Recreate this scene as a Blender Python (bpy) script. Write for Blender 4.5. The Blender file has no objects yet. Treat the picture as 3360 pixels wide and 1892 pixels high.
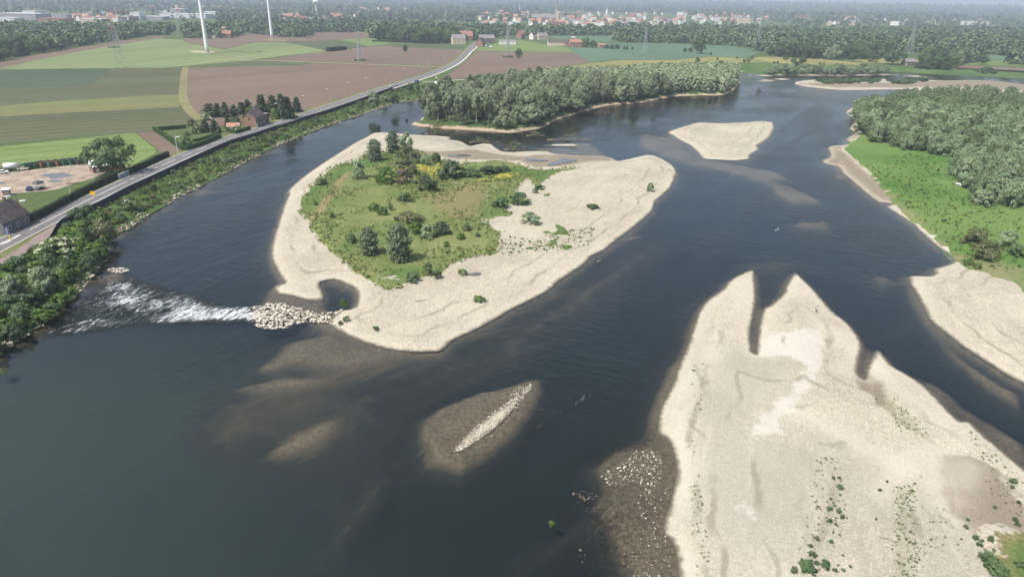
import bpy, math, random, time
import numpy as np
from mathutils import Vector, Matrix
from mathutils.geometry import delaunay_2d_cdt
random.seed(7); RNG = np.random.default_rng(11)
SC = bpy.context.scene; COL = SC.collection
# ------------------------------------------------------------------ camera, sky, sun, exposure
CAM_H = 70.0; FPX = 2240.0; PITCH = math.radians(23.0); ROLL = math.radians(0.95)
cd = bpy.data.cameras.new('camera'); cam = bpy.data.objects.new('camera', cd); COL.objects.link(cam)
CR = Matrix.Rotation(math.pi/2-PITCH, 3, 'X') @ Matrix.Rotation(ROLL, 3, 'Z')
cam.matrix_world = Matrix.Translation((0, 0, CAM_H)) @ CR.to_4x4()
cd.sensor_width = 36; cd.lens = 24.0; cd.clip_start = 1; cd.clip_end = 60000
SC.camera = cam
SUN_EL = math.radians(58); SH_AZ = math.radians(40)
sdir = Vector((math.cos(SH_AZ)*math.cos(SUN_EL), math.sin(SH_AZ)*math.cos(SUN_EL), -math.sin(SUN_EL)))
world = bpy.data.worlds.new('World'); SC.world = world; world.use_nodes = True
wn = world.node_tree; bg = wn.nodes['Background']
sky = wn.nodes.new('ShaderNodeTexSky'); sky.sky_type = 'NISHITA'; sky.sun_disc = False
sky.sun_elevation = SUN_EL; sky.sun_rotation = math.atan2(-sdir.x, -sdir.y); sky.altitude = 60; sky.dust_density = 4.0
wn.links.new(sky.outputs[0], bg.inputs[0]); bg.inputs[1].default_value = 0.15
sl = bpy.data.lights.new('sun', 'SUN'); sun = bpy.data.objects.new('sun', sl); COL.objects.link(sun)
sl.energy = 4.0; sl.angle = math.radians(0.6); sl.color = (1.0, 0.95, 0.86)
sun.rotation_euler = sdir.to_track_quat('-Z', 'Y').to_euler(); sun.location = (-200, -150, 400)
SC.view_settings.view_transform = 'Standard'; SC.view_settings.look = 'None'
SC.view_settings.exposure = 0.28; SC.view_settings.gamma = 1.0; SC.view_settings.use_curve_mapping = False
SC.cycles.use_denoising = True; SC.cycles.max_bounces = 5; SC.cycles.diffuse_bounces = 2; SC.cycles.glossy_bounces = 2
SC.cycles.transmission_bounces = 2; SC.cycles.transparent_max_bounces = 12; SC.cycles.volume_bounces = 0
SC.cycles.caustics_reflective = False; SC.cycles.caustics_refractive = False
# ------------------------------------------------------------------ from photo measurements to ground points
CRn = np.array(CR)
def W(pts, z=0.0):
    a = np.asarray(pts, float).reshape(-1, 2)
    d = np.stack([(a[:, 0]-1680)/FPX, -(a[:, 1]-946)/FPX, -np.ones(len(a))], 1) @ CRn.T
    t = (z-CAM_H)/d[:, 2]
    return np.stack([d[:, 0]*t, d[:, 1]*t], 1)
def P(u, v, z=0.0):
    w = W([(u, v)], z)[0]; return Vector((w[0], w[1], z))
def D(*p): return [(a*1.30435, b*1.30435) for a, b in p]
def T(c, r, *p): return [(840*c+a*0.32609, 473*r+b*0.32609) for a, b in p]
def Z(ox, oy, s, *p): return [(ox+a*s, oy+b*s) for a, b in p]
def depth(x, y, z=0):
    return float(-(np.array([x, y, z-CAM_H]) @ CRn)[2])
def pxm(p): return FPX/depth(p[0], p[1], p[2] if len(p) > 2 else 0)
# ------------------------------------------------------------------ mesh helpers
def mesh_np(name, V, F, mats=(), smooth=False, mi=None, attrs=None):
    me = bpy.data.meshes.new(name); V = np.asarray(V, np.float32); F = np.asarray(F, np.int32)
    n, k = F.shape
    me.vertices.add(len(V)); me.vertices.foreach_set('co', V.ravel())
    me.loops.add(n*k); me.loops.foreach_set('vertex_index', F.ravel())
    me.polygons.add(n); me.polygons.foreach_set('loop_start', np.arange(0, n*k, k, dtype=np.int32))
    if mi is not None: me.polygons.foreach_set('material_index', np.asarray(mi, np.int32))
    me.update(calc_edges=True)
    me.polygons.foreach_set('use_smooth', np.full(n, smooth))
    for m in mats: me.materials.append(m)
    for a, arr in (attrs or {}).items():
        dom = 'POINT' if len(arr) == len(V) else 'FACE'
        me.attributes.new(a, 'FLOAT', dom).data.foreach_set('value', np.asarray(arr, np.float32))
    return me
def link(name, me, parent=None, kind=None, loc=None, rz=None):
    o = bpy.data.objects.new(name, me); COL.objects.link(o)
    if parent: o.parent = parent
    if kind: o['kind'] = kind
    if loc is not None: o.location = loc
    if rz is not None: o.rotation_euler = (0, 0, rz)
    return o
def tag(o, label, cat, group=None):
    o['label'] = label; o['category'] = cat
    if group: o['group'] = group
    return o
def thing(name, loc, label, cat, group=None, rz=0):
    return tag(link(name, None, loc=loc, rz=rz), label, cat, group)
class MB:
    def __init__(s): s.v = []; s.f = []; s.m = []
    def add(s, v, f, m=0):
        b = len(s.v); s.v += [tuple(x) for x in v]; s.f += [tuple(i+b for i in q) for q in f]; s.m += [m]*len(f); return s
    def box(s, c, d, rz=0, m=0, top=1.0, tilt=None):
        x, y, z = d[0]/2, d[1]/2, d[2]/2; R = Matrix.Rotation(rz, 3, 'Z')
        if tilt is not None: R = R @ tilt
        vs = []
        for dz in (-1, 1):
            k = top if dz > 0 else 1
            for a, b in ((-1, -1), (1, -1), (1, 1), (-1, 1)):
                vs.append(Vector(c)+R @ Vector((a*x*k, b*y*k, dz*z)))
        return s.add(vs, [(3, 2, 1, 0), (4, 5, 6, 7), (0, 1, 5, 4), (1, 2, 6, 5), (2, 3, 7, 6), (3, 0, 4, 7)], m)
    def cyl(s, a, b, r0, r1=None, n=8, m=0, cap=True):
        a = Vector(a); b = Vector(b); r1 = r0 if r1 is None else r1; d = (b-a).normalized()
        x = d.orthogonal().normalized(); y = d.cross(x); vs = []
        for p, r in ((a, r0), (b, r1)):
            for i in range(n):
                t = 2*math.pi*i/n; vs.append(p+x*(r*math.cos(t))+y*(r*math.sin(t)))
        f = [(i, (i+1) % n, n+(i+1) % n, n+i) for i in range(n)]
        if cap: f += [tuple(range(n-1, -1, -1)), tuple(range(n, 2*n))]
        return s.add(vs, f, m)
    def lathe(s, prof, n=12, m=0, c=(0, 0, 0)):
        vs = []
        for r, z in prof:
            for i in range(n):
                t = 2*math.pi*i/n; vs.append((c[0]+r*math.cos(t), c[1]+r*math.sin(t), c[2]+z))
        f = []
        for j in range(len(prof)-1):
            for i in range(n): f.append((j*n+i, j*n+(i+1) % n, (j+1)*n+(i+1) % n, (j+1)*n+i))
        f += [tuple(range(n-1, -1, -1)), tuple(range((len(prof)-1)*n, len(prof)*n))]
        return s.add(vs, f, m)
    def mesh(s, name, mats, smooth=False):
        me = bpy.data.meshes.new(name); me.from_pydata(s.v, [], s.f); me.polygons.foreach_set('material_index', s.m)
        for q in (mats if isinstance(mats, (list, tuple)) else [mats]): me.materials.append(q)
        me.polygons.foreach_set('use_smooth', [smooth]*len(s.f)); me.update(); return me
    def obj(s, name, mats, parent=None, kind=None, loc=None, rz=None, smooth=False):
        return link(name, s.mesh(name, mats, smooth), parent, kind, loc, rz)
# ------------------------------------------------------------------ outlines
def vnoise(x, y, seed=0):
    def h(i, j):
        n = (i*374761393+j*668265263+seed*1442695041) & 0xffffffff
        n = ((n ^ (n >> 13))*1274126177) & 0xffffffff
        return ((n ^ (n >> 16)) & 0xffff)/65535.0
    x = np.asarray(x, float); y = np.asarray(y, float)
    i = np.floor(x).astype(np.int64); j = np.floor(y).astype(np.int64); fx = x-i; fy = y-j
    fx = fx*fx*(3-2*fx); fy = fy*fy*(3-2*fy)
    return (h(i, j)*(1-fx)+h(i+1, j)*fx)*(1-fy)+(h(i, j+1)*(1-fx)+h(i+1, j+1)*fx)*fy
def fbm(x, y, seed=0, o=4):
    r = 0; a = .5; t = 0
    for k in range(o): r = r+a*vnoise(x*2**k, y*2**k, seed+k*17); t += a; a *= .5
    return r/t
def dens(pts, closed=True, k=0.010, jit=0.0, seed=1):
    """resample a traced line with a Catmull-Rom spline, step k * distance, with a small ragged jitter"""
    p = np.asarray(pts, float); n = len(p); out = []
    for i in range(n if closed else n-1):
        if closed: a, b, c, d = p[(i-1) % n], p[i], p[(i+1) % n], p[(i+2) % n]
        else: a, b, c, d = p[max(i-1, 0)], p[i], p[i+1], p[min(i+2, n-1)]
        L = np.linalg.norm(c-b); R = max(60., min(np.linalg.norm(b), np.linalg.norm(c)))
        m = int(min(60, max(1, round(L/(k*R)))))
        for q in range(m):
            t = q/m
            m1 = (c-a)*.5; m2 = (d-b)*.5
            l1 = np.linalg.norm(m1); l2 = np.linalg.norm(m2)
            if l1 > L*.8: m1 = m1*(L*.8/l1)
            if l2 > L*.8: m2 = m2*(L*.8/l2)
            h = (2*t**3-3*t**2+1)*b+(t**3-2*t**2+t)*m1+(-2*t**3+3*t**2)*c+(t**3-t**2)*m2
            out.append(h)
    if not closed: out.append(p[-1])
    o = np.array(out)
    if jit:
        s = 1/(6*jit)
        dx = fbm(o[:, 0]*s, o[:, 1]*s, seed, 3)-.5; dy = fbm(o[:, 0]*s+77, o[:, 1]*s+31, seed+5, 3)-.5
        amp = jit*np.clip(np.linalg.norm(o, axis=1)/200, .5, 4)
        o = o+np.stack([dx, dy], 1)*2*amp[:, None]
    return o
def inpoly(pts, poly):
    x, y = pts[:, 0], pts[:, 1]; ins = np.zeros(len(pts), bool); n = len(poly); j = n-1
    for i in range(n):
        xi, yi = poly[i]; xj, yj = poly[j]
        if yi != yj:
            c = ((yi > y) != (yj > y)) & (x < (xj-xi)*(y-yi)/(yj-yi)+xi); ins ^= c
        j = i
    return ins
def dist(pts, line, closed=True):
    a = np.asarray(line, float); b = np.roll(a, -1, 0)
    if not closed: a, b = a[:-1], b[:-1]
    ab = b-a; L2 = (ab**2).sum(1)+1e-9; best = np.full(len(pts), 1e18)
    for s in range(0, len(pts), 20000):
        q = pts[s:s+20000]; bb = np.full(len(q), 1e18)
        for i in range(len(a)):
            w = q-a[i]; t = np.clip((w @ ab[i])/L2[i], 0, 1); e = w-t[:, None]*ab[i]
            np.minimum(bb, (e*e).sum(1), out=bb)
        best[s:s+20000] = bb
    return np.sqrt(best)
def sdist(pts, poly):
    d = dist(pts, poly); return np.where(inpoly(pts, poly), d, -d)
def soft(pts, poly, w):
    t = np.clip(sdist(pts, poly)/w*.5+.5, 0, 1); return t*t*(3-2*t)
def polar_pts(poly, k, rk=1.8, jitter=.3):
    r = np.linalg.norm(poly, axis=1); th = np.arctan2(poly[:, 0], poly[:, 1]); r0 = max(20, r.min()*.7); r1 = r.max()*1.02
    if inpoly(np.zeros((1, 2)), poly)[0]: r0 = 20
    th0, th1 = th.min(), th.max(); nr = int(math.log(r1/r0)/math.log(1+k*rk))+1; nt = int((th1-th0)/k)+1
    R, A = np.meshgrid(r0*(1+k*rk)**np.arange(nr), th0+k*np.arange(nt), indexing='ij')
    A = A+(np.arange(nr) % 2)[:, None]*k*.5
    R = R*(1+k*jitter*(RNG.random(R.shape)-.5)); A = A+k*jitter*(RNG.random(A.shape)-.5)
    q = np.stack([R*np.sin(A), R*np.cos(A)], -1).reshape(-1, 2)
    q = q[(q[:, 0] > poly[:, 0].min()) & (q[:, 0] < poly[:, 0].max()) & (q[:, 1] > poly[:, 1].min()) & (q[:, 1] < poly[:, 1].max())]
    q = q[inpoly(q, poly)]
    if len(q):
        d = dist(q, poly); q = q[d > .45*k*np.linalg.norm(q, axis=1)]
    return q
def sheet(name, outline, zf, mat, k=0.02, attrs=None, kind='structure', smooth=True, extra=None):
    """a ground sheet: constrained triangulation of an outline with inner points, z from zf(points, distance to the edge)"""
    o = np.asarray(outline, float)
    q = polar_pts(o, k) if k else np.zeros((0, 2))
    allp = np.vstack([o, q]); c0 = allp.mean(0)
    n = len(o)
    r = delaunay_2d_cdt([Vector(p-c0) for p in allp], [], [list(range(n))], 1, 1e-4)
    V = np.array([tuple(v) for v in r[0]])+c0; F = np.array([f for f in r[2] if len(f) == 3], int)
    d = dist(V, o)
    z = zf(V, d) if callable(zf) else np.full(len(V), float(zf))
    at = {a: fn(V) for a, fn in (attrs or {}).items()}
    e = (V[F[:, 1]]-V[F[:, 0]]); g = (V[F[:, 2]]-V[F[:, 0]]); flip = (e[:, 0]*g[:, 1]-e[:, 1]*g[:, 0]) < 0
    F[flip] = F[flip][:, ::-1]
    me = mesh_np(name, np.column_stack([V, z]), F, [mat], smooth, attrs=at)
    return link(name, me, kind=kind)
def strip(name, left, right, z, mat, kind='structure', parent=None, n=None):
    """a flat band between two traced lines"""
    def rs(l, n):
        l = np.asarray(l, float); s = np.r_[0, np.cumsum(np.linalg.norm(np.diff(l, axis=0), axis=1))]; t = np.linspace(0, s[-1], n)
        return np.stack([np.interp(t, s, l[:, 0]), np.interp(t, s, l[:, 1])], 1)
    n = n or max(len(left), len(right), 40)
    a = rs(left, n); b = rs(right, n)
    zz = z if np.isscalar(z) else z
    V = np.vstack([np.column_stack([a, np.full(n, zz)]), np.column_stack([b, np.full(n, zz)])])
    F = np.array([(i, i+1, n+i+1, n+i) for i in range(n-1)])
    e = V[F[0, 1]]-V[F[0, 0]]; g = V[F[0, 3]]-V[F[0, 0]]
    if e[0]*g[1]-e[1]*g[0] < 0: F = F[:, ::-1]
    return link(name, mesh_np(name, V, F, [mat]), parent, kind)
def ribbon(name, line, w, z, mat, kind='structure', parent=None):
    l = np.asarray(line, float); t = np.gradient(l, axis=0); t /= np.linalg.norm(t, axis=1)[:, None]; nrm = np.stack([-t[:, 1], t[:, 0]], 1)
    return strip(name, l+nrm*w/2, l-nrm*w/2, z, mat, kind, parent, n=len(l))
# ------------------------------------------------------------------ materials
def newmat(name):
    m = bpy.data.materials.new(name); m.use_nodes = True; nt = m.node_tree; nt.nodes.clear(); return m, nt
class N:
    def __init__(s, nt): s.nt = nt
    def n(s, t, **kw):
        x = s.nt.nodes.new('ShaderNode'+t)
        for k, v in kw.items(): setattr(x, k, v)
        return x
    def l(s, a, b): s.nt.links.new(a, b)
    def val(s, sock, v):
        if hasattr(v, 'is_linked') or hasattr(v, 'links'): s.l(v, sock)
        else: sock.default_value = v if not (isinstance(v, tuple) and len(v) == 3 and sock.type == 'RGBA') else (*v, 1)
    def coord(s): return s.n('TexCoord').outputs['Object']
    def pos(s): return s.n('NewGeometry').outputs['Position']
    def noise(s, scale, detail=3, rough=.55, vec=None, dist=0):
        x = s.n('TexNoise'); x.inputs['Scale'].default_value = scale; x.inputs['Detail'].default_value = detail
        x.inputs['Roughness'].default_value = rough; x.inputs['Distortion'].default_value = dist
        s.l(vec if vec is not None else s.pos(), x.inputs['Vector']); return x.outputs['Fac']
    def vor(s, scale, vec=None, feat='F1', out='Distance'):
        x = s.n('TexVoronoi', feature=feat); x.inputs['Scale'].default_value = scale
        s.l(vec if vec is not None else s.pos(), x.inputs['Vector']); return x.outputs[out]
    def mapr(s, v, a, b, c=0., d=1.):
        x = s.n('MapRange'); x.interpolation_type = 'SMOOTHSTEP'; s.l(v, x.inputs[0])
        for i, q in enumerate((a, b, c, d)): x.inputs[i+1].default_value = q
        return x.outputs[0]
    def math(s, op, a, b=0., c=0.):
        x = s.n('Math', operation=op); s.val(x.inputs[0], a); s.val(x.inputs[1], b); s.val(x.inputs[2], c); return x.outputs[0]
    def mix(s, f, a, b, mode='MIX'):
        x = s.n('Mix', data_type='RGBA', blend_type=mode); s.val(x.inputs[0], f); s.val(x.inputs[6], a); s.val(x.inputs[7], b); return x.outputs[2]
    def attr(s, name): return s.n('Attribute', attribute_name=name).outputs['Fac']
    def rand(s): return s.n('ObjectInfo').outputs['Random']
    def ramp(s, f, stops):
        x = s.n('ValToRGB'); s.l(f, x.inputs[0]); e = x.color_ramp.elements
        while len(e) < len(stops): e.new(.5)
        for q, (p, c) in zip(e, stops): q.position = p; q.color = (*c, 1)
        return x.outputs[0]
    def mapping(s, vec, scale=(1, 1, 1), rz=0):
        x = s.n('Mapping'); s.l(vec, x.inputs[0]); x.inputs['Rotation'].default_value = (0, 0, rz); x.inputs['Scale'].default_value = scale
        return x.outputs[0]
    def aniso(s, ang, sx, sy):
        return s.mapping(s.mapping(s.pos(), (1, 1, 1), -ang), (sx, sy, 1))
    def bump(s, h, strength=.5, dist=.1):
        x = s.n('Bump'); s.l(h, x.inputs['Height']); x.inputs['Strength'].default_value = strength; x.inputs['Distance'].default_value = dist
        return x.outputs[0]
    def out(s, col, rough=.9, bump=None, spec=.25, metal=0., trans=None):
        b = s.n('BsdfPrincipled'); s.val(b.inputs['Base Color'], col); s.val(b.inputs['Roughness'], rough)
        b.inputs['Specular IOR Level'].default_value = spec; b.inputs['Metallic'].default_value = metal
        if bump is not None: s.l(bump, b.inputs['Normal'])
        o = s.n('OutputMaterial'); s.l(b.outputs[0], o.inputs[0]); return b
def plain(name, c, rough=.8, var=.12, scale=2., spec=.3, metal=0.):
    m, nt = newmat(name); k = N(nt)
    f = k.noise(scale, 4, .6)
    a = tuple(x*(1-var) for x in c); b = tuple(min(1, x*(1+var)) for x in c)
    k.out(k.mix(k.mapr(f, .3, .7), a, b), rough, None, spec, metal); return m
def foliage(name, dark, light, alt=None, tr=.34):
    m, nt = newmat(name); k = N(nt)
    f = k.noise(.55, 2, .6); r = k.rand(); v = k.attr('v')
    t = k.math('ADD', k.math('MULTIPLY', v, .45), k.math('ADD', k.math('MULTIPLY', f, .35), k.math('MULTIPLY', r, .3)))
    c = k.mix(k.mapr(t, .3, .95), dark, light)
    if alt: c = k.mix(k.mapr(k.math('FRACT', k.math('MULTIPLY', r, 7.31)), .45, 1., 0, .85), c, alt)
    d = k.n('BsdfDiffuse'); k.l(c, d.inputs[0]); tl = k.n('BsdfTranslucent'); k.l(k.mix(.5, c, (.22, .30, .06)), tl.inputs[0])
    g = k.n('BsdfGlossy'); g.inputs['Roughness'].default_value = .5; g.inputs[0].default_value = (.6, .65, .6, 1)
    mx = k.n('MixShader'); mx.inputs[0].default_value = tr; k.l(d.outputs[0], mx.inputs[1]); k.l(tl.outputs[0], mx.inputs[2])
    m2 = k.n('MixShader'); m2.inputs[0].default_value = .04; k.l(mx.outputs[0], m2.inputs[1]); k.l(g.outputs[0], m2.inputs[2])
    o = k.n('OutputMaterial'); k.l(m2.outputs[0], o.inputs[0]); return m
def crop(name, c1, c2, period=0, ang=0., line=(.1, .1, .06), lw=.08, fine=0., big=.02, extra=None):
    m, nt = newmat(name); k = N(nt); p = k.pos()
    q = k.mapping(p, (1, 1, 1), -ang); qs = k.mapping(q, (.12, 1, 1))
    f = k.math('ADD', k.math('MULTIPLY', k.noise(big, 4, .6, qs), .7), k.math('MULTIPLY', k.noise(.35, 3, .7), .3))
    c = k.mix(k.mapr(f, .36, .64), tuple(x*.9 for x in c1), tuple(x*1.06 for x in c2))
    c = k.mix(k.mapr(k.noise(.05, 4, .7), .52, .72, 0, .4), c, tuple(x*.72 for x in c1))
    c = k.mix(k.mapr(k.noise(1.6, 2, .7), .35, .7, 0, .35), c, tuple(x*.55 for x in c1))
    sx = k.n('SeparateXYZ'); k.l(q, sx.inputs[0]); y = sx.outputs['Y']
    wob = k.math('ADD', y, k.math('MULTIPLY', k.noise(.02, 1, .5), 3.))
    if fine:
        w = k.math('PINGPONG', wob, fine*.5); c = k.mix(k.math('MULTIPLY', k.mapr(w, fine*.12, fine*.3), .35), c, line)
    if period:
        w = k.math('PINGPONG', wob, period*.5); c = k.mix(k.math('MULTIPLY', k.math('SUBTRACT', 1., k.mapr(w, lw, lw*2.2)), .5), c, line)
    if extra: c = k.mix(k.mapr(k.noise(.012, 3, .6, qs), .5, .68, 0, .8), c, extra)
    k.out(c, .95, k.bump(k.noise(1.2, 3, .7), .5, .25), .1); return m
def stone_mat(name, c, rough=.9, var=.2, scale=3.):
    m, nt = newmat(name); k = N(nt); p = k.pos(); z = k.n('SeparateXYZ'); k.l(p, z.inputs[0])
    col = k.mix(k.mapr(k.noise(1.3, 2, .5), .3, .7), tuple(x*.62 for x in c), c); col = k.mix(k.mapr(k.noise(5., 3, .7), .5, .75, 0, .5), col, tuple(x*.5 for x in c))
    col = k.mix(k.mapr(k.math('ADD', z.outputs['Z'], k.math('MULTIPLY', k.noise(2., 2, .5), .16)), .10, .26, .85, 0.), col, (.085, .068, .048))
    k.out(col, rough, k.bump(k.noise(6., 3, .7), .6, .06), .2); return m
FLOW_ANG = (lambda q: math.atan2(q[1][1]-q[0][1], q[1][0]-q[0][0]))(W([(391, 995), (521, 940)]))
M = {}
def build_materials():
    # dry and wet river gravel, light limestone cobbles
    m, nt = newmat('river_gravel'); k = N(nt); p = k.pos()
    big = k.noise(.045, 4, .6); mid = k.noise(.6, 4, .65); fine = k.noise(4.5, 3, .7); st = k.vor(5.2, out='Color')
    sxyz = k.n('SeparateColor'); k.l(st, sxyz.inputs[0])
    c = k.mix(k.mapr(big, .3, .7), (.335, .305, .225), (.455, .42, .32))
    c = k.mix(k.mapr(mid, .35, .7), k.mix(.24, c, (.23, .21, .17)), c)
    c = k.mix(k.mapr(fine, .48, .70, 0, .62), c, (.135, .122, .092)); c = k.mix(k.mapr(k.noise(3.2, 2, .7), .56, .75, 0, .42), c, (.17, .155, .12)); c = k.mix(k.mapr(k.noise(5., 2, .7), .60, .75, 0, .45), c, (.66, .62, .54))
    c = k.mix(k.math('MULTIPLY', k.mapr(sxyz.outputs[0], .55, 1.), .45), c, (.72, .67, .58))
    c = k.mix(k.math('MULTIPLY', k.mapr(sxyz.outputs[1], .80, 1.), .55), c, (.14, .125, .10))
    c = k.mix(k.math('MULTIPLY', k.attr('grey'), .75), c, k.mix(k.mapr(fine, .35, .65), (.235, .223, .185), (.375, .358, .305)))
    c = k.mix(k.math('MULTIPLY', k.mapr(k.math('ADD', k.attr('moss'), k.math('MULTIPLY', k.math('SUBTRACT', k.noise(.8, 4, .7), .5), 1.6)), .45, .95), .5), c, (.20, .22, .11))
    c = k.mix(k.math('MULTIPLY', k.mapr(k.math('ADD', k.attr('sand'), k.math('MULTIPLY', k.math('SUBTRACT', k.noise(.5, 5, .75), .5), 1.9)), .45, .75), .8), c, k.mix(k.noise(.8, 4, .7), (.40, .38, .335), (.56, .54, .49)))
    c = k.mix(k.math('MULTIPLY', k.mapr(k.math('ADD', k.math('MULTIPLY', k.attr('mud'), 1.2), k.math('MULTIPLY', k.math('SUBTRACT', k.noise(.5, 4, .7), .5), .9)), .35, .75), .88), c, k.mix(k.mapr(fine, .4, .7), (.155, .125, .088), (.27, .225, .163)))
    z = k.n('SeparateXYZ'); k.l(p, z.inputs[0])
    wz = k.math('ADD', z.outputs['Z'], k.math('MULTIPLY', k.math('SUBTRACT', mid, .5), .22))
    strk = k.noise(.22, 4, .65, k.aniso(math.radians(68), .22, 1.), .8)
    c = k.mix(k.mapr(strk, .52, .72, 0, .30), c, (.25, .225, .18)); c = k.mix(k.mapr(strk, .46, .30, 0, .18), c, (.54, .51, .41))
    ed = k.math('ADD', k.attr('ed'), k.math('MULTIPLY', k.math('SUBTRACT', k.noise(.12, 3, .6), .5), 5.))
    band = k.math('PINGPONG', ed, 3.1); brk = k.mapr(k.noise(.09, 3, .6), .42, .6)
    c = k.mix(k.math('MULTIPLY', k.math('MULTIPLY', k.mapr(band, .25, .75, 1, 0), k.mapr(k.attr('ed'), 10., 20., .55, .12)), brk), c, (.17, .155, .105))
    c = k.mix(k.math('MULTIPLY', k.mapr(k.attr('ed'), .8, 4.5, .5, 0), .8), c, (.47, .44, .355))
    c = k.mix(k.math('MULTIPLY', k.attr('pale'), .4), c, (.52, .49, .40))
    c = k.mix(k.math('MULTIPLY', k.mapr(k.math('ADD', k.attr('line'), k.math('MULTIPLY', k.math('SUBTRACT', k.noise(.9, 3, .7), .5), 1.2)), .55, 1.0), .5), c, (.17, .165, .105))
    c = k.mix(k.mapr(wz, .0, .13, .82, 0.), c, (.10, .078, .055))
    h = k.math('ADD', k.math('MULTIPLY', fine, .5), k.math('MULTIPLY', mid, .8))
    k.out(c, .92, k.bump(h, .5, .22), .2); M['gravel'] = m
    # river bed under the water: gravel, silt and weed, colour darkened by depth for light the water absorbs
    m, nt = newmat('river_bed'); k = N(nt); p = k.pos(); z = k.n('SeparateXYZ'); k.l(p, z.inputs[0])
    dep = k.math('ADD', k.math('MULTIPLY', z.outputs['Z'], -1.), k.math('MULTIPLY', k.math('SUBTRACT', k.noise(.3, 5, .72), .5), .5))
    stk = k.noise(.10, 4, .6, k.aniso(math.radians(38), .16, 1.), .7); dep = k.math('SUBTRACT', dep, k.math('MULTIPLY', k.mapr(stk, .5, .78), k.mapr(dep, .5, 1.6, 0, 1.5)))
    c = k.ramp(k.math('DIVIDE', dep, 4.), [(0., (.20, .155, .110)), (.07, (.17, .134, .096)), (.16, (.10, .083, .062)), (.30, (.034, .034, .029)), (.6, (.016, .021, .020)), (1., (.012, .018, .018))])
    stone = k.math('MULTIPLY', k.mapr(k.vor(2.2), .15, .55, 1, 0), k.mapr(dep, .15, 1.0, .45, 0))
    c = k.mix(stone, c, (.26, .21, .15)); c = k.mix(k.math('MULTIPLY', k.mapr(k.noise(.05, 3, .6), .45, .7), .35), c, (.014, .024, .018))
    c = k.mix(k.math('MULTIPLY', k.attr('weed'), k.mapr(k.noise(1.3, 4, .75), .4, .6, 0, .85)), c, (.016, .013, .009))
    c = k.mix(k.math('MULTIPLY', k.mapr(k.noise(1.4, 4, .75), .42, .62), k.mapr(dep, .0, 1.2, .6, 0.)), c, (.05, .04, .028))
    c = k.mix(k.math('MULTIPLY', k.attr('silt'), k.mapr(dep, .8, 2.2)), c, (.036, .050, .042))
    k.out(c, 1., k.bump(k.noise(1.5, 3, .7), .4, .3), 0.); M['bed'] = m
    # water surface
    m, nt = newmat('river_water'); k = N(nt); p = k.pos()
    q = k.aniso(math.radians(-20), .5, 1.3); fl = k.aniso(math.radians(62), .22, 1.)
    gust = k.mapr(k.math('ADD', k.math('MULTIPLY', k.noise(.011, 3, .6), .6), k.math('MULTIPLY', k.noise(.06, 3, .6, fl, .6), .4)), .40, .62)
    h = k.math('ADD', k.math('MULTIPLY', k.noise(.35, 3, .6, q, .3), 1.), k.math('MULTIPLY', k.noise(1.1, 3, .65, q), .45))
    h = k.math('MULTIPLY', h, k.math('ADD', .03, gust))
    b = k.n('Bump'); k.l(h, b.inputs['Height']); b.inputs['Strength'].default_value = .55; b.inputs['Distance'].default_value = .42
    fr = k.n('Fresnel'); fr.inputs['IOR'].default_value = 1.45; k.l(b.outputs[0], fr.inputs['Normal'])
    tr = k.n('BsdfTransparent'); tr.inputs[0].default_value = (.86, .90, .88, 1)
    gl = k.n('BsdfGlossy'); gl.inputs['Roughness'].default_value = .06; k.l(b.outputs[0], gl.inputs['Normal'])
    mx = k.n('MixShader'); k.l(fr.outputs[0], mx.inputs[0]); k.l(tr.outputs[0], mx.inputs[1]); k.l(gl.outputs[0], mx.inputs[2])
    o = k.n('OutputMaterial'); k.l(mx.outputs[0], o.inputs[0]); M['water'] = m
    # broken water over the weir
    m, nt = newmat('white_water'); k = N(nt); p = k.pos()
    q = k.aniso(FLOW_ANG, .34, 1.5); n1 = k.noise(1.0, 5, .72, q, .8); n2 = k.noise(.13, 2, .5)
    cov = k.math('ADD', k.math('MULTIPLY', k.attr('foam'), .42), k.math('MULTIPLY', k.math('SUBTRACT', n2, .5), .25))
    f = k.math('MULTIPLY', k.math('MULTIPLY', k.mapr(k.math('ADD', n1, cov), .755, .985), k.mapr(k.noise(3.2, 3, .7, q), .32, .58)), k.mapr(k.attr('foam'), .02, .2))
    d = k.n('BsdfDiffuse'); d.inputs[0].default_value = (.72, .75, .76, 1); tr = k.n('BsdfTransparent'); tr.inputs[0].default_value = (1, 1, 1, 1)
    fr = k.n('Fresnel'); fr.inputs['IOR'].default_value = 1.2; b = k.bump(k.noise(1.1, 4, .7, q), .8, .35); k.l(b, fr.inputs['Normal'])
    gl = k.n('BsdfGlossy'); gl.inputs['Roughness'].default_value = .1; k.l(b, gl.inputs['Normal'])
    m1 = k.n('MixShader'); k.l(k.math('MULTIPLY', fr.outputs[0], k.mapr(k.attr('foam'), .05, .5)), m1.inputs[0]); k.l(tr.outputs[0], m1.inputs[1]); k.l(gl.outputs[0], m1.inputs[2])
    m2 = k.n('MixShader'); k.l(f, m2.inputs[0]); k.l(m1.outputs[0], m2.inputs[1]); k.l(d.outputs[0], m2.inputs[2])
    o = k.n('OutputMaterial'); k.l(m2.outputs[0], o.inputs[0]); M['foam'] = m
    # rough island meadow
    m, nt = newmat('island_meadow'); k = N(nt)
    big = k.noise(.035, 4, .62); mid = k.noise(.28, 4, .68); fine = k.noise(1.7, 3, .75)
    c = k.mix(k.mapr(big, .35, .65), (.120, .168, .054), (.195, .215, .086))
    c = k.mix(k.mapr(mid, .45, .72, 0, .6), c, (.25, .27, .11))
    c = k.mix(k.math('MULTIPLY', k.mapr(k.math('ADD', k.attr('dry'), k.math('SUBTRACT', mid, .5)), .3, .8), .7), c, (.24, .19, .10))
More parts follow.
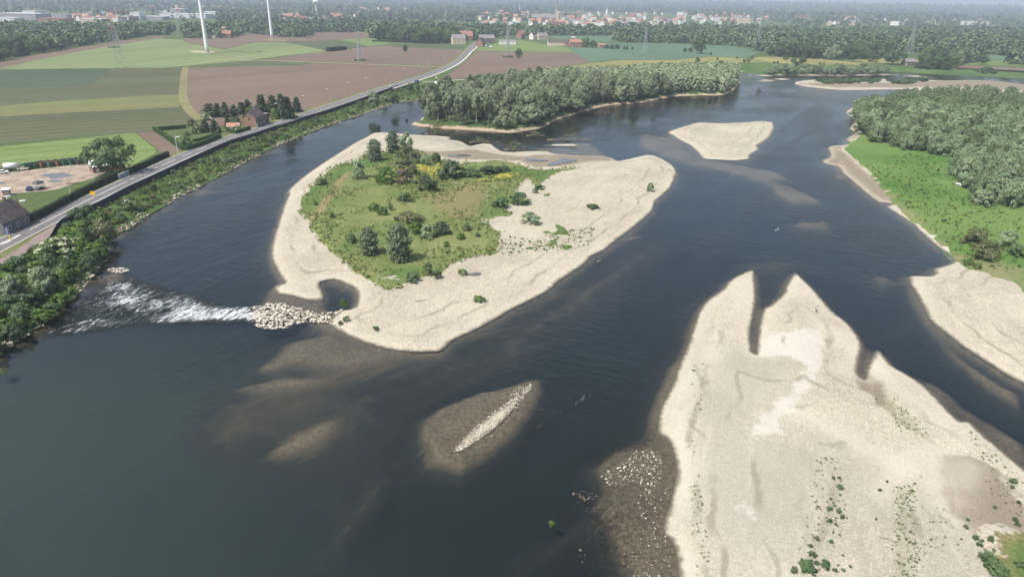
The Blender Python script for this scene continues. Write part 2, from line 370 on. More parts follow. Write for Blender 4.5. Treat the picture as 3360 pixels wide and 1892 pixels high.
    c = k.mix(k.math('MULTIPLY', k.mapr(k.math('ADD', k.attr('lush'), k.math('SUBTRACT', mid, .5)), .3, .8), .75), c, (.078, .150, .042))
    c = k.mix(k.mapr(fine, .46, .72, 0, .6), c, (.050, .085, .024))
    c = k.mix(k.mapr(k.math('ADD', k.attr('bare'), k.math('MULTIPLY', k.math('SUBTRACT', k.noise(.55, 4, .7), .5), 1.5)), .72, .95), c, (.46, .42, .34))
    c = k.mix(k.math('MULTIPLY', k.mapr(k.math('ADD', k.attr('track'), k.math('MULTIPLY', k.math('SUBTRACT', k.noise(.7, 4, .7), .5), .9)), .4, .8), .8), c, (.27, .205, .115))
    k.out(c, 1., k.bump(k.math('ADD', fine, mid), .9, .5), .05); M['isl'] = m
    m, nt = newmat('bright_meadow'); k = N(nt)
    big = k.noise(.02, 4, .6); mid = k.noise(.2, 4, .65); fine = k.noise(1.1, 3, .7)
    c = k.mix(k.mapr(big, .35, .65), (.078, .152, .036), (.125, .195, .056))
    c = k.mix(k.mapr(mid, .5, .75, 0, .5), c, (.15, .19, .06))
    c = k.mix(k.math('MULTIPLY', k.mapr(k.math('ADD', k.attr('dry'), k.math('SUBTRACT', mid, .5)), .3, .8), .8), c, (.21, .195, .105))
    c = k.mix(k.mapr(k.noise(.5, 3, .7), .60, .70, 0, .7), c, (.028, .075, .014)); c = k.mix(k.mapr(fine, .5, .8, 0, .4), c, (.04, .08, .02))
    k.out(c, 1., k.bump(fine, .6, .4), .05); M['mead'] = m
    # bank grass and plain ground cover
    def grass(name, a, b, d, sc=1.):
        m, nt = newmat(name); k = N(nt); big = k.noise(.03*sc, 4, .6); mid = k.noise(.3*sc, 4, .7); fine = k.noise(1.6*sc, 3, .7)
        c = k.mix(k.mapr(big, .35, .65), a, b); c = k.mix(k.mapr(mid, .45, .75, 0, .6), c, d); c = k.mix(k.mapr(fine, .5, .75, 0, .55), c, tuple(x*.4 for x in a))
        k.out(c, 1., k.bump(k.math('ADD', fine, mid), .8, .4), .05); return m
    M['bank'] = grass('bank_grass', (.055, .105, .032), (.090, .145, .045), (.14, .165, .065))
    m, nt = newmat('eroded_bank'); k = N(nt); mid = k.noise(.4, 4, .7)
    c = k.mix(k.mapr(mid, .4, .7), (.045, .080, .026), (.09, .13, .045)); c = k.mix(k.mapr(k.math('ADD', k.attr('sand'), k.math('SUBTRACT', mid, .5)), .35, .7), c, k.mix(k.noise(1.2, 4, .7), (.27, .21, .145), (.42, .345, .255)))
    k.out(c, 1., k.bump(mid, .8, .4), .05); M['wbank'] = m
    M['verge'] = grass('verge_grass', (.10, .135, .045), (.16, .17, .065), (.21, .19, .09))
    M['ground'] = grass('plain_grass', (.060, .105, .038), (.085, .120, .045), (.12, .13, .06), .3)
    M['hill'] = grass('wooded_hill', (.022, .036, .022), (.032, .046, .026), (.05, .06, .035), .06)
    M['yard'] = plain('yard_dirt', (.29, .235, .18), .95, .3, .35)
    M['mudflat'] = plain('mud', (.17, .13, .095), .6, .25, .4, .5)
    M['track'] = plain('farm_track', (.36, .31, .21), .95, .25, .5)
    M['trackg'] = crop('grassy_track', (.18, .17, .08), (.24, .22, .11), 0, 0, big=.2)
    M['asphalt'] = plain('asphalt', (.135, .132, .132), .9, .18, .8)
    M['path'] = plain('path_paving', (.21, .165, .15), .9, .15, .8)
    M['concrete'] = plain('pale_concrete', (.44, .42, .37), .9, .12, .9)
    M['paint'] = plain('road_paint', (.74, .74, .72), .7, .08, 3.)
    M['wall'] = plain('sheet_wall', (.050, .050, .056), .75, .35, .9)
    M['stone'] = stone_mat('pale_limestone', (.60, .55, .46), .9, .22, 3.)
    M['pebble'] = plain('pale_pebble', (.58, .54, .46), .9, .25, 3.)
    M['stoned'] = stone_mat('weathered_stone', (.40, .345, .27), .9, .3, 2.)
    M['stonew'] = plain('wet_stone', (.24, .17, .11), .5, .3, 3., .5)
    M['bark'] = plain('bark', (.15, .125, .095), .95, .3, 3.)
    M['birch'] = plain('pale_bark', (.27, .25, .205), .95, .25, 3.)
    M['wood'] = plain('driftwood', (.33, .27, .20), .95, .25, 4.)
    M['white'] = plain('white_paint', (.78, .80, .81), .45, .05, .5, .4)
    M['red'] = plain('red_paint', (.45, .06, .04), .5, .1, 2.)
    M['steel'] = plain('galvanised_steel', (.36, .37, .38), .6, .12, 2., .4)
    M['lamp'] = plain('lamp_steel', (.33, .34, .34), .5, .1, 2., .4)
    M['dark'] = plain('dark_steel', (.05, .05, .055), .6, .2, 2.)
    M['brick'] = plain('red_brick', (.27, .165, .125), .95, .2, 1.2)
    M['brickd'] = plain('grey_brown_brick', (.18, .14, .115), .95, .25, 1.2)
    M['greyw'] = plain('grey_render', (.155, .155, .165), .95, .2, 1.)
    M['tile'] = plain('roof_tile_red', (.30, .165, .125), .9, .2, 1.)
    M['tileo'] = plain('roof_tile_orange', (.37, .215, .145), .9, .2, 1.)
    M['tiled'] = plain('roof_tile_dark', (.095, .080, .078), .9, .35, .8)
    M['tileg'] = plain('roof_slate', (.21, .20, .20), .9, .2, .8)
    M['render'] = plain('white_render', (.70, .68, .64), .9, .07, .6)
    M['cream'] = plain('cream_render', (.55, .47, .36), .9, .1, .6)
    M['shed'] = plain('pale_sheeting', (.62, .64, .66), .6, .07, .2)
    M['shedg'] = plain('grey_sheeting', (.30, .31, .33), .7, .1, .2)
    M['glass'] = plain('window_glass', (.03, .035, .045), .15, .1, 1., .6)
    M['green'] = plain('green_paint', (.045, .135, .085), .6, .2, 2.)
    M['rust'] = plain('rusty_steel', (.19, .11, .075), .85, .35, 2.5)
    M['yellow'] = plain('yellow_sign', (.75, .45, .02), .5, .05, 2.)
    M['blue'] = plain('blue_paint', (.04, .07, .18), .35, .1, 2., .5)
    M['black'] = plain('black_coat', (.012, .012, .012), .8, .1, 2.)
    M['skin'] = plain('skin', (.45, .28, .20), .7, .05, 5.)
    M['cloth'] = plain('dark_clothes', (.05, .05, .055), .9, .1, 6.)
    M['flower'] = plain('yellow_flower', (.50, .47, .10), .9, .15, 2.)
    M['puddle'] = plain('puddle_water', (.115, .105, .10), .06, .1, .5, .5)
    M['willow'] = foliage('willow_leaves', (0.228, 0.300, 0.170), (0.374, 0.430, 0.284), (.135, .155, .085))
    M['thick'] = foliage('thicket_leaves', (0.213, 0.314, 0.164), (0.352, 0.430, 0.262), (.10, .14, .055))
    M['leaf'] = foliage('broad_leaves', (0.058, 0.112, 0.044), (0.169, 0.243, 0.088), (.055, .085, .038))
    M['leafb'] = foliage('bright_leaves', (0.079, 0.173, 0.028), (0.200, 0.296, 0.064))
    M['leafd'] = foliage('dark_leaves', (0.070, 0.140, 0.058), (0.172, 0.253, 0.111), (.06, .09, .045))
    M['olive'] = foliage('olive_leaves', (0.108, 0.120, 0.055), (0.237, 0.243, 0.122))
    M['dead'] = foliage('bare_twigs', (0.130, 0.107, 0.078), (0.260, 0.215, 0.163), None, .05)
    M['pine'] = foliage('pine_needles', (0.034, 0.058, 0.031), (0.102, 0.133, 0.071), None, .1)
    M['spruce'] = foliage('upright_leaves', (0.072, 0.115, 0.062), (0.187, 0.233, 0.141), None, .15)
    M['far'] = foliage('far_leaves', (0.039, 0.073, 0.035), (0.137, 0.199, 0.089), None, .1)
    M['blossom'] = foliage('white_blossom', (.36, .37, .25), (.66, .66, .5), None, .1)
    M['tuft'] = foliage('grass_blades', (0.110, 0.180, 0.044), (0.286, 0.300, 0.108), None, .3)
    M['weed'] = foliage('weed_leaves', (0.058, 0.126, 0.029), (0.140, 0.217, 0.053), (.11, .10, .045))
    M['hedge'] = foliage('hedge_leaves', (0.039, 0.084, 0.025), (0.112, 0.182, 0.049))
    M['hedged'] = foliage('dark_hedge_leaves', (0.019, 0.031, 0.018), (0.058, 0.079, 0.038))
build_materials()
# ------------------------------------------------------------------ the setting: water lines traced from the photograph
ZL = 4.45      # level of the plain, the river stands at 0
WL_LEFT = [(-700, 1500), (-250, 1290)] + D((0, 888), (40, 860), (95, 824), (130, 797), (165, 764), (195, 737), (215, 710), (240, 682), (261, 655), (266, 628), (273, 612), (303, 585), (325, 571), (382, 536), (468, 486), (538, 451), (640, 396), (704, 363), (799, 326), (849, 308), (947, 276), (987, 263), (1007, 257), (1069, 251), (1119, 241), (1161, 229), (1217, 219), (1400, 201), (1600, 189), (1851, 182), (1932, 189), (2064, 187), (2219, 187), (2240, 181), (2320, 185), (2572, 198), (2840, 212)) + [(4300, 300)]
wl_left = dens(W(WL_LEFT), False, .012, .35, 3)
ISL = D((975, 333), (944, 333), (924, 343), (886, 363), (839, 393), (804, 415), (769, 440), (744, 460), (724, 480), (725, 490), (717, 508), (709, 528), (702, 553), (691, 588), (682, 623), (682, 648), (694, 675), (706, 698), (715, 713), (696, 716), (689, 722), (699, 738), (739, 745), (769, 753), (804, 759), (812, 755), (814, 740), (803, 715), (806, 708), (839, 703), (859, 710), (892, 725), (898, 738), (898, 753), (890, 773), (864, 779), (845, 790), (832, 806), (829, 818), (852, 831), (884, 848), (924, 863), (967, 875), (1007, 882), (1044, 885), (1104, 883), (1122, 871), (1134, 858), (1194, 830), (1244, 803), (1288, 777), (1338, 753), (1383, 728), (1401, 710), (1438, 685), (1476, 658), (1486, 645), (1520, 628), (1538, 613), (1576, 585), (1613, 555), (1638, 533), (1645, 518), (1648, 508), (1668, 490), (1688, 470), (1698, 448), (1702, 433), (1691, 415), (1663, 398), (1636, 388), (1606, 394), (1553, 405), (1545, 399), (1513, 393), (1451, 391), (1421, 389), (1393, 386), (1371, 380), (1320, 381), (1294, 382), (1265, 381), (1244, 369), (1235, 362), (1213, 361), (1183, 367), (1172, 361), (1154, 354), (1128, 350), (1138, 346), (1095, 341), (1063, 340), (1032, 338))
isl = dens(W(ISL), True, .008, .22, 5)
WIL = D((1034, 313), (1050, 308), (1057, 302), (1075, 287), (1130, 262), (1180, 245), (1250, 226), (1400, 211), (1600, 198), (1820, 190), (1853, 200), (1853, 220), (1838, 232), (1813, 239), (1750, 240), (1701, 242), (1643, 252), (1601, 260), (1538, 264), (1488, 275), (1448, 287), (1408, 299), (1388, 308), (1363, 322), (1328, 327), (1283, 334), (1242, 331), (1186, 327), (1111, 323), (1060, 318))
wil = dens(W(WIL), True, .008, .3, 7)
MID = D((1678, 333), (1713, 320), (1758, 308), (1813, 310), (1863, 308), (1932, 303), (1945, 308), (1948, 320), (1944, 333), (1932, 349), (1905, 368), (1912, 374), (1888, 390), (1885, 400), (1851, 404), (1800, 402), (1770, 400), (1756, 386), (1733, 365), (1713, 355), (1693, 342))
midb = dens(W(MID), True, .008, .3, 9)
COB = D((1142, 1138), (1150, 1118), (1200, 1072), (1250, 1032), (1290, 1005), (1322, 977), (1335, 967), (1338, 972), (1310, 1003), (1280, 1043), (1250, 1073), (1210, 1103), (1165, 1133))
cob = dens(W(COB), True, .006, .2, 10)
BIG = D((1893, 679), (1862, 690), (1835, 706), (1821, 725), (1785, 750), (1763, 775), (1748, 813), (1736, 850), (1723, 885), (1708, 918), (1698, 950), (1690, 970), (1675, 998), (1660, 1030), (1655, 1063), (1655, 1085), (1683, 1110), (1698, 1155), (1702, 1185), (1693, 1228), (1683, 1273), (1671, 1306), (1668, 1338), (1688, 1358), (1699, 1388), (1706, 1451), (1712, 1560), (1730, 1800), (2400, 2000), (3300, 1800), (3100, 1500), (2720, 1290), (2576, 1178), (2532, 1143), (2500, 1115), (2467, 1086), (2437, 1058), (2414, 1058), (2382, 1028), (2357, 1001), (2322, 968), (2277, 938), (2245, 920), (2217, 886), (2207, 879), (2192, 900), (2180, 928), (2178, 948), (2172, 953), (2158, 938), (2160, 913), (2166, 885), (2168, 868), (2157, 843), (2130, 810), (2097, 785), (2057, 740), (2042, 723), (2017, 700), (2001, 684), (1990, 698), (1977, 720), (1970, 738), (1937, 768), (1922, 775), (1913, 800), (1907, 835), (1904, 865), (1901, 890), (1892, 885), (1888, 850), (1890, 825), (1895, 795), (1902, 755), (1900, 725), (1898, 695))
bigb = dens(W(BIG), True, .006, .16, 12)
RIGHT = D((1996, 210), (2012, 204), (2070, 199.5), (2200, 198), (2228, 199), (2234, 206), (2262, 207), (2290, 200), (2318, 197), (2345, 202), (2390, 203), (2450, 202), (2520, 205), (2576, 212), (2800, 222), (3300, 260), (3700, 600), (3500, 1100), (3000, 1210), (2700, 1035), (2576, 965), (2532, 943), (2482, 910), (2420, 870), (2377, 835), (2342, 808), (2317, 763), (2297, 725), (2288, 714), (2285, 699), (2292, 693), (2342, 693), (2351, 688), (2348, 679), (2357, 673), (2390, 663), (2400, 655), (2395, 645), (2357, 620), (2332, 599), (2295, 563), (2257, 538), (2227, 518), (2250, 513), (2210, 508), (2182, 490), (2150, 462), (2122, 438), (2104, 418), (2079, 414), (2067, 405), (2087, 393), (2085, 368), (2137, 363), (2127, 350), (2149, 335), (2136, 323), (2148, 305), (2127, 282), (2150, 268), (2200, 248), (2290, 232), (2300, 225.5), (2200, 226), (2130, 227), (2080, 224), (2020, 217))
right = dens(W(RIGHT), True, .008, .25, 14)
SLIV = [dens(W(Z(1340, 400, .295, (1480, 262), (1640, 243), (1850, 240), (2050, 247), (1990, 266), (1800, 272), (1650, 268))), True, .008, .1, 20),
        dens(W(Z(1340, 400, .295, (1340, 292), (1500, 290), (1700, 300), (1850, 310), (1700, 322), (1500, 305))), True, .008, .1, 21),
        dens(W(Z(2400, 200, .3727, (165, 122), (260, 122), (400, 118), (700, 113), (1000, 116), (1300, 114), (1480, 112), (1640, 128), (1840, 162), (1700, 156), (1500, 130), (1330, 128), (1000, 133), (600, 130), (440, 128), (320, 136))), True, .008, .3, 22),
        dens(W(Z(2400, 200, .3727, (235, 185), (280, 160), (400, 154), (480, 152), (520, 165), (400, 172), (330, 188))), True, .008, .2, 23)]
# top line of the left bank: path edge, foot of the flood wall, dyke
ZB = 2.7
TL_A = [(-700, 1130), (-250, 985)] + D((0, 679), (50, 648), (95, 620), (125, 596))
TL_B = D((146, 580), (165, 563), (212, 540), (250, 523), (325, 483), (425, 436), (500, 400), (577, 365), (644, 344), (692, 327), (734, 313), (824, 285), (924, 250), (957, 237), (994, 224), (1042, 211))
TL_C = [(1372, 274), (1500, 268), (1680, 246), (1830, 235), (1905, 232), (2040, 222), (2200, 211), (2520, 210), (2600, 214), (2830, 218), (2930, 217), (3100, 217), (3355, 222), (3700, 236), (4300, 262)]
wa, wb, wc = W(TL_A, ZL), W(TL_B, ZB), W(TL_C, ZL)
wall_line = dens(wb, False, .012)
tl = np.vstack([dens(wa, False, .012), wall_line, dens(wc, False, .012)])
tlz = np.r_[np.full(len(dens(wa, False, .012)), ZL-.05), np.full(len(wall_line), ZB), np.full(len(dens(wc, False, .012)), ZL-.05)]
# --- river bed
def pl(q, n): return W(q)
LANDS = [W(ISL), W(WIL), W(MID), W(COB), W(BIG), W(RIGHT)]+[s[::3] for s in SLIV]
LEFTP = np.vstack([W(WL_LEFT), [[6000, 6000], [-6000, 6000], [-2500, 0]]])
SUBS = [(D((470, 1010), (560, 950), (680, 880), (1010, 895), (1120, 905), (1000, 960), (1040, 1040), (960, 1120), (860, 1200), (720, 1210), (600, 1160), (500, 1110)), 1.75, 26),  # submerged gravel shoals: outline, depth, edge softness
    (D((640, 930), (690, 885), (712, 858), (760, 842), (830, 830), (900, 862), (1000, 890), (1010, 897), (930, 912), (860, 920), (750, 915)), .26, 7),
    (D((595, 970), (650, 955), (730, 945), (860, 950), (800, 962), (660, 978)), .28, 4),
    (D((664, 1141), (700, 1115), (760, 1080), (850, 1045), (830, 1085), (790, 1112), (720, 1138)), .24, 4),
    (D((480, 1060), (560, 1010), (700, 985), (800, 990), (640, 1060), (600, 1140), (520, 1120)), 1.5, 14),
    (D((1045, 1100), (1060, 1050), (1110, 1010), (1200, 978), (1290, 962), (1362, 938), (1350, 1000), (1310, 1075), (1240, 1140), (1160, 1186), (1085, 1160)), .24, 5),
    (D((820, 1350), (860, 1290), (920, 1220), (958, 1190), (950, 1240), (905, 1310), (860, 1355)), 1.5, 7),
    (D((1500, 1210), (1480, 1165), (1530, 1120), (1600, 1098), (1660, 1085), (1720, 1180), (1720, 1470), (1560, 1480), (1530, 1380), (1500, 1290)), .20, 9),
    (D((1640, 1090), (1640, 1040), (1660, 980), (1690, 920), (1712, 900), (1715, 980), (1680, 1080)), .22, 4),
    (D((1690, 405), (1760, 398), (1850, 410), (1950, 425), (2000, 450), (1930, 462), (1830, 432)), .45, 9),
    (D((1930, 455), (1990, 462), (2060, 495), (2075, 510), (1990, 508), (1950, 490)), .32, 7),
    (D((1480, 690), (1640, 600), (1700, 590), (1640, 650), (1500, 760), (1300, 880), (1180, 900)), 1.15, 18),
    (D((2000, 550), (2100, 545), (2090, 575), (1980, 570)), .8, 8), (D((1850, 650), (2000, 638), (2080, 650), (1980, 672), (1870, 675)), 1.7, 9),
    (D((2190, 690), (2220, 680), (2250, 700), (2220, 715)), .7, 5),
    (D((680, 725), (760, 750), (810, 765), (870, 790), (840, 830), (700, 790), (640, 770), (670, 740)), .28, 5),
    (D((262, 690), (300, 668), (325, 680), (300, 700), (255, 720)), .22, 5), (D((1330, 385), (1500, 365), (1540, 395), (1420, 392)), .5, 6),
    (D((1610, 330), (1700, 345), (1760, 400), (1690, 400), (1600, 365)), .55, 8),
    (D((2460, 1060), (2380, 1020), (2300, 940), (2360, 955), (2440, 1020), (2600, 1110), (2600, 1180), (2520, 1130)), .5, 7),
    (D((2576, 990), (2480, 935), (2400, 880), (2330, 800), (2290, 730), (2310, 780), (2380, 880), (2470, 965), (2576, 1030)), .35, 4)]
def bed_z(V):
    s = np.full(len(V), 1e9)
    for q in LANDS: s = np.minimum(s, np.where(inpoly(V, q), -1, 1)*dist(V, q))
    sl_ = np.where(inpoly(V, LEFTP), -1, 1)*dist(V, W(WL_LEFT), False); s = np.minimum(s, sl_)
    f = fbm(V[:, 0]*.05, V[:, 1]*.05, 3, 3)
    deep = 2.3+1.2*f
    z = -np.where(s > 0, .06+deep*(1-np.exp(-np.maximum(s, 0)/3.4)), .06)
    z = np.where(s < -1.2, np.maximum(-.8, -.06+.2*(s+1.2)), z)
    for q, dpt, w in SUBS:
        m = soft(V, W(q), w); m = np.clip((m-.22)*1.9+.5*(fbm(V[:, 0]*.3, V[:, 1]*.3, 9, 3)-.5)*m, 0, 1); dpt = dpt*.62
        z = np.where(s > 0, np.maximum(z, z*(1-m)-dpt*m), z)
    return z+np.where(s > 0, (fbm(V[:, 0]*.25, V[:, 1]*.25, 4, 3)-.5)*.16, 0)
WEED = W(D((1420, 1230), (1560, 1240), (1640, 1280), (1590, 1400), (1560, 1480), (1380, 1480)))
WEED2 = W(D((1480, 1130), (1660, 1070), (1650, 1110), (1560, 1150), (1480, 1190)))
rr = 40*(1+.017)**np.arange(int(math.log(1500/40)/math.log(1.017))); tt = np.radians(np.arange(-52, 52, .42))
RRg, TTg = np.meshgrid(rr, tt, indexing='ij'); bv = np.stack([RRg*np.sin(TTg), RRg*np.cos(TTg)], -1).reshape(-1, 2)
nr_, nt_ = RRg.shape; ii = (np.arange(nr_-1)[:, None]*nt_+np.arange(nt_-1)).ravel()
bz = bed_z(bv)
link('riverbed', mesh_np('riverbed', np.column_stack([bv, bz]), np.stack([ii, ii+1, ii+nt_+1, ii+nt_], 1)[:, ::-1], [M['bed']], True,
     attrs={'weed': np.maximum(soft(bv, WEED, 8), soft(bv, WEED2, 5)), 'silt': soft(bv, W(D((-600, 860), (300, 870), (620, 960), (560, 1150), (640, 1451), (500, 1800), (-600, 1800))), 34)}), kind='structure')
wq = MB(); wq.add([(-1250, -30, 0), (1250, -30, 0), (1250, 1300, 0), (-1250, 1300, 0)], [(0, 1, 2, 3)])
wq.obj('river_water', M['water'], kind='structure')
# --- gravel bars
def bar_z(h, L, seed=0, rough=.18):
    return lambda V, d: -.03+h*(1-np.exp(-d/L))+np.minimum(d*.06, 1)*(fbm(V[:, 0]*.09, V[:, 1]*.09, seed, 4)-.5)*rough*4*h/1.2
def A(polys, w): return lambda V: np.clip(sum(soft(V, W(q), w) for q in polys), 0, 1)
def edg(o): return (lambda o: lambda V: np.minimum(dist(V, o[::2]), 60.))(o)
def near(lines, w):
    ls = [W(q, 1.) for q in lines]
    return lambda V: np.clip(sum(np.exp(-(dist(V, dens(q, False, .02), False)/w)**2) for q in ls), 0, 1)
ISL_MUD = [Z(1340, 400, .295, (-150, 330), (330, 360), (700, 330), (1000, 380), (1250, 410), (1500, 380), (1720, 375), (2300, 390), (2350, 430), (1950, 470), (1750, 520), (1400, 530), (1250, 460), (1000, 440), (560, 450), (350, 400))]
ISL_GREY = [Z(1340, 400, .295, (150, 170), (450, 190), (1000, 300), (1600, 350), (1300, 330), (700, 310), (250, 250))]
ISL_MOSS = [T(2, 1, (550, 650), (700, 640), (600, 800), (540, 800)), T(2, 1, (880, 400), (1100, 330), (1150, 360), (950, 430)), T(2, 1, (1000, 210), (1300, 150), (1250, 200), (1050, 230)), D((905, 690), (1040, 700), (1000, 735), (960, 730))]
sheet('gravel_island', isl, bar_z(1.25, 9, 2), M['gravel'], .0085, {'ed': edg(isl), 'mud': A(ISL_MUD, 6), 'grey': A(ISL_GREY, 8), 'moss': A(ISL_MOSS, 6), 'sand': lambda V: V[:, 0]*0})
BB_SAND = [D((1905, 905), (1880, 860), (1960, 840), (2070, 830), (2075, 900), (2060, 960), (2000, 1040), (1960, 1070), (1975, 1105), (1880, 1112), (1910, 1060), (1985, 990), (2020, 930), (1980, 905)), D((1850, 1290), (1868, 1270), (1908, 1290), (1895, 1318))]
BB_MUD = [D((2362, 1165), (2385, 1155), (2440, 1160), (2500, 1190), (2480, 1290), (2440, 1310), (2400, 1300), (2370, 1260)), D((2165, 945), (2178, 960), (2172, 985), (2155, 965)), D((2190, 950), (2210, 960), (2225, 1030), (2205, 1030)), D((2450, 1180), (2576, 1290), (2576, 1451), (2470, 1400), (2440, 1320))]
BB_GREY = [D((1760, 900), (1900, 900), (1980, 930), (1900, 1060), (1880, 1115), (2010, 1125), (2120, 1120), (2130, 1200), (2080, 1451), (1780, 1451), (1740, 1200)), D((2270, 1250), (2350, 1210), (2380, 1300), (2450, 1350), (2480, 1500), (2290, 1500), (2260, 1330))]
BB_MOSS = [D((1745, 880), (1775, 940), (1755, 1050), (1740, 1000)), D((1735, 1100), (1750, 1300), (1800, 1500), (1770, 1500), (1730, 1300)), D((2195, 990), (2250, 1010), (2340, 1100), (2290, 1110), (2220, 1050)), D((2240, 1240), (2290, 1230), (2300, 1500), (2250, 1500)), D((2460, 1090), (2560, 1180), (2540, 1190), (2450, 1120))]
BB_PALE = [D((1880, 700), (1840, 790), (1790, 880), (1740, 960), (1712, 1050), (1722, 1140), (1728, 1230), (1722, 1330), (1730, 1451)), D((1990, 1030), (2100, 1085), (2180, 1135), (2260, 1165)), D((2400, 1110), (2330, 1130), (2260, 1190), (2215, 1270), (2180, 1360), (2150, 1451)), D((2360, 1160), (2362, 1260), (2395, 1310), (2450, 1335), (2475, 1400)), D((2440, 1160), (2425, 1210), (2415, 1250)), D((2200, 900), (2250, 960), (2330, 1030), (2420, 1100)), D((2010, 690), (2060, 800), (2110, 860), (2100, 930))]
BB_LINE = [D((1745, 905), (1768, 960), (1752, 1030), (1735, 1090), (1738, 1150)), D((2395, 1150), (2320, 1195), (2275, 1250), (2262, 1340), (2258, 1451)), D((1968, 1110), (2040, 1114), (2118, 1118)), D((1985, 905), (2035, 925), (2060, 950)), D((2080, 880), (2095, 930), (2060, 1010), (2000, 1028)), D((2120, 1110), (2100, 1200), (2085, 1300), (2040, 1400)), D((2190, 990), (2250, 1030), (2320, 1090), (2370, 1130)), D((1752, 1180), (1756, 1300), (1780, 1451)), D((2360, 1150), (2352, 1210), (2358, 1290), (2400, 1325)), D((2330, 1395), (2300, 1300), (2310, 1240))]
sheet('gravel_bar', bigb, bar_z(1.3, 8, 4, .22), M['gravel'], .006, {'ed': edg(bigb), 'sand': A(BB_SAND, 3.4), 'mud': A(BB_MUD, 4), 'grey': A(BB_GREY, 12), 'moss': A(BB_MOSS, 4), 'pale': (lambda f: lambda V: f(V)*np.clip(fbm(V[:, 0]*.1, V[:, 1]*.1, 45, 3)*3-.7, 0, 1))(near(BB_PALE, 2.4)), 'line': (lambda f: lambda V: f(V)*np.clip(fbm(V[:, 0]*.13, V[:, 1]*.13, 44, 3)*3-.9, 0, 1))(near(BB_LINE, 1.1))})
zero = lambda V: V[:, 0]*0
sheet('gravel_shoal', midb, bar_z(1.0, 10, 6), M['gravel'], .009, {'ed': edg(midb), 'sand': zero, 'mud': zero, 'grey': zero, 'moss': A([T(2, 0, (1700, 1290), (2000, 1260), (2100, 1330), (1800, 1380))], 12)})
sheet('cobble_bar', cob, bar_z(.45, 2.5, 8), M['gravel'], .007, {'ed': edg(cob), 'sand': zero, 'mud': zero, 'grey': zero, 'moss': zero})
R_MUD = [T(3, 1, (500, 60), (760, 110), (860, 200), (1000, 330), (1150, 450), (1300, 600), (1150, 600), (900, 440), (700, 240), (500, 200)), D((2127, 285), (2155, 300), (2155, 345), (2120, 365), (2080, 410), (2060, 400), (2090, 365)), D((1990, 212), (2100, 222), (2400, 222), (2600, 235), (2600, 205), (2400, 206), (2200, 213))]
R_MOSS = [D((2290, 740), (2330, 770), (2400, 830), (2380, 835), (2310, 780))]
sheet('gravel_bank', right, bar_z(1.5, 12, 10, .12), M['gravel'], .010, {'ed': edg(right), 'mud': A(R_MUD, 8), 'moss': A(R_MOSS, 6), 'sand': zero, 'grey': zero})
for s in SLIV: sheet('sand_bar', s, bar_z(.4, 3, 11), M['gravel'], .012, {'ed': edg(s), 'mud': zero, 'moss': zero, 'sand': zero, 'grey': zero})
FRONT = W(D((1000, 280), (1060, 295), (1200, 318), (1340, 318), (1500, 262), (1860, 200), (1900, 240), (1500, 300), (1300, 350), (1000, 330)))
sheet('woodland_island', wil, bar_z(2.4, 2.2, 12, .08), M['wbank'], .008, {'sand': lambda V: np.exp(-(dist(V, wil)/np.where(V[:, 0] < 5, 2.6, 1.0))**2)*soft(V, FRONT, 6)})
# --- meadows on the island and on the right bank
G_ISL = D((922, 383), (900, 397), (874, 405), (844, 414), (819, 428), (794, 452), (769, 475), (754, 493), (749, 523), (757, 548), (774, 553), (777, 570), (794, 598), (819, 623), (844, 645), (872, 665), (884, 683), (907, 692), (944, 714), (964, 724), (977, 728), (1007, 719), (1044, 704), (1069, 698), (1107, 695), (1119, 683), (1144, 665), (1194, 650), (1257, 639)) + [(1637, 838), (1648, 811), (1644, 794), (1650, 772), (1660, 761), (1632, 752), (1619, 733), (1614, 722), (1632, 715), (1675, 715), (1693, 700), (1694, 693), (1668, 688), (1660, 682), (1675, 672), (1703, 670), (1739, 670), (1730, 647), (1703, 630), (1714, 614), (1729, 589), (1745, 610), (1755, 626), (1775, 626), (1781, 603), (1810, 584), (1837, 568), (1889, 559), (1915, 546), (1900, 548), (1841, 553), (1782, 556), (1738, 550), (1709, 536), (1635, 525), (1517, 533), (1482, 527), (1443, 518), (1414, 506), (1370, 497), (1358, 491), (1329, 483), (1274, 483), (1254, 502), (1205, 496)]
g_isl = dens(W(G_ISL, 1.2), True, .005, .55, 31)
def mead_z(base, up, seed): return lambda V, d: base(V)+np.where(d < .3, -.35, up*(1-np.exp(-d/1.5)))+np.minimum(d*.1, 1)*(fbm(V[:, 0]*.12, V[:, 1]*.12, seed, 4)-.5)*.8
isl_c = isl
def isl_base(V): return bar_z(1.25, 9, 2)(V, np.maximum(sdist(V, isl[::3]), 0))
ISL_DRY = [T(1, 1, (650, 640), (900, 300), (960, 290), (800, 500), (700, 660), (600, 760), (520, 760)), T(1, 1, (1700, 560), (2250, 400), (2350, 500), (2200, 800), (1950, 800), (1750, 640)), D((885, 640), (900, 655), (940, 700), (920, 700), (880, 670))]
ISL_LUSH = [T(1, 1, (450, 480), (640, 400), (900, 180), (1110, 90), (1300, 60), (1500, 150), (1300, 220), (1000, 300), (700, 520), (640, 640), (430, 700)), T(1, 1, (1900, 380), (2576, 260), (2900, 220), (3200, 200), (2900, 420), (2576, 330), (2300, 390)), T(1, 1, (1250, 1250), (1700, 1280), (1850, 1320), (1350, 1440)), Z(1560, 600, .1792, (100, 560), (740, 520), (700, 640), (300, 680), (200, 720)), T(1, 1, (900, 1010), (1050, 1050), (1000, 1180), (780, 1090))]
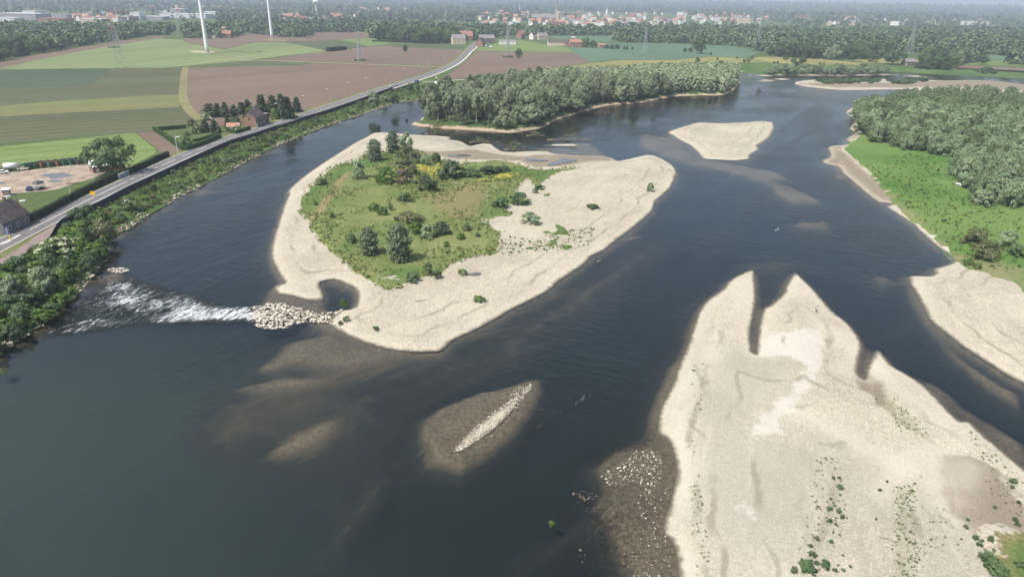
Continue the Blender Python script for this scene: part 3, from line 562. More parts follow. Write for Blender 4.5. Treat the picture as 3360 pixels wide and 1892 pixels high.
ISL_BARE = [D((912, 691), (1040, 700), (1005, 722), (970, 722)), Z(1560, 600, .1792, (30, 340), (130, 210), (270, 190), (320, 300), (280, 470), (180, 460)), Z(1560, 600, .1792, (-20, 560), (80, 560), (180, 720), (330, 850), (100, 850), (-40, 700)), T(1, 1, (660, 640), (720, 560), (760, 560), (690, 660)), Z(1560, 600, .1792, (330, 740), (480, 760), (520, 900), (400, 880))]
sheet('island_meadow', g_isl, mead_z(isl_base, .35, 8), M['isl'], .0075, {'dry': A(ISL_DRY, 9), 'lush': A(ISL_LUSH, 10), 'bare': A(ISL_BARE, 6), 'track': near([T(1, 1, (950, 285), (880, 350), (800, 430), (740, 520), (690, 610), (620, 700), (540, 770), (520, 800))], 1.7)})
for q in (Z(1560, 600, .1792, (1180, 210), (1290, 180), (1460, 190), (1380, 240), (1250, 275)), Z(1560, 600, .1792, (1400, 760), (1500, 730), (1680, 800), (1740, 960), (1600, 970), (1480, 950), (1250, 930), (1170, 900), (1250, 860), (1450, 880)), Z(1560, 600, .1792, (880, 1170), (1250, 1110), (1450, 980), (1560, 1000), (1550, 1100), (1700, 1090), (1820, 1130), (1680, 1230), (1560, 1200), (1530, 1140), (1260, 1170), (930, 1240)), Z(1560, 600, .1792, (930, 560), (1000, 400), (1080, 430), (1010, 540))):
    sheet('weedy_patch', dens(W(q, 1.2), True, .003, .35, 41), mead_z(isl_base, .2, 9), M['isl'], .005, {'lush': lambda V: V[:, 0]*0+.8, 'dry': zero, 'bare': lambda V: V[:, 0]*0+.25})
G_R = [(2750, 478), (2790, 520), (2830, 560), (2880, 610), (2920, 650), (2950, 690), (3000, 725), (3050, 765), (3100, 815), (3140, 850), (3170, 872), (3230, 892), (3290, 915), (3340, 950), (3420, 1000), (4100, 1150), (4500, 700), (4300, 420), (3700, 318), (3200, 300), (2990, 301), (2880, 318), (2820, 345), (2795, 372), (2815, 400), (2800, 440), (2770, 465)]
def right_base(V): return bar_z(1.5, 12, 10, .12)(V, np.maximum(sdist(V, right[::3]), 0))
R_DRY = [D((2400, 650), (2450, 690), (2576, 745), (2576, 690), (2480, 660)), D((2100, 385), (2140, 400), (2220, 480), (2300, 540), (2400, 640), (2330, 590), (2200, 490))]
sheet('right_meadow', dens(W(G_R, 1.6), True, .006, .5, 33), mead_z(right_base, .3, 12), M['mead'], .012, {'dry': A(R_DRY, 10)})
sheet('grassy_corner', dens(W(D((2440, 1330), (2480, 1300), (2576, 1330), (2700, 1380), (2700, 1600), (2500, 1600), (2470, 1440)), 1.2), True, .005, 1.1, 35), lambda V, d: 1.05+np.where(d < .2, -.4, .35*(1-np.exp(-d/2))), M['isl'], .01, {'bare': lambda V: 1.0-1.1*soft(V, W(D((2530, 1390), (2700, 1350), (2700, 1600), (2560, 1600))), 3.5), 'lush': lambda V: soft(V, W(D((2530, 1390), (2700, 1350), (2700, 1600), (2560, 1600))), 6), 'dry': lambda V: 1.0-.8*soft(V, W(D((2530, 1380), (2700, 1350), (2700, 1600), (2560, 1600))), 4)})
# --- left river bank, plain, wooded plateau
bank_poly = np.vstack([wl_left, tl[::-1]])
def bank_z(V, d):
    dw = dist(V, wl_left, False); dt = dist(V, tl, False)
    idx = np.array([np.argmin(((tl-v)**2).sum(1)) for v in V]); zt = tlz[idx]
    f = dw/(dw+dt+1e-6); onb = (f > .001) & (f < .999)
    return -.05+(zt+.05)*np.power(f, .72)+np.where(onb, np.minimum(np.minimum(dw, dt)*.12, 1)*(fbm(V[:, 0]*.15, V[:, 1]*.15, 15, 4)-.5)*1.1, 0)
sheet('river_bank', bank_poly, bank_z, M['bank'], .011)
gp = np.vstack([tl, [[3500, 1500], [9000, 4000], [12000, 14000], [-14000, 14000], [-9000, 3000], [-3000, 200], [-900, 40]]])
sheet('ground', gp, ZL, M['ground'], None)
# far wooded plateau
th = np.radians(np.arange(-62, 62, 1.)); rad = np.array([4200, 5000, 6000, 7000, 7800, 8600, 9600, 11000, 12600])
hz = np.array([0, 6, 18, 34, 50, 62, 70, 73, 73.])
Vh = []; 
for i, r_ in enumerate(rad):
    for t_ in th:
        n_ = fbm(np.array([t_*6+9]), np.array([r_*.0006]), 51, 4)[0]-.5
        Vh.append((r_*math.sin(t_), r_*math.cos(t_), ZL-.5+hz[i]*(1+.22*n_)+ (4*n_ if i > 2 else 0)))
m_ = len(th); ii = (np.arange(len(rad)-1)[:, None]*m_+np.arange(m_-1)).ravel()
link('hills', mesh_np('hills', np.array(Vh), np.stack([ii, ii+1, ii+m_+1, ii+m_], 1)[:, ::-1], [M['hill']], True), kind='structure')
# --- fields, tracks and roads on the plain
def wdir(a, b): q = W([a, b], ZL); return math.atan2(q[1][1]-q[0][1], q[1][0]-q[0][0])
zf_ = [ZL]
def field(name, pts, mat, up, jit=.0): return sheet(name, dens(W(pts, ZL), True, .02, 1.2, 60) if jit else W(pts, ZL), ZL+up, mat, None)
rowA = wdir((130, 212), (522, 173)); rowB = wdir((0, 356), (560, 330)); rowC = wdir((860, 260), (1300, 225)); rowD = wdir((0, 520), (400, 490)); rowE = wdir((1900, 165), (2010, 193))
GR = crop('young_corn', (.165, .215, .090), (.20, .24, .115), 21, rowA, (.045, .075, .022), .9, 0, .012)
field('crop_field', [(-400, 290), (0, 226), (130, 196), (261, 170), (391, 147), (522, 127), (600, 131), (615, 142), (751, 166), (900, 188), (818, 197), (634, 215), (518, 223), (390, 224), (0, 228)], GR, .06)
BR = crop('bare_soil', (.150, .112, .085), (.180, .136, .104), 34, rowC, (.15, .11, .08), .5, 9, .015)
field('ploughed_field', [(-400, 275), (0, 203), (130, 178), (261, 156), (391, 136), (500, 118), (560, 120), (522, 127), (391, 147), (261, 170), (130, 196), (0, 226), (-400, 295)], BR, .04)
GG = crop('beet_rows', (.098, .112, .058), (.128, .128, .070), 0, rowB, (.045, .05, .028), .05, 11, .012, (.075, .11, .06))
field('root_field', [(-500, 300), (0, 229), (390, 226), (600, 223), (596, 270), (594, 320), (602, 350), (650, 392), (655, 398), (600, 410), (505, 430), (440, 436), (0, 471), (-500, 520)], GG, .05)
YG = crop('yellowing_strip', (.145, .158, .070), (.185, .182, .080), 30, rowB, (.09, .10, .045), .7, 0, .02, (.12, .15, .06))
field('yellow_strip_field', T(0, 0, (-900, 1190), (0, 1068), (700, 1010), (1500, 965), (1810, 955), (1840, 1015), (1800, 1075), (1200, 1110), (400, 1150), (0, 1178), (-900, 1290)), YG, .08)
BG = crop('blue_green_rows', (.062, .098, .058), (.085, .115, .065), 0, rowB, (.045, .06, .035), .05, 5, .02)
field('leafy_field', T(0, 0, (-900, 800), (0, 705), (700, 695), (1130, 692), (1000, 800), (900, 872), (400, 888), (0, 895), (-900, 960)), BG, .08)
LG = crop('light_corn', (.135, .205, .060), (.175, .23, .085), 14, rowD, (.055, .095, .022), .6, 0, .03)
field('crop_field', [(-400, 610), (0, 483), (200, 460), (443, 436), (489, 473), (509, 489), (512, 502), (424, 528), (313, 522), (163, 537), (0, 548), (-400, 640)], LG, .06)
field('garden_plot', [(447, 436), (504, 431), (603, 501), (554, 516), (520, 492)], BR, .09)
field('ploughed_field', [(618, 224), (840, 217), (985, 215), (1020, 208), (1200, 212), (1400, 221), (1440, 223), (1411, 235), (1362, 251), (1296, 271), (1231, 287), (1166, 310), (1075, 339), (1003, 364), (960, 376), (900, 392), (700, 420), (668, 394), (640, 371), (617, 330), (612, 290)], BR, .05)
field('ploughed_field', [(862, 197), (1026, 175), (1130, 164), (1202, 154), (1264, 149), (1290, 155), (1531, 164), (1515, 178), (1490, 198), (1456, 216), (1036, 204)], BR, .05)
DG = crop('grey_green_crop', (.085, .115, .058), (.11, .13, .07), 0, rowC, (.05, .06, .03), .05, 6, .02)
field('root_field', [(634, 217), (815, 199), (1026, 206), (985, 213), (840, 215)], DG, .07)
field('ploughed_field', [(600, 127), (700, 124), (822, 108), (905, 110), (1035, 104), (1212, 104), (1222, 127), (1110, 132), (940, 137), (840, 139), (740, 160), (615, 140)], BR, .03)
field('crop_field', [(740, 162), (840, 140), (932, 139), (1000, 152), (1075, 168), (1036, 173), (900, 188)], GR, .05)
field('root_field', [(958, 140), (1070, 135), (1192, 153), (1130, 162), (1078, 168), (1000, 152)], DG, .07)
field('pasture', [(1110, 132), (1222, 127), (1297, 133), (1262, 147), (1202, 152), (1166, 140)], LG, .05)
field('root_field', [(1290, 150), (1400, 144), (1540, 152), (1531, 163), (1290, 155)], DG, .05)
field('ploughed_field', [(1561, 169), (1680, 171), (1882, 173), (1938, 205), (1863, 217), (1680, 239), (1557, 252), (1432, 270), (1462, 249), (1500, 224), (1540, 192)], BR, .05)
field('pasture', [(1570, 157), (1605, 148), (1680, 131), (1722, 134), (1826, 153), (1862, 156), (1882, 172), (1680, 170), (1561, 168)], LG, .05)
TG = crop('blue_green_wheat', (.085, .150, .095), (.105, .165, .110), 24, rowE, (.12, .17, .12), .8, 0, .012)
field('wheat_field', [(1866, 156), (1990, 158), (1934, 141), (2169, 143), (2277, 147), (2397, 152), (2446, 160), (2480, 172), (2476, 180), (2440, 190), (2330, 185), (2202, 196), (2006, 197), (1938, 204), (1882, 173)], TG, .05)
field('wheat_field', [(1794, 119), (2019, 119), (2009, 135), (1941, 139), (1837, 130)], TG, .05)
YM = crop('hay_meadow', (.20, .205, .075), (.27, .245, .095), 0, rowE, (.14, .15, .06), .05, 0, .02, (.13, .17, .06))
field('hay_meadow', [(1863, 219), (1938, 207), (2035, 198), (2202, 198), (2332, 187), (2440, 191), (2520, 187), (2680, 193), (2840, 208), (2830, 215), (2600, 211), (2520, 206), (2200, 206), (2038, 217), (1908, 227), (1690, 238)], YM, .07)
field('pasture', T(3, 0, (2050, 632), (2300, 612), (2500, 612), (2600, 665), (1960, 652)), LG, .05)
field('ploughed_field', T(3, 0, (1950, 657), (2576, 682), (2900, 700), (2900, 735), (2576, 716), (2150, 695), (1890, 688)), BR, .05)
field('pasture', T(3, 0, (2230, 548), (2500, 575), (2500, 606), (2250, 600)), TG, .05)
field('pasture', [(2800, 196), (2880, 190), (2990, 195), (3120, 200), (3000, 206), (2850, 208)], YM, .06)
sheet('farm_yard', dens(W([(-250, 600), (0, 568), (60, 562), (120, 556), (250, 541), (306, 535), (352, 560), (340, 575), (300, 588), (256, 600), (180, 624), (66, 634), (40, 642), (0, 656), (-250, 720)], ZL), True, .02, 1, 61), ZL+.05, M['yard'], None)
field('lawn', [(400, 528), (505, 492), (512, 504), (430, 546), (405, 560)], LG, .07)
sheet('turbine_pad', W(Z(440, 0, .1941, (930, 870), (1000, 858), (1350, 868), (1400, 885), (1250, 900), (1030, 895)), ZL), ZL+.09, M['track'], None)
sheet('turbine_pad', W(T(1, 0, (60, 400), (150, 392), (330, 405), (280, 418), (120, 412)), ZL), ZL+.09, M['trackg'], None)
def way(name, pts, w, mat, up, k=.03): return ribbon(name, dens(W(pts, ZL), False, k), w, ZL+up, mat)
way('farm_track', T(0, 0, (1868, 678), (1852, 760), (1845, 860), (1840, 960), (1855, 1030), (1890, 1095), (1950, 1160), (2020, 1208)), 5.5, M['trackg'], .12)
way('farm_track', T(1, 0, (-200, 606), (0, 607), (500, 626), (1000, 644), (1500, 662), (1895, 677)), 4., M['track'], .12)
way('farm_track', T(2, 0, (-540, 673), (-300, 683), (0, 690), (180, 700), (330, 690)), 3.5, M['trackg'], .12)
way('farm_track', Z(440, 0, .1941, (590, 765), (900, 800), (1200, 835), (1350, 868), (1450, 905), (1520, 940), (1650, 985), (2000, 1003), (2360, 970)), 4, M['trackg'], .13)
way('dyke_track', [(1385, 270), (1430, 268), (1520, 262), (1600, 254), (1680, 244), (1830, 233), (1905, 229), (2040, 219), (2140, 214), (2300, 209)], 3.0, M['concrete'], .13)
way('cycle_path', T(1, 0, (1380, 892), (1480, 860), (1590, 826), (1700, 790), (1870, 728), (2000, 668), (2100, 598), (2170, 524), (2212, 486), (2235, 460)), 2.6, M['concrete'], .14)
RU = [(-300, 930), (-120, 845), (0, 789), (40, 770), (132, 726), (200, 690), (276, 652), (360, 611), (420, 583), (515, 540), (581, 509), (662, 478), (732, 451), (823, 426), (884, 407), (924, 396), (1003, 369), (1075, 343), (1166, 314), (1231, 290), (1296, 273), (1362, 253), (1411, 237), (1460, 217), (1492, 201), (1518, 181), (1535, 160), (1554, 140), (1574, 132)]
RL = [(-300, 985), (-120, 890), (0, 820), (70, 788), (152, 738), (220, 698), (300, 659), (400, 614), (420, 604), (555, 541), (621, 513), (682, 489), (742, 462), (803, 442), (884, 419), (944, 401), (1003, 381), (1075, 355), (1166, 326), (1231, 303), (1296, 284), (1362, 263), (1411, 248), (1460, 229), (1492, 215), (1518, 196), (1535, 177), (1557, 152), (1576, 137)]
ZR = ZL+.15
ru, rl = dens(W(RU, ZR), False, .02), dens(W(RL, ZR), False, .02)
def resamp(l, n):
    s = np.r_[0, np.cumsum(np.linalg.norm(np.diff(l, axis=0), axis=1))]; t = np.linspace(0, s[-1], n); return np.stack([np.interp(t, s, l[:, 0]), np.interp(t, s, l[:, 1])], 1)
mid0 = resamp(ru, 260)
def nearest_on(l, p):
    a, b = l[:-1], l[1:]; ab = b-a; t = np.clip(((p-a)*ab).sum(1)/((ab**2).sum(1)+1e-9), 0, 1); q = a+t[:, None]*ab
    return q[np.argmin(((q-p)**2).sum(1))]
opp = np.array([nearest_on(rl, p) for p in mid0]); center = (mid0+opp)/2
center = np.array([center[max(0, i-6):i+7].mean(0) for i in range(len(center))])
tang = np.gradient(center, axis=0); tang /= np.linalg.norm(tang, axis=1)[:, None]; nor = np.stack([-tang[:, 1], tang[:, 0]], 1)
RW = 8.0
road = strip('road', center+nor*RW/2, center-nor*RW/2, ZR, M['asphalt'])
strip('verge', center+nor*(RW/2+3.2), center+nor*RW/2, ZL+.10, M['verge'])
for s_ in (1, -1):
    strip('edge_line', center+nor*s_*(RW/2-.1), center+nor*s_*(RW/2-.55), ZR+.02, M['concrete'], None, road)
# centre markings
cum = np.r_[0, np.cumsum(np.linalg.norm(np.diff(center, axis=0), axis=1))]
def on_road(s, off=0., z=ZR):
    x = np.interp(s, cum, center[:, 0]); y = np.interp(s, cum, center[:, 1]); t = np.array([np.interp(s, cum, tang[:, 0]), np.interp(s, cum, tang[:, 1])]); t /= np.linalg.norm(t)
    return Vector((x-t[1]*off, y+t[0]*off, z)), math.atan2(t[1], t[0])
def road_s(u, v):
    q = W([(u, v)], ZR)[0]; return cum[np.argmin(((center-q)**2).sum(1))]
dm = MB().box((0, 0, 0), (9., .22, .012), 0).mesh('lane_marking', M['paint']); dms = MB().box((0, 0, 0), (2.4, .22, .012), 0).mesh('lane_marking', M['paint'])
s0, s1 = road_s(110, 760), road_s(420, 594)
lm = [on_road(s, 0, ZR+.025) for s in np.linspace(s0, s1, 60)]
strip('lane_marking', [(p.x-math.sin(a)*.12, p.y+math.cos(a)*.12) for p, a in lm], [(p.x+math.sin(a)*.12, p.y-math.cos(a)*.12) for p, a in lm], ZR+.025, M['paint'], None, road)
s = s1+4; nd = 0
while s < cum[-1]-10:
    p, a = on_road(s, 0, ZR+.024); short = (int(s/60) % 3 == 1) or s > road_s(900, 405)
    link('lane_marking', dms if short else dm, road, loc=p, rz=a); s += 6 if short else 14; nd += 1
hz0, hz1 = road_s(20, 800), road_s(100, 765)
hb = MB()
for i in range(12):
    p, a = on_road(hz0+(hz1-hz0)*i/12, 0); w = 1.9*(1-i/13)
    hb.box((p.x, p.y, ZR+.022), (.7, w, .012), a+.9)
hb.obj('hatched_marking', M['paint'], road)
# cycle path along the wall and the verge between
top = np.vstack([wa[1:], wb]); topd = dens(top, False, .012)
tt_ = np.gradient(topd, axis=0); tt_ /= np.linalg.norm(tt_, axis=1)[:, None]; tn = np.stack([-tt_[:, 1], tt_[:, 0]], 1)
dr = np.array([np.linalg.norm(nearest_on(center, p)-p) for p in topd])-RW/2
pw = np.minimum(np.where(np.arange(len(topd)) < len(topd)*.22, 4.2, 2.4), np.maximum(.3, dr-.6))
strip('path', topd+tn*pw[:, None], topd+tn*.02, ZL+.14, M['path'], n=len(topd))
strip('verge', topd+tn*(dr-.05)[:, None], topd+tn*pw[:, None], ZL+.10, M['verge'], n=len(topd))
def spot(name, pts, up, mat): return sheet(name, dens(W(pts, ZL), True, .01, .5, 71), ZL+up, mat, None)
spot('puddle', Z(0, 500, .2, (620, 380), (850, 345), (1050, 335), (1200, 395), (1000, 425), (830, 440), (780, 405)), .07, M['puddle'])
spot('puddle', Z(0, 500, .2, (740, 480), (930, 450), (1030, 480), (880, 500)), .07, M['puddle'])
spot('puddle', Z(0, 500, .2, (-80, 490), (60, 490), (110, 515), (0, 530)), .07, M['puddle'])
def isl_puddle(q, z=.9):
    sheet('puddle', dens(W(q, z), True, .006, .3, 72), z, M['puddle'], None)
def up_z(u, v, grass=False):
    """height of the island, right bank or plain surface seen at a photo point"""
    for z in (1.0,):
        V = W([(u, v)], z)
    for outline, h, L, sd in ((isl, 1.25, 9, 2), (bigb, 1.3, 8, 4), (right, 1.5, 12, 10), (wil, 2.4, 4, 12), (midb, 1., 10, 6)):
        if inpoly(V, outline[::2])[0]: return float(bar_z(h, L, sd, .22 if outline is bigb else (.12 if outline is right else .18))(V, np.maximum(sdist(V, outline[::2]), 0))[0])+(.3 if grass else 0)
    return 0.
for q in (Z(1340, 400, .295, (430, 372), (520, 357), (690, 362), (680, 378), (470, 390)), Z(1340, 400, .295, (1310, 402), (1450, 412), (1560, 425), (1480, 437), (1330, 430)), Z(1340, 400, .295, (1540, 480), (1620, 440), (1730, 405), (1880, 425), (1800, 445), (1700, 465), (1580, 487))):
    zc = up_z(*np.mean(q, 0)); isl_puddle(q, zc+.22)
isl_puddle(T(1, 1, (2120, 1300), (2250, 1285), (2275, 1300), (2200, 1320)), up_z(1554, 899)+.15)
# ------------------------------------------------------------------ vegetation models
def quads(C, Nn, S, seed, asp=1.4):
    """leaf faces: centres, normals, sizes"""
    r = np.random.default_rng(seed); n = len(C)
    a = np.cross(Nn, r.normal(size=(n, 3))); a /= np.linalg.norm(a, axis=1)[:, None]+1e-9; b = np.cross(Nn, a)
    a = a*(S*asp*.5)[:, None]; b = b*(S*.5)[:, None]; bend = Nn*(S*.12)[:, None]
    V = np.stack([C-a-bend, C-b, C+a-bend, C+b], 1).reshape(-1, 3); F = np.arange(4*n).reshape(n, 4)
    return V, F
def crown(name, mat, h, w, base, nblob, nleaf, leaf, shape, seed, flat=1., up=.3, blobr=.24, mat2=None, frac2=0.):
    """foliage: leaf faces on many small clumps spread through an uneven crown"""
    r = np.random.default_rng(seed); B = []; R = []
    k = 0
    while len(B) < nblob and k < 20000:
        k += 1; t = r.random()**.85; a = r.random()*6.283
        rad = shape(t)*w/2*(1+.28*math.sin(a*2+seed)+.16*math.sin(a*5+seed*3))*(.35+.65*math.sqrt(r.random()))
        B.append((rad*math.cos(a), rad*math.sin(a), base+t*(h-base))); R.append(blobr*w*.5*(.6+.8*r.random()))
    B = np.array(B); R = np.array(R); vb = r.random(nblob)
    i = r.integers(0, nblob, nleaf); d = r.normal(size=(nleaf, 3)); d[:, 2] += up; d /= np.linalg.norm(d, axis=1)[:, None]
    C = B[i]+d*R[i][:, None]*(np.array([1, 1, flat]))*(.55+.5*r.random(nleaf))[:, None]
    C[:, 2] = np.maximum(C[:, 2], base*.6+.05)
    out = C-np.array([0, 0, base+(h-base)*.4]); out /= np.linalg.norm(out, axis=1)[:, None]+1e-9
    Nn = d*.5+out*.65+r.normal(size=(nleaf, 3))*.34; Nn /= np.linalg.norm(Nn, axis=1)[:, None]
    S = leaf*(.6+.8*r.random(nleaf)); V, F = quads(C, Nn, S, seed)
    v = np.clip(vb[i]*.75+.25*r.random(nleaf), 0, 1)
    mi = None; mats = [mat]
    if mat2: mats.append(mat2); top = (C[:, 2]-base)/(h-base); mi = ((r.random(nleaf) < frac2*np.clip(top*1.5, 0, 1)) & (d[:, 2] > -.1)).astype(int)
    return mesh_np(name, V, F, mats, False, mi, {'v': v})
dome = lambda t: math.sqrt(max(0, 1-(t*1.02-.02)**2)) if t > .12 else .75+t*1.6
ball = lambda t: math.sqrt(max(.02, 1-(2*t-1)**2*.95))
egg = lambda t: (.55+1.5*t) if t < .3 else max(.05, math.sqrt(max(0, 1-((t-.3)/.7)**2)))
cone = lambda t: 1.0-t*.86
col_ = lambda t: (.82+.2*math.sin(t*3.1)) if t < .72 else max(.1, (1-t)/.28*.85+.1)
def tubes(name, paths, mat, n=6):
    m = MB()
    for pts, r0, r1 in paths:
        k = len(pts)-1
        for i in range(k): m.cyl(pts[i], pts[i+1], r0+(r1-r0)*i/k, r0+(r1-r0)*(i+1)/k, n, 0, i in (0, k-1))
    return m.mesh(name, mat, True)
def trunk(name, h, r, mat, seed, stems=1, spread=.3, limbs=4):
    q = random.Random(seed); P_ = []
    for s_ in range(stems):
        a = q.random()*6.28; l = (0 if stems == 1 else spread*h*(.4+.6*q.random()))
        p = [(0 if stems == 1 else math.cos(a)*r*1.5, 0 if stems == 1 else math.sin(a)*r*1.5, -.3)]
        for i in range(1, 5): t = i/4; p.append((math.cos(a)*l*t*t+q.uniform(-.04, .04)*h*t, math.sin(a)*l*t*t+q.uniform(-.04, .04)*h*t, h*t*.9))
        P_.append((p, r*(1 if stems == 1 else .65), r*.25))
        for j in range(limbs):
            t = .4+.5*j/limbs; b = q.random()*6.28; z = h*t*.9; x = math.cos(a)*l*t*t; y = math.sin(a)*l*t*t; L = h*.28*(1.2-t)
            P_.append(([(x, y, z), (x+math.cos(b)*L*.6, y+math.sin(b)*L*.6, z+L*.4), (x+math.cos(b)*L, y+math.sin(b)*L, z+L*.9)], r*.4, r*.1))
    return tubes(name, P_, mat)
KIND = {}
def reg(kind, thing_name, crowns, trunks, h, w): KIND[kind] = (thing_name, crowns, trunks, h, w)
reg('willow', 'willow_tree', [crown('willow_crown', M['willow'], 9.5, 8.2, 1.0, 54, 4200, .42, dome, 100+i, 1., .35, .27) for i in range(5)], [trunk('willow_trunk', 6.5, .22, M['birch'], 50+i, 3, .22, 3) for i in range(3)], 9.5, 8.2)
reg('poplar', 'willow_tree', [crown('willow_crown', M['willow'], 10.5, 5.2, 5.6, 30, 1900, .40, egg, 120+i, 1., .35, .30) for i in range(3)], [trunk('pale_trunk', 8.5, .20, M['birch'], 60+i, 2, .12, 3) for i in range(3)], 10.5, 5.2)
reg('thicket', 'willow_bush', [crown('bush_crown', M['thick'], 5.6, 7.0, .15, 50, 3600, .38, dome, 140+i, 1., .4, .27) for i in range(5)], [trunk('bush_stems', 3.8, .13, M['bark'], 70, 4, .3, 2)], 5.6, 7.0)
reg('broad', 'broadleaf_tree', [crown('leafy_crown', M['leaf'], 14., 11.5, 1.6, 40, 1900, .80, egg, 160+i, 1., .4, .30) for i in range(6)], [trunk('trunk', 9.5, .34, M['bark'], 80+i, 1, .2, 5) for i in range(2)], 14., 11.5)
reg('round', 'broadleaf_tree', [crown('leafy_crown', M['leafd'], 11., 10.5, 2.2, 60, 4200, .46, ball, 180+i, 1., .35, .25) for i in range(2)], [trunk('trunk', 8., .36, M['bark'], 90, 1, .2, 6)], 11., 10.5)
reg('bush', 'bush', [crown('bush_crown', M['leafd'], 3., 4., .05, 34, 1500, .27, dome, 200+i, 1., .4, .27) for i in range(3)], None, 3., 4.)
reg('bright', 'bush', [crown('bush_crown', M['leafb'], 3., 4., .05, 34, 1500, .28, dome, 210+i, .8, .4, .27) for i in range(3)], None, 3., 4.)
reg('olive', 'bush', [crown('bush_crown', M['olive'], 3., 4.4, .05, 34, 1500, .25, dome, 220+i, 1., .4, .27) for i in range(2)], None, 3., 4.4)
reg('grey', 'bush', [crown('bush_crown', M['thick'], 3., 3.6, .05, 34, 1500, .24, dome, 230+i, 1., .4, .27) for i in range(3)], None, 3., 3.6)
reg('dead', 'bush', [crown('bush_crown', M['dead'], 3., 3.8, .05, 30, 1300, .20, dome, 240, 1., .4, .27)], None, 3., 3.8)
reg('elder', 'elder_bush', [crown('bush_crown', M['leafb'], 3.2, 4.2, .05, 34, 1700, .28, dome, 250+i, .8, .5, .26, M['blossom'], .55) for i in range(2)], None, 3.2, 4.2)
reg('shrub', 'shrub', [crown('shrub_crown', (M['bank2'] if 'bank2' in M else M['leafd']) if i % 2 else M['leafb'], 2.4, 4.2, -.3, 30, 1100, .30, dome, 260+i, .8, .4, .30) for i in range(4)], None, 2.4, 4.2)
def spire(name, mat, h, w, tiers, per, leaf, seed, droop=.25, f=cone):
    """upright tree built of tiers of branch sprays"""
    r = np.random.default_rng(seed); C = []; Nn = []; vv = []
    for i in range(tiers):
        t = (i+.4*r.random())/tiers; z = .25+t*(h-.4); R = f(t)*w/2
        for j in range(per):
            a = r.random()*6.283; rad = R*(.25+.75*r.random()**.5)*(1+.15*math.sin(a*3+i)); v = r.random()
            for k_ in range(3):
                rr_ = rad*(1-.12*k_)+r.normal()*.05*w
                C.append((rr_*math.cos(a), rr_*math.sin(a), z-droop*rr_+r.normal()*.05*h/tiers*3)); n_ = np.array([math.cos(a)*.7, math.sin(a)*.7, .7])+r.normal(size=3)*.5; Nn.append(n_/np.linalg.norm(n_)); vv.append(v*.8+.2*r.random())
    C = np.array(C); Nn = np.array(Nn); S = leaf*(.6+.8*r.random(len(C))); V, F = quads(C, Nn, S, seed, 2.0)
    return mesh_np(name, V, F, [mat], False, None, {'v': np.array(vv)})
reg('columnar', 'columnar_tree', [spire('upright_crown', M['spruce'], 11., 6.4, 22, 60, .36, 300+i, -.10, col_) for i in range(3)], [trunk('trunk', 9., .2, M['bark'], 91, 1, .1, 0)], 11., 6.4)
reg('pine', 'pine_tree', [spire('pine_crown', M['pine'], 10., 7., 11, 54, .50, 310+i, .12, lambda t: ((.55+1.2*t) if t < .3 else (1-t)*1.1+.14)*(.8+.35*math.sin(t*31))) for i in range(4)], [trunk('trunk', 8.5, .22, M['bark'], 92, 1, .1, 3)], 10., 7.)
reg('spruce', 'spruce_tree', [spire('spruce_crown', M['pine'], 12., 6.4, 18, 64, .42, 320+i, .22) for i in range(3)], [trunk('trunk', 10., .2, M['bark'], 93, 1, .1, 0)], 12., 6.4)
_n = [0]
def plant(kind, x, y, z, h, w, label, cat, group=None, rz=None, flat=False):
    name, crowns, trunks, H0, W0 = KIND[kind]; _n[0] += 1; i = _n[0]
    rz = (i*2.399) % 6.283 if rz is None else rz; sc = (w/W0, w/W0, h/H0)
    if not trunks:
        o = link(name, crowns[i % len(crowns)], loc=(x, y, z), rz=rz); o.scale = sc
        return tag(o, label, cat, group)
    r = thing(name, (x, y, z), label, cat, group, rz); r.scale = sc
    link('crown', crowns[i % len(crowns)], r); link('trunk', trunks[i % len(trunks)], r)
    return r
def plant_px(kind, u, v, wp, hp, label, cat='bush', group=None, z=None, foot=.12):
    """plant at the photo point of its base; wp, hp = size in photo pixels"""
    z = up_z(u, v, True) if z is None else z
    p = P(u, v, z); s = pxm(p); d = depth(*p); ang = math.asin(min(1, (CAM_H-z)/math.hypot(p.length, 0.1)))
    w = wp/s; h = max(.5, (hp/s-w*.45*math.sin(ang))/max(.45, math.cos(ang)))
    dirv = Vector((p.x, p.y, 0)).normalized(); p = p+dirv*(w*.30)      # the traced base is the near edge of the crown
    return plant(kind, p.x, p.y, z-.05, h, w, label, cat, group)
def scatter(poly, step, jit=.75, seed=0):
    """points in a ground polygon, roughly step apart"""
    r = np.random.default_rng(seed); x0, y0 = poly.min(0); x1, y1 = poly.max(0)
    X, Y = np.meshgrid(np.arange(x0, x1, step), np.arange(y0, y1, step)); X = X+(np.arange(X.shape[0]) % 2)[:, None]*step/2
    q = np.stack([X.ravel(), Y.ravel()], 1)+(r.random((X.size, 2))-.5)*step*jit
    return q[inpoly(q, poly)], r
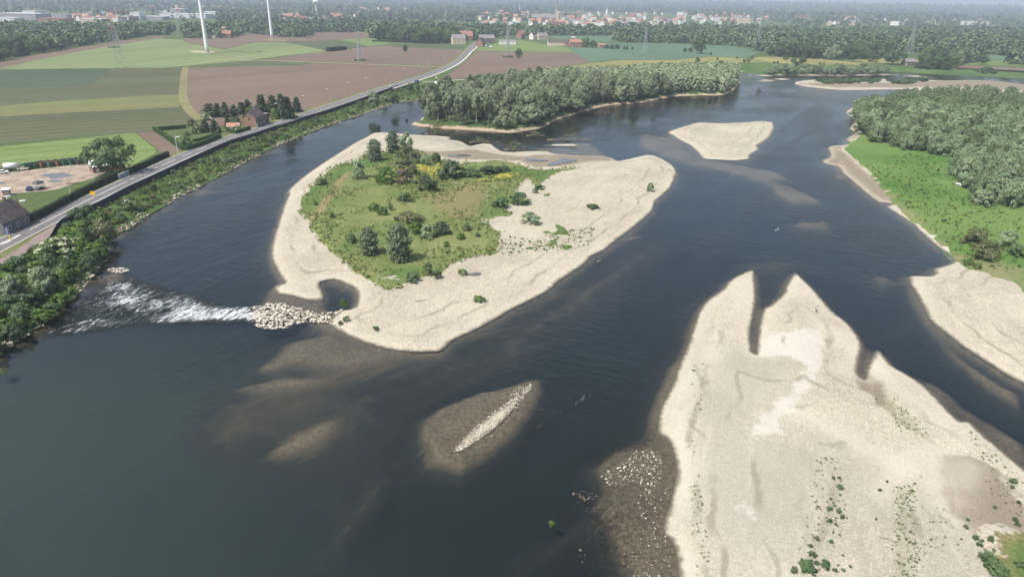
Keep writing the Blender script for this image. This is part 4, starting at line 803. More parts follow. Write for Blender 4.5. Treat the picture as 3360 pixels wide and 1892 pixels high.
# ---- the willow wood on the long island
q, r = scatter(wil, 8.3, .9, 1); dd = dist(q, wil); q = q[dd > .7]; o_ = np.argsort(np.linalg.norm(q, axis=1)); q = q[o_]
dd = dist(q, wil)
WF = W([(1380, 405), (1420, 416), (1560, 425), (1660, 432), (1660, 340), (1420, 330)], 2)
def wil_label(x, y, d):
    w = 'left end' if y < 560 else ('middle' if y < 660 else 'far right end')
    e = 'at the water edge of' if d < 8 else 'inside'
    return 'grey green willow '+e+' the '+w+' of the long island wood', 'willows '+e+' the '+w+' of the island wood'
for i, (x, y) in enumerate(q[:300]):
    front = inpoly(np.array([[x, y]]), WF)[0] and dd[i] < 16 and x < 12
    far_ = y > 640; h = (13.5 if front else 13.)*(.62+.6*r.random())*(.8 if dd[i] < 5 and not front else 1.0)
    kd = 'poplar' if front and i % 4 else 'willow'
    plant(kd, x, y, 2.2, h*(1.15 if kd == 'poplar' else 1), 9.6*(.8+.4*r.random())*(.62 if kd == 'poplar' else 1), 'bare stemmed willow along the eroded bank of the wooded river island' if kd == 'poplar' else wil_label(x, y, dd[i])[0], 'tree', 'bare stemmed willows on the bank edge' if kd == 'poplar' else wil_label(x, y, dd[i])[1])
WREST = q[300:]
# ---- the willow thicket on the right bank
THA = W([(2812, 345), (2810, 392), (2815, 432), (2860, 455), (2944, 493), (3009, 502), (3140, 515), (3195, 508), (3420, 540), (3800, 560), (3900, 400), (3500, 318), (3200, 300), (3040, 306), (2920, 322)], 1.6)
THB = W([(3145, 535), (3142, 590), (3165, 622), (3192, 640), (3215, 675), (3260, 688), (3310, 690), (3380, 670), (3480, 640), (3560, 520), (3300, 500), (3200, 505)], 1.6)
qa, r = scatter(THA, 8.4, .9, 2); qb, _ = scatter(THB, 6.2, .9, 3); qa = qa[np.argsort(np.linalg.norm(qa, axis=1))]
qq = np.vstack([qb, qa]); tn_ = len(qb)
def inframe(x, y, z=2.):
    c = np.array([x, y, z-CAM_H]) @ CRn; u = 1680+FPX*c[0]/-c[2]; v = 946-FPX*c[1]/-c[2]; return u, v
seen = [i for i, (x, y) in enumerate(qq) if inframe(x, y)[0] < 3420]
for i in seen[:300]:
    x, y = qq[i]; n_ = i < tn_
    plant('thicket', x, y, 1.5, (7.6 if n_ else 7.4)*(.55+.75*r.random()), (8. if n_ else 10.)*(.75+.5*r.random()), 'pale willow bush of the clump standing in the bright right meadow' if n_ else ('willow bush in the front rows of the broad right bank thicket' if y < 420 else 'willow bush in the back of the broad right bank thicket'), 'bush', 'willow clump in the right meadow' if n_ else ('front rows of the right thicket' if y < 420 else 'back of the right thicket'))
TREST = qq[seen[300:]]
# ---- island plants, one by one
a2 = lambda c, r_, x, y: T(c, r_, (x, y))[0]
for kind, (u, v), wp, hp, lab, cat in [
    ('columnar', (1231, 532), 48, 78, 'dark upright tree alone at the back left corner of the island meadow', 'tree'),
    ('columnar', (1291, 506), 44, 78, 'tallest green tree of the group at the back edge of the island', 'tree'),
    ('grey', (1336, 497), 46, 56, 'grey leafed tree at the right of the group on the island back edge', 'bush'),
    ('olive', (1326, 520), 66, 38, 'olive bush at the foot of the tall tree group on the island', 'bush'),
    ('grey', (1362, 540), 44, 40, 'grey green bush left of the yellow flower patch top', 'bush'),
    ('grey', (1398, 545), 42, 38, 'grey bush right behind the square yellow flower patch', 'bush'),
    ('bush', (1430, 537), 36, 34, 'small green bush at the right end of the row behind the flowers', 'bush'),
    ('grey', (1179, 589), 52, 58, 'loose grey green bush on the left meadow of the island', 'bush'),
    ('bright', (1267, 605), 70, 56, 'bright green bush left of the bare brown bush', 'bush'),
    ('olive', (1326, 582), 80, 56, 'large olive bush behind the bare brown bush', 'bush'),
    ('dead', (1329, 605), 60, 50, 'bare brown bush with hardly any leaves amid green bushes', 'bush'),
    ('bush', (1401, 630), 76, 50, 'rounded dark green bush in front of the square flower patch', 'bush'),
    ('bush', (1479, 592), 84, 62, 'biggest bush of the long thicket right of the flower patch', 'bush'),
    ('bush', (1541, 582), 70, 32, 'low middle bush of the long thicket behind the flower strip', 'bush'),
    ('bush', (1606, 575), 80, 30, 'low right bush of the long thicket behind the flower strip', 'bush'),
    ('bush', (1655, 566), 50, 22, 'smallest end bush of the long thicket behind the flower strip', 'bush'),
    ('bush', (1055, 609), 38, 22, 'low dark bush on the left shore edge of the island meadow', 'bush'),
    ('bush', (1329, 664), 46, 32, 'lone leafy bush in the middle of the island meadow', 'bush'),
    ('bright', (1228, 692), 40, 28, 'left bush of the pair in the middle of the island meadow', 'bush'),
    ('bright', (1257, 708), 32, 30, 'right bush of the pair in the middle of the island meadow', 'bush'),
    ('grey', (1282, 691), 14, 30, 'slim sapling beside the pair of bushes on the island', 'bush'),
    ('bright', (1036, 673), 18, 15, 'tiny bush by the dirt track on the left of the island', 'bush'),
    ('bush', (1091, 718), 20, 18, 'tiny bush below the dirt track on the open left meadow', 'bush'),
    ('olive', (1349, 736), 94, 42, 'wide olive grey bush behind the tallest front tree', 'bush'),
    ('bright', (1368, 772), 52, 44, 'bright green bush right beside the tallest front tree', 'bush'),
    ('grey', (1407, 786), 58, 48, 'grey green round bush between two greener bushes near the front trees', 'bush'),
    ('bush', (1450, 774), 60, 44, 'right green bush of the row beside the front trees', 'bush'),
    ('columnar', (1212, 840), 62, 100, 'smaller of the two grey upright trees at the island front', 'tree'),
    ('columnar', (1313, 863), 78, 134, 'tallest upright tree at the island front with a dark shadow', 'tree'),
    ('bush', (1153, 801), 36, 34, 'drooping small bush left of the two upright front trees', 'bush'),
    ('grey', (1531, 759), 32, 26, 'pale grey bush on the gravelly right edge of the meadow', 'bush'),
    ('bright', (1512, 788), 26, 26, 'small green bush on the right part of the front meadow', 'bush'),
    ('bush', (1567, 779), 20, 16, 'tiny bush at the far right of the front meadow', 'bush'),
    ('bright', (1464, 811), 20, 20, 'tiny sapling right of the tall front tree shadow', 'bush'),
    ('grey', (1404, 902), 32, 42, 'upright grey bush at the front tip of the meadow', 'bush'),
    ('bush', (1433, 914), 36, 26, 'green bush at the gravel edge right of the front tip', 'bush'),
    ('bush', (1358, 925), 52, 34, 'wide bush on the front tip of the island meadow', 'bush'),
    ('bright', (1518, 902), 30, 22, 'small bush beside the little puddle on the front gravel', 'bush'),
    ('bush', (1645, 684), 56, 36, 'dark bush left of the pair at the gravel edge of the meadow', 'bush'),
    ('bush', (1706, 672), 66, 40, 'dark bush right of the pair at the gravel edge of the meadow', 'bush'),
    ('grey', (1742, 736), 66, 40, 'spreading bush alone on the open gravel right of the meadow', 'bush'),
    ('bush', (1947, 684), 46, 14, 'low mat of green leaves alone on the wide gravel', 'bush'),
    ('grey', (2133, 627), 26, 27, 'small upright grey bush near the right shore of the gravel island', 'bush'),
    ('bush', (1770, 622), 34, 17, 'small bush at the upper tip of bare gravel', 'bush'),
    ('bush', (1758, 632), 22, 13, 'smallest bush at the upper tip of bare gravel', 'bush'),
    ('bright', (1130, 1013), 24, 32, 'bright green sapling standing at the small pond of the island', 'bush'),
    ('bush', (1138, 1054), 24, 18, 'upper dark tuft on the cobbles below the small pond', 'bush'),
    ('bush', (1117, 1064), 18, 12, 'lower dark tuft on the cobbles below the small pond', 'bush'),
    ('bush', (1233, 1083), 24, 14, 'low twin tuft alone on the front gravel tip', 'bush'),
    ('bright', (1572, 990), 38, 22, 'round green bush alone on the front gravel shore', 'bush'),
    ('olive', (3195, 806), 92, 54, 'olive bush left of the group on the right bank meadow', 'bush'),
    ('olive', (3228, 858), 96, 64, 'largest front bush of the group on the right bank meadow', 'bush'),
    ('grey', (3299, 808), 62, 54, 'round silvery bush on the right bank meadow', 'bush'),
    ('bush', (3336, 846), 62, 40, 'dark bush at the right frame edge of the meadow group', 'bush'),
    ('bright', (3175, 870), 30, 24, 'small bright bush near the shore before the meadow group', 'bush'),
    ('bright', (3205, 881), 26, 22, 'second small bright bush before the meadow group', 'bush'),
    ('thicket', (3171, 620), 40, 32, 'small pale bush at the left foot of the willow clump', 'bush'),
    ('olive', (352, 800), 88, 78, 'round olive bush leaning over the water below the flood wall end', 'bush'),
    ('bright', (243, 778), 96, 40, 'bright green bush at the end of the flood wall', 'bush'),
    ('elder', (185, 860), 140, 76, 'big elder covered in white blossom below the riverside path', 'bush'),
    ('elder', (110, 925), 80, 44, 'lower elder with scattered white blossom on the left bank', 'bush'),
    ('elder', (418, 685), 36, 34, 'small elder with white blossom high on the left bank', 'bush'),
    ('willow', (62, 1015), 80, 110, 'grey willow at the left frame edge above the rapids', 'tree'),
    ('willow', (152, 972), 88, 96, 'taller grey willow on the bank above the rapids', 'tree'),
    ('bright', (20, 1110), 80, 66, 'dark leafy bush at the left frame edge by the water', 'bush'),
    ('bright', (75, 1085), 40, 40, 'small bright bush above the stones at the left edge', 'bush'),
    ('bush', (45, 655), 22, 16, 'dark plant at the yard edge', 'bush')]:
    if v > 650 and u > 40 and u < 60 and kind == 'bush' and wp == 22: continue
    zz = None
    if u < 480 and v < 1130:
        V_ = W([(u, v)], 1.8); dw = dist(V_, wl_left, False)[0]; dt = dist(V_, tl, False)[0]; zz = 4.2*(dw/(dw+dt))**.72 if inpoly(V_, bank_poly)[0] else .5
    plant_px(kind, u, v, wp, hp, lab, cat, None, zz)
# ---- left bank: shrubs of the slope
def bz1(x, y):
    V = np.array([[x, y]]); dw = dist(V, wl_left, False)[0]; dt = dist(V, tl, False)[0]; zt = tlz[np.argmin(((tl-V[0])**2).sum(1))]
    return -.05+(zt+.05)*(dw/(dw+dt))**.72, dw, dt
qb_, r = scatter(bank_poly, 3.7, .9, 5); qb_ = qb_[(qb_[:, 1] < 1000)]
cand = []
for x, y in qb_:
    u, v = inframe(x, y, 1.5)
    if u < -60 or u > 2600 or v > 1300: continue
    z, dw, dt = bz1(x, y)
    if dw < (.8 if u < 330 else 2.6) or dt < 1.6: continue
    dn = vnoise(np.array([x*.035]), np.array([y*.035]), 5)[0]
    near_end = u < 330; prob = .95 if near_end else (.62 if dn > .5 else .22)
    if 1500 < u < 2600: prob *= .55
    if r.random() < prob: cand.append((math.hypot(x, y), x, y, z, dn, u, near_end))
cand.sort()
for i, (d_, x, y, z, dn, u, ne) in enumerate(cand[:270]):
    w = (4.6 if ne else 3.6)*(.6+.7*r.random()); h = (2.9 if ne else 1.5)*(.6+.7*r.random())
    kd = ('shrub', 'bright', 'bush')[i % 3] if ne else ('shrub', 'bush', 'shrub', 'olive', 'shrub')[i % 5]
    plant(kd, x, y, z-.1, h, w, 'leafy shrub in the thick growth under the riverside path' if ne else 'low shrub on the long green slope below the flood wall', 'shrub', 'shrubs under the riverside path' if ne else 'shrubs on the flood wall slope')
for kind, u, v, wp, hp, lab in [('willow', 1226, 357, 46, 52, 'big grey willow at the waterside of the left bank bend'), ('bush', 1297, 341, 34, 30, 'dark round bush by the water right of the grey bank willow'), ('elder', 1262, 338, 28, 26, 'flowering elder between the two waterside bank bushes'),
    ('round', 1345, 304, 26, 28, 'dark tree on the bank left of the white van'), ('broad', 1373, 303, 12, 26, 'slim tree standing on the bank below the blue car'), ('bush', 1412, 308, 44, 30, 'left bush of the bank clump under the white van'), ('bush', 1448, 303, 44, 32, 'middle bush of the bank clump under the white van'), ('bush', 1478, 299, 36, 28, 'right bush of the bank clump under the white van'),
    ('round', 1574, 286, 36, 38, 'tall dark tree on the far bank beside the willow island'), ('bush', 1534, 292, 30, 24, 'round bush left of the tall dark bank tree'), ('willow', 1555, 300, 30, 20, 'pale willow at the water below the tall dark bank tree'), ('bush', 1640, 262, 26, 14, 'bush on the dyke slope behind the willow island'),
    ('round', 1867, 243, 34, 24, 'dark tree showing above the willow wood on the dyke'), ('round', 1905, 238, 26, 16, 'dark bush showing above the willow wood'), ('round', 1956, 236, 18, 20, 'slim tree showing above the middle of the willow wood'), ('round', 2172, 224, 22, 20, 'dark tree on the dyke behind the willow wood')]:
    p = W([(u, v)], 2); zz = bz1(p[0, 0], p[0, 1])[0] if inpoly(p, bank_poly)[0] else ZL
    plant_px(kind, u, v, wp, hp, lab, 'tree' if kind in ('willow', 'round', 'broad') else 'bush', None, zz)
# ---- trees of the plain, each one traced
for kind, u, v, wp, hp, lab in [('round', 372, 580, 124, 122, 'big round leafy tree between the farm yard and the road'),
    ('pine', 690, 388, 67, 50, 'leftmost dark pine of the garden row behind the brick house'), ('pine', 716, 386, 44, 48, 'second pine from the left in the garden row'), ('pine', 742, 387, 46, 52, 'third pine from the left in the garden row'), ('pine', 769, 382, 39, 40, 'short pine in the middle of the garden row'), ('pine', 795, 376, 46, 42, 'fifth pine of the garden row'), ('pine', 815, 370, 46, 44, 'rightmost pine of the garden row'),
    ('spruce', 862, 384, 59, 74, 'tall dark spruce behind the brick house'), ('pine', 897, 372, 57, 62, 'broad pine behind the bright bush at the roadside'), ('spruce', 925, 372, 44, 64, 'slim spruce top among the roadside conifers'), ('spruce', 943, 392, 70, 76, 'biggest layered conifer beside the road'), ('spruce', 976, 370, 39, 52, 'pointed dark spruce at the right end of the conifer group'), ('bright', 905, 393, 34, 36, 'bright green bush under the roadside conifers'),
    ('pine', 675, 436, 46, 44, 'dark pine over the white sheets in the garden'), ('pine', 706, 436, 44, 46, 'dark pine right of the white sheets in the garden'), ('elder', 676, 396, 36, 24, 'flowering elder at the garden corner by the farm track'), ('elder', 646, 440, 28, 32, 'white flowering bush beside the vegetable plot'), ('elder', 782, 437, 24, 24, 'white flowering bush on the hedge left of the brick house'), ('bush', 628, 415, 34, 22, 'green bush at the back hedge of the vegetable garden'), ('bush', 614, 477, 40, 28, 'round bush inside the hedge corner of the garden'), ('bush', 616, 446, 20, 14, 'small dark shrub beside the vegetable plot'), ('spruce', 748, 420, 26, 42, 'narrow dark conifer left of the brick house'), ('bush', 775, 405, 40, 20, 'garden bush beside the narrow conifer'), ('elder', 813, 392, 32, 20, 'flowering bush behind the brick house'), ('bright', 822, 376, 36, 26, 'bright tree between the pines and the brick house'),
    ('round', 1330, 172, 18, 22, 'lone round tree in the ploughed field'), ('broad', 1701, 193, 21, 30, 'pair crowned green tree in the right ploughed field'), ('broad', 1921, 157, 26, 31, 'dark leafy tree right of the red farm'), ('broad', 1946, 158, 30, 22, 'bushy trees right of the red farm tree'), ('bush', 1990, 160, 20, 12, 'first low bush on the line across the blue green field'), ('bush', 2008, 161, 18, 13, 'second low bush on the line across the blue green field'), ('bush', 2024, 161, 18, 13, 'third low bush on the line across the blue green field'), ('spruce', 2048, 163, 9, 13, 'left small conifer on the line across the blue green field'), ('spruce', 2057, 163, 10, 14, 'right small conifer on the line across the blue green field'), ('bush', 2075, 163, 9, 7, 'last tiny bush on the line across the blue green field'),
    ('round', 2247, 174, 11, 15, 'left of two small round trees in the blue green field'), ('round', 2265, 175, 13, 17, 'right of two small round trees in the blue green field'), ('broad', 2298, 178, 40, 46, 'large pale tree alone in the blue green field'), ('round', 2332, 183, 8, 11, 'tiny tree right of the large pale tree'), ('bush', 2288, 206, 18, 15, 'bush on the hay meadow edge'), ('round', 2364, 213, 16, 13, 'dark round bush on the dyke right of the willow wood'), ('round', 2442, 207, 10, 12, 'left of two small dyke trees by the hay meadow'), ('round', 2455, 207, 13, 14, 'right of two small dyke trees by the hay meadow'), ('round', 2467, 195, 12, 10, 'small bush above the two dyke trees'), ('bush', 2353, 197, 8, 7, 'tiny bush in the hay meadow'), ('bush', 2419, 193, 8, 7, 'second tiny bush in the hay meadow'),
    ('round', 2602, 210, 20, 19, 'left dark tree of the three by the far shore'), ('round', 2631, 211, 26, 21, 'right dark tree of the three by the far shore'), ('round', 2613, 219, 18, 16, 'front dark tree of the three by the far shore'), ('round', 2578, 198, 17, 11, 'small dark bush left of the three shore trees'), ('bush', 2540, 209, 9, 7, 'tiny bush left on the far shore meadow'), ('bush', 2551, 209, 9, 8, 'second tiny bush left on the far shore meadow'), ('bush', 2690, 213, 9, 8, 'tiny bush right of the three shore trees'), ('bush', 2703, 213, 9, 8, 'second tiny bush right of the three shore trees'),
    ('round', 2925, 214, 60, 44, 'big dark tree left of the pylon on the far bank'), ('round', 2963, 196, 26, 20, 'dark tree under the right pylon'), ('round', 3080, 224, 60, 36, 'dark tree at the end of the far brown field'), ('round', 3120, 222, 50, 44, 'broad tree at the end of the far brown field'), ('round', 3220, 213, 34, 30, 'pale edge tree by the far brown field'), ('bush', 3236, 243, 58, 22, 'dark low bush on the far river bank'), ('bush', 3106, 226, 24, 18, 'round bush below the broad tree on the far bank'), ('bush', 3035, 222, 60, 18, 'grey bush left of the far brown field'),
    ('broad', 2860, 205, 40, 26, 'tree at the left of the big dark far bank tree'), ('round', 2590, 188, 44, 50, 'tall tree at the left edge of the riverside wood')]:
    plant_px(kind, u, v, wp, hp, lab, 'tree' if kind not in ('bush', 'bright', 'elder') else 'bush', None, ZL-.05)
# shrubs on the far sand spit and the far shore
for grp, poly, st, hh, lab in (('shrubs on the sand spit', D((2050, 205), (2100, 199), (2200, 198.5), (2228, 203), (2200, 210), (2080, 211)), 7, 2.0, 'low green shrub growing on the long sand spit'), ('shrubs right of the spit pond', D((2242, 211), (2275, 200), (2300, 198), (2340, 201), (2300, 210)), 7, 2.2, 'green shrub on the sand right of the little far pond'), ('grey willows of the far shore', [(2500, 240), (2560, 233), (2700, 231), (2890, 233), (2905, 238), (2880, 242), (2600, 242)], 9, 6.2, 'grey willow bush lining the far shore behind the spit')):
    pq, r = scatter(W(poly, 1.5), st, .9, 8)
    for x, y in pq: plant('thicket' if hh > 4 else 'bush', x, y, 1.3, hh*(.6+.7*r.random()), st*1.15*(.7+.5*r.random()), lab, 'bush', grp)
# ---- woods on the plain: the nearest 300 trees are things, the rest of each wood one mass
WOODS = [([(-150, 208), (0, 203), (130, 177), (261, 154), (391, 134), (500, 117), (560, 116), (575, 104), (560, 99), (300, 98), (0, 95), (-150, 97)], 11.5, 12.5),
    ([(600, 124), (640, 128), (690, 127), (770, 124), (800, 108), (860, 116), (900, 118), (950, 124), (1020, 122), (1025, 108), (1215, 106), (1215, 97), (900, 97), (600, 99)], 12.5, 13),
    ([(1215, 126), (1235, 134), (1300, 138), (1380, 145), (1470, 145), (1560, 132), (1640, 122), (1640, 105), (1430, 101), (1215, 99)], 12.5, 15),
    ([(1640, 120), (1790, 117), (2015, 118), (2000, 107), (1800, 105), (1650, 105)], 12.5, 14),
    ([(2012, 132), (2060, 141), (2170, 142), (2290, 146), (2400, 150), (2470, 158), (2490, 170), (2530, 186), (2600, 190), (2720, 198), (2790, 196), (2820, 186), (2790, 112), (2400, 105), (2040, 109)], 11.5, 13),
    ([(2790, 198), (2900, 190), (2990, 172), (3100, 176), (3250, 182), (3500, 190), (3700, 160), (3500, 110), (3100, 104), (2790, 110)], 12.5, 14),
    ([(3010, 215), (3060, 222), (3130, 218), (3200, 205), (3180, 186), (3050, 188)], 10.5, 13), ([(3300, 212), (3500, 222), (3500, 200), (3330, 196)], 10.5, 13)]
allt = []
for k_, (poly, st, hh) in enumerate(WOODS):
    pq, r = scatter(W(poly, ZL), st, .9, 20+k_); dd = dist(pq, W(poly, ZL))
    for (x, y), d_ in zip(pq, dd): allt.append((hh/math.hypot(x, y), x, y, hh*(.55+.85*r.random()**1.3), k_))
allt.sort(key=lambda t: -t[0]); REST = []; cnt = 0
places = ['dark edge of the wood along the motorway', 'wood behind the second wind turbine', 'park wood left of the village road', 'tree belt in front of the town', 'riverside wood right of the blue green field', 'riverside wood at the far right', 'trees by the far right brown field', 'trees at the far right frame edge']
for a_, x, y, h, k_ in allt:
    u, v = inframe(x, y, ZL)
    if cnt < 230 and -80 < u < 3420:
        cnt += 1; plant(('broad', 'broad', 'broad', 'round', 'willow')[int(x*7+y*3) % 5] if k_ > 3 else ('broad', 'broad', 'broad', 'broad', 'round')[int(x*7+y*3) % 5], x, y, ZL-.1, h, h*.86, 'broad leafy tree in the '+places[k_], 'tree', places[k_])
    else: REST.append((x, y, h))
def far_mass(name, pts, mat, nl, leaf, seed=1, kind='stuff'):
    """one mass of trees: leaf clumps over a small core for each"""
    pts = np.array(pts); n = len(pts); r = np.random.default_rng(seed); h = pts[:, 2]
    i = np.repeat(np.arange(n), nl); t = r.random(n*nl); a = r.random(n*nl)*6.283
    prof = np.where(t < .3, .55+1.5*t, np.sqrt(np.clip(1-((t-.3)/.7)**2, 0.02, 1)))
    rad = prof*h[i]*.43*(.55+.45*np.sqrt(r.random(n*nl)))*(1+.25*np.sin(a*3+i))
    C = np.stack([pts[i, 0]+rad*np.cos(a), pts[i, 1]+rad*np.sin(a), ZL+h[i]*(.06+.92*t)], 1)
    if pts.shape[1] > 3: C[:, 2] += pts[i, 3]-ZL
    Nn = np.stack([np.cos(a)*prof, np.sin(a)*prof, .3+t], 1)+r.normal(size=(n*nl, 3))*.35; Nn /= np.linalg.norm(Nn, axis=1)[:, None]
    V, F = quads(C, Nn, leaf*h[i]*(.6+.8*r.random(n*nl)), seed, 1.2)
    vt = r.random(n)
    return link(name, mesh_np(name, V, F, [mat], False, None, {'v': np.clip(vt[i]*.8+.2*r.random(n*nl), 0, 1)}), kind=kind)
far_mass('distant_wood', REST, M['far'], 44, .24, 3)
if len(WREST): far_mass('willow_wood', [(x, y, 13., 2.0) for x, y in WREST], M['willow'], 200, .12, 31)
if len(TREST): far_mass('willow_thicket', [(x, y, 7., 1.2) for x, y in TREST], M['thick'], 160, .13, 32)
# scattered trees between the houses and on the plateau
back = []
r = np.random.default_rng(77)
for k_ in range(9500):
    rr_ = 1250*(9.5/1.25)**(r.random()**.8); th_ = r.uniform(-40, 40); x = rr_*math.sin(math.radians(th_)); y = rr_*math.cos(math.radians(th_))
    u, v = inframe(x, y, ZL)
    if not (-60 < u < 3420) or v > 100: continue
    zz = float(np.interp(rr_, rad, hz))
    dn = fbm(np.array([x*.0022]), np.array([y*.0022]), 9, 3)[0]
    if u < 700 and 38 < v < 98 and r.random() < (.72 if v < 60 else .95): continue
    if 1640 < u < 2560 and 42 < v < 90 and dn < .52: continue
    if 1240 < u < 3360 and 88 < v < 104 and dn < .5: continue
    if v > 44 and dn < .34: continue
    back.append((x, y, (11+8*r.random())*(1+.55*(rr_ > 3500)), ZL-.5+zz))
far_mass('distant_trees', [b for b in back], M['far'], 26, .34, 4)
# ---- hedges
def hedge(name, line, w, h, mat, label, z=ZL, seed=1, leaf=.3, dens_=26):
    l = np.asarray(line, float); L = np.r_[0, np.cumsum(np.linalg.norm(np.diff(l, axis=0), axis=1))]; r = np.random.default_rng(seed)
    n = int(L[-1]*dens_); s = r.random(n)*L[-1]; x = np.interp(s, L, l[:, 0]); y = np.interp(s, L, l[:, 1])
    t = np.stack([np.interp(s+.1, L, l[:, 0])-x, np.interp(s+.1, L, l[:, 1])-y], 1); t /= np.linalg.norm(t, axis=1)[:, None]+1e-9; nn = np.stack([-t[:, 1], t[:, 0]], 1)
    face = r.integers(0, 3, n); k1 = r.random(n); off = np.where(face == 0, -1, np.where(face == 1, 1, 2*r.random(n)-1))*w/2*(.92+.16*r.random(n)); zz = np.where(face < 2, k1*h, h*(.93+.12*r.random(n)))
    zz = zz*(1+.10*(vnoise(s*.25, s*0, seed)-.5)*2)
    C = np.column_stack([np.column_stack([x, y])+nn*off[:, None], z+zz])
    N3 = np.where((face == 2)[:, None], [0, 0, 1.], np.column_stack([nn*np.sign(off)[:, None], np.full(n, .25)]))+r.normal(size=(n, 3))*.35; N3 /= np.linalg.norm(N3, axis=1)[:, None]
    V, F = quads(C, N3, leaf*(.7+.7*r.random(n)), seed)
    core = MB()
    for i in range(len(l)-1):
        a, b = Vector((*l[i], 0)), Vector((*l[i+1], 0)); c = (a+b)/2; d_ = (b-a).length
        core.box((c.x, c.y, z+h*.46), (d_+w*.3, w*.86, h*.92), math.atan2(b.y-a.y, b.x-a.x))
    root = thing(name, (0, 0, 0), label, 'hedge')
    link('foliage', mesh_np('foliage', V, F, [mat], False, None, {'v': r.random(n)}), root); core.obj('branch_core', mat, root)
    return root
hl = lambda pts, k=.03: dens(W(pts, ZL), False, k)
hedge('hedge', hl([(60, 748), (128, 716), (200, 678), (236, 658), (300, 625), (360, 597), (388, 585)]), 1.6, 2.5, M['hedged'], 'long dark hedge between the farm yard grass and the road', seed=2)
hedge('hedge', hl([(428, 572), (480, 546), (551, 513)]), 1.6, 2.3, M['hedged'], 'short dark hedge right of the big round tree', seed=3)
R2 = lambda *p: Z(480, 300, .20186, *p)
hedge('hedge', hl(R2((130, 630), (300, 740), (450, 850), (610, 960))), 1.5, 2.0, M['hedge'], 'clipped bright hedge on the left side of the vegetable garden', seed=4)
hedge('hedge', hl(R2((200, 640), (420, 620), (640, 600))), 1.5, 2.0, M['hedge'], 'clipped hedge at the back of the vegetable garden', seed=5)
hedge('hedge', hl(R2((640, 965), (850, 900), (1050, 820), (1200, 760))), 1.6, 2.2, M['hedge'], 'dark hedge along the road before the vegetable garden', seed=6)
hedge('hedge', hl(R2((770, 820), (900, 800), (1100, 730), (1200, 650))), 1.2, 1.5, M['hedge'], 'curved inner hedge behind the roadside hedge', seed=7)
hedge('hedge', hl(R2((1320, 650), (1450, 690), (1560, 660), (1680, 620))), 1.6, 1.9, M['hedge'], 'hedge along the road in front of the brick house garden', seed=8)
hedge('hedge', hl([(1078, 169), (1100, 167), (1129, 164)]), 8, 4.5, M['hedged'], 'block of dark hedge alone in the far fields', seed=9, leaf=.9, dens_=14)
hedge('hedge', hl([(1222, 137), (1300, 139), (1390, 143), (1440, 145)]), 3, 2.4, M['hedged'], 'low dark hedge line in front of the park wood', seed=10, leaf=.6, dens_=10)
# ---- tufts, flowers and weeds: ground cover nobody could count
def tufts(name, polys, n, h, s, mat, zf, seed, label=None, cond=None):
    r = np.random.default_rng(seed); Cs = []
    for poly, share in polys:
        x0, y0 = poly.min(0); x1, y1 = poly.max(0); q = np.empty((0, 2)); need = int(n*share); g = 0
        while len(q) < need and g < 60:
            g += 1; c = r.random((need*2+50, 2))*[x1-x0, y1-y0]+[x0, y0]; c = c[inpoly(c, poly)]
            if cond: c = c[cond(c, r)]
            q = np.vstack([q, c])
        Cs.append(q[:need])
    q = np.vstack(Cs); z = zf(q); m = len(q); k = 5
    C = np.repeat(np.column_stack([q, z]), k, 0); sc = np.repeat(.5+r.random(m)**2*1.3, k); C[:, :2] += r.normal(size=(m*k, 2))*(s*.35*sc)[:, None]; C[:, 2] += h*sc*r.random(m*k)*.8
    Nn = r.normal(size=(m*k, 3))*.6+[0, 0, .7]; Nn /= np.linalg.norm(Nn, axis=1)[:, None]
    V, F = quads(C, Nn, s*sc*(.5+.6*r.random(m*k)), seed, 1.6)
    return link(name, mesh_np(name, V, F, [mat], False, None, {'v': np.repeat(r.random(m), k)}), kind='stuff')
gi = lambda V: isl_base(V)+.35
tufts('grass', [(g_isl, 1.)], 6500, .45, .40, M['tuft'], gi, 1, cond=lambda c, r: fbm(c[:, 0]*.06, c[:, 1]*.06, 4, 3) > .30+.35*r.random(len(c)))
FLP = [W(T(1, 1, (1590, 215), (1660, 190), (1760, 230), (1830, 205), (1870, 260), (1860, 320), (1740, 330), (1640, 270)), 1.5), W(T(1, 1, (2150, 382), (2300, 335), (2420, 310), (2620, 295), (2680, 310), (2576, 345), (2350, 370)), 1.5)]
bkt = bank_poly[(bank_poly[:, 1] < 1100)]
def bank_h(V):
    dw = dist(V, wl_left, False); dt = dist(V, tl, False); idx = np.array([np.argmin(((tl-v)**2).sum(1)) for v in V]); return -.05+(tlz[idx]+.05)*(dw/(dw+dt+1e-6))**.72
BKP = np.vstack([wl_left[wl_left[:, 1] < 620], tl[tl[:, 1] < 620][::-1]])
tufts('undergrowth', [(BKP, 1.)], 5200, .8, .55, M['weed'], bank_h, 21, cond=lambda c, r: (np.minimum(dist(c, wl_left, False)-1.2, dist(c, tl, False)-.8) > 0) & (np.linalg.norm(c, axis=1) < 620*r.random(len(c))**.35))
tufts('yellow_flowers', [(FLP[0], .6), (FLP[1], .4)], 1000, .5, .32, M['flower'], lambda V: gi(V)+.15, 2, cond=lambda c, r: fbm(c[:, 0]*.25, c[:, 1]*.25, 14, 3) > .32+.3*r.random(len(c)))
bb = lambda V: bar_z(1.3, 8, 4, .22)(V, np.maximum(sdist(V, bigb[::2]), 0))
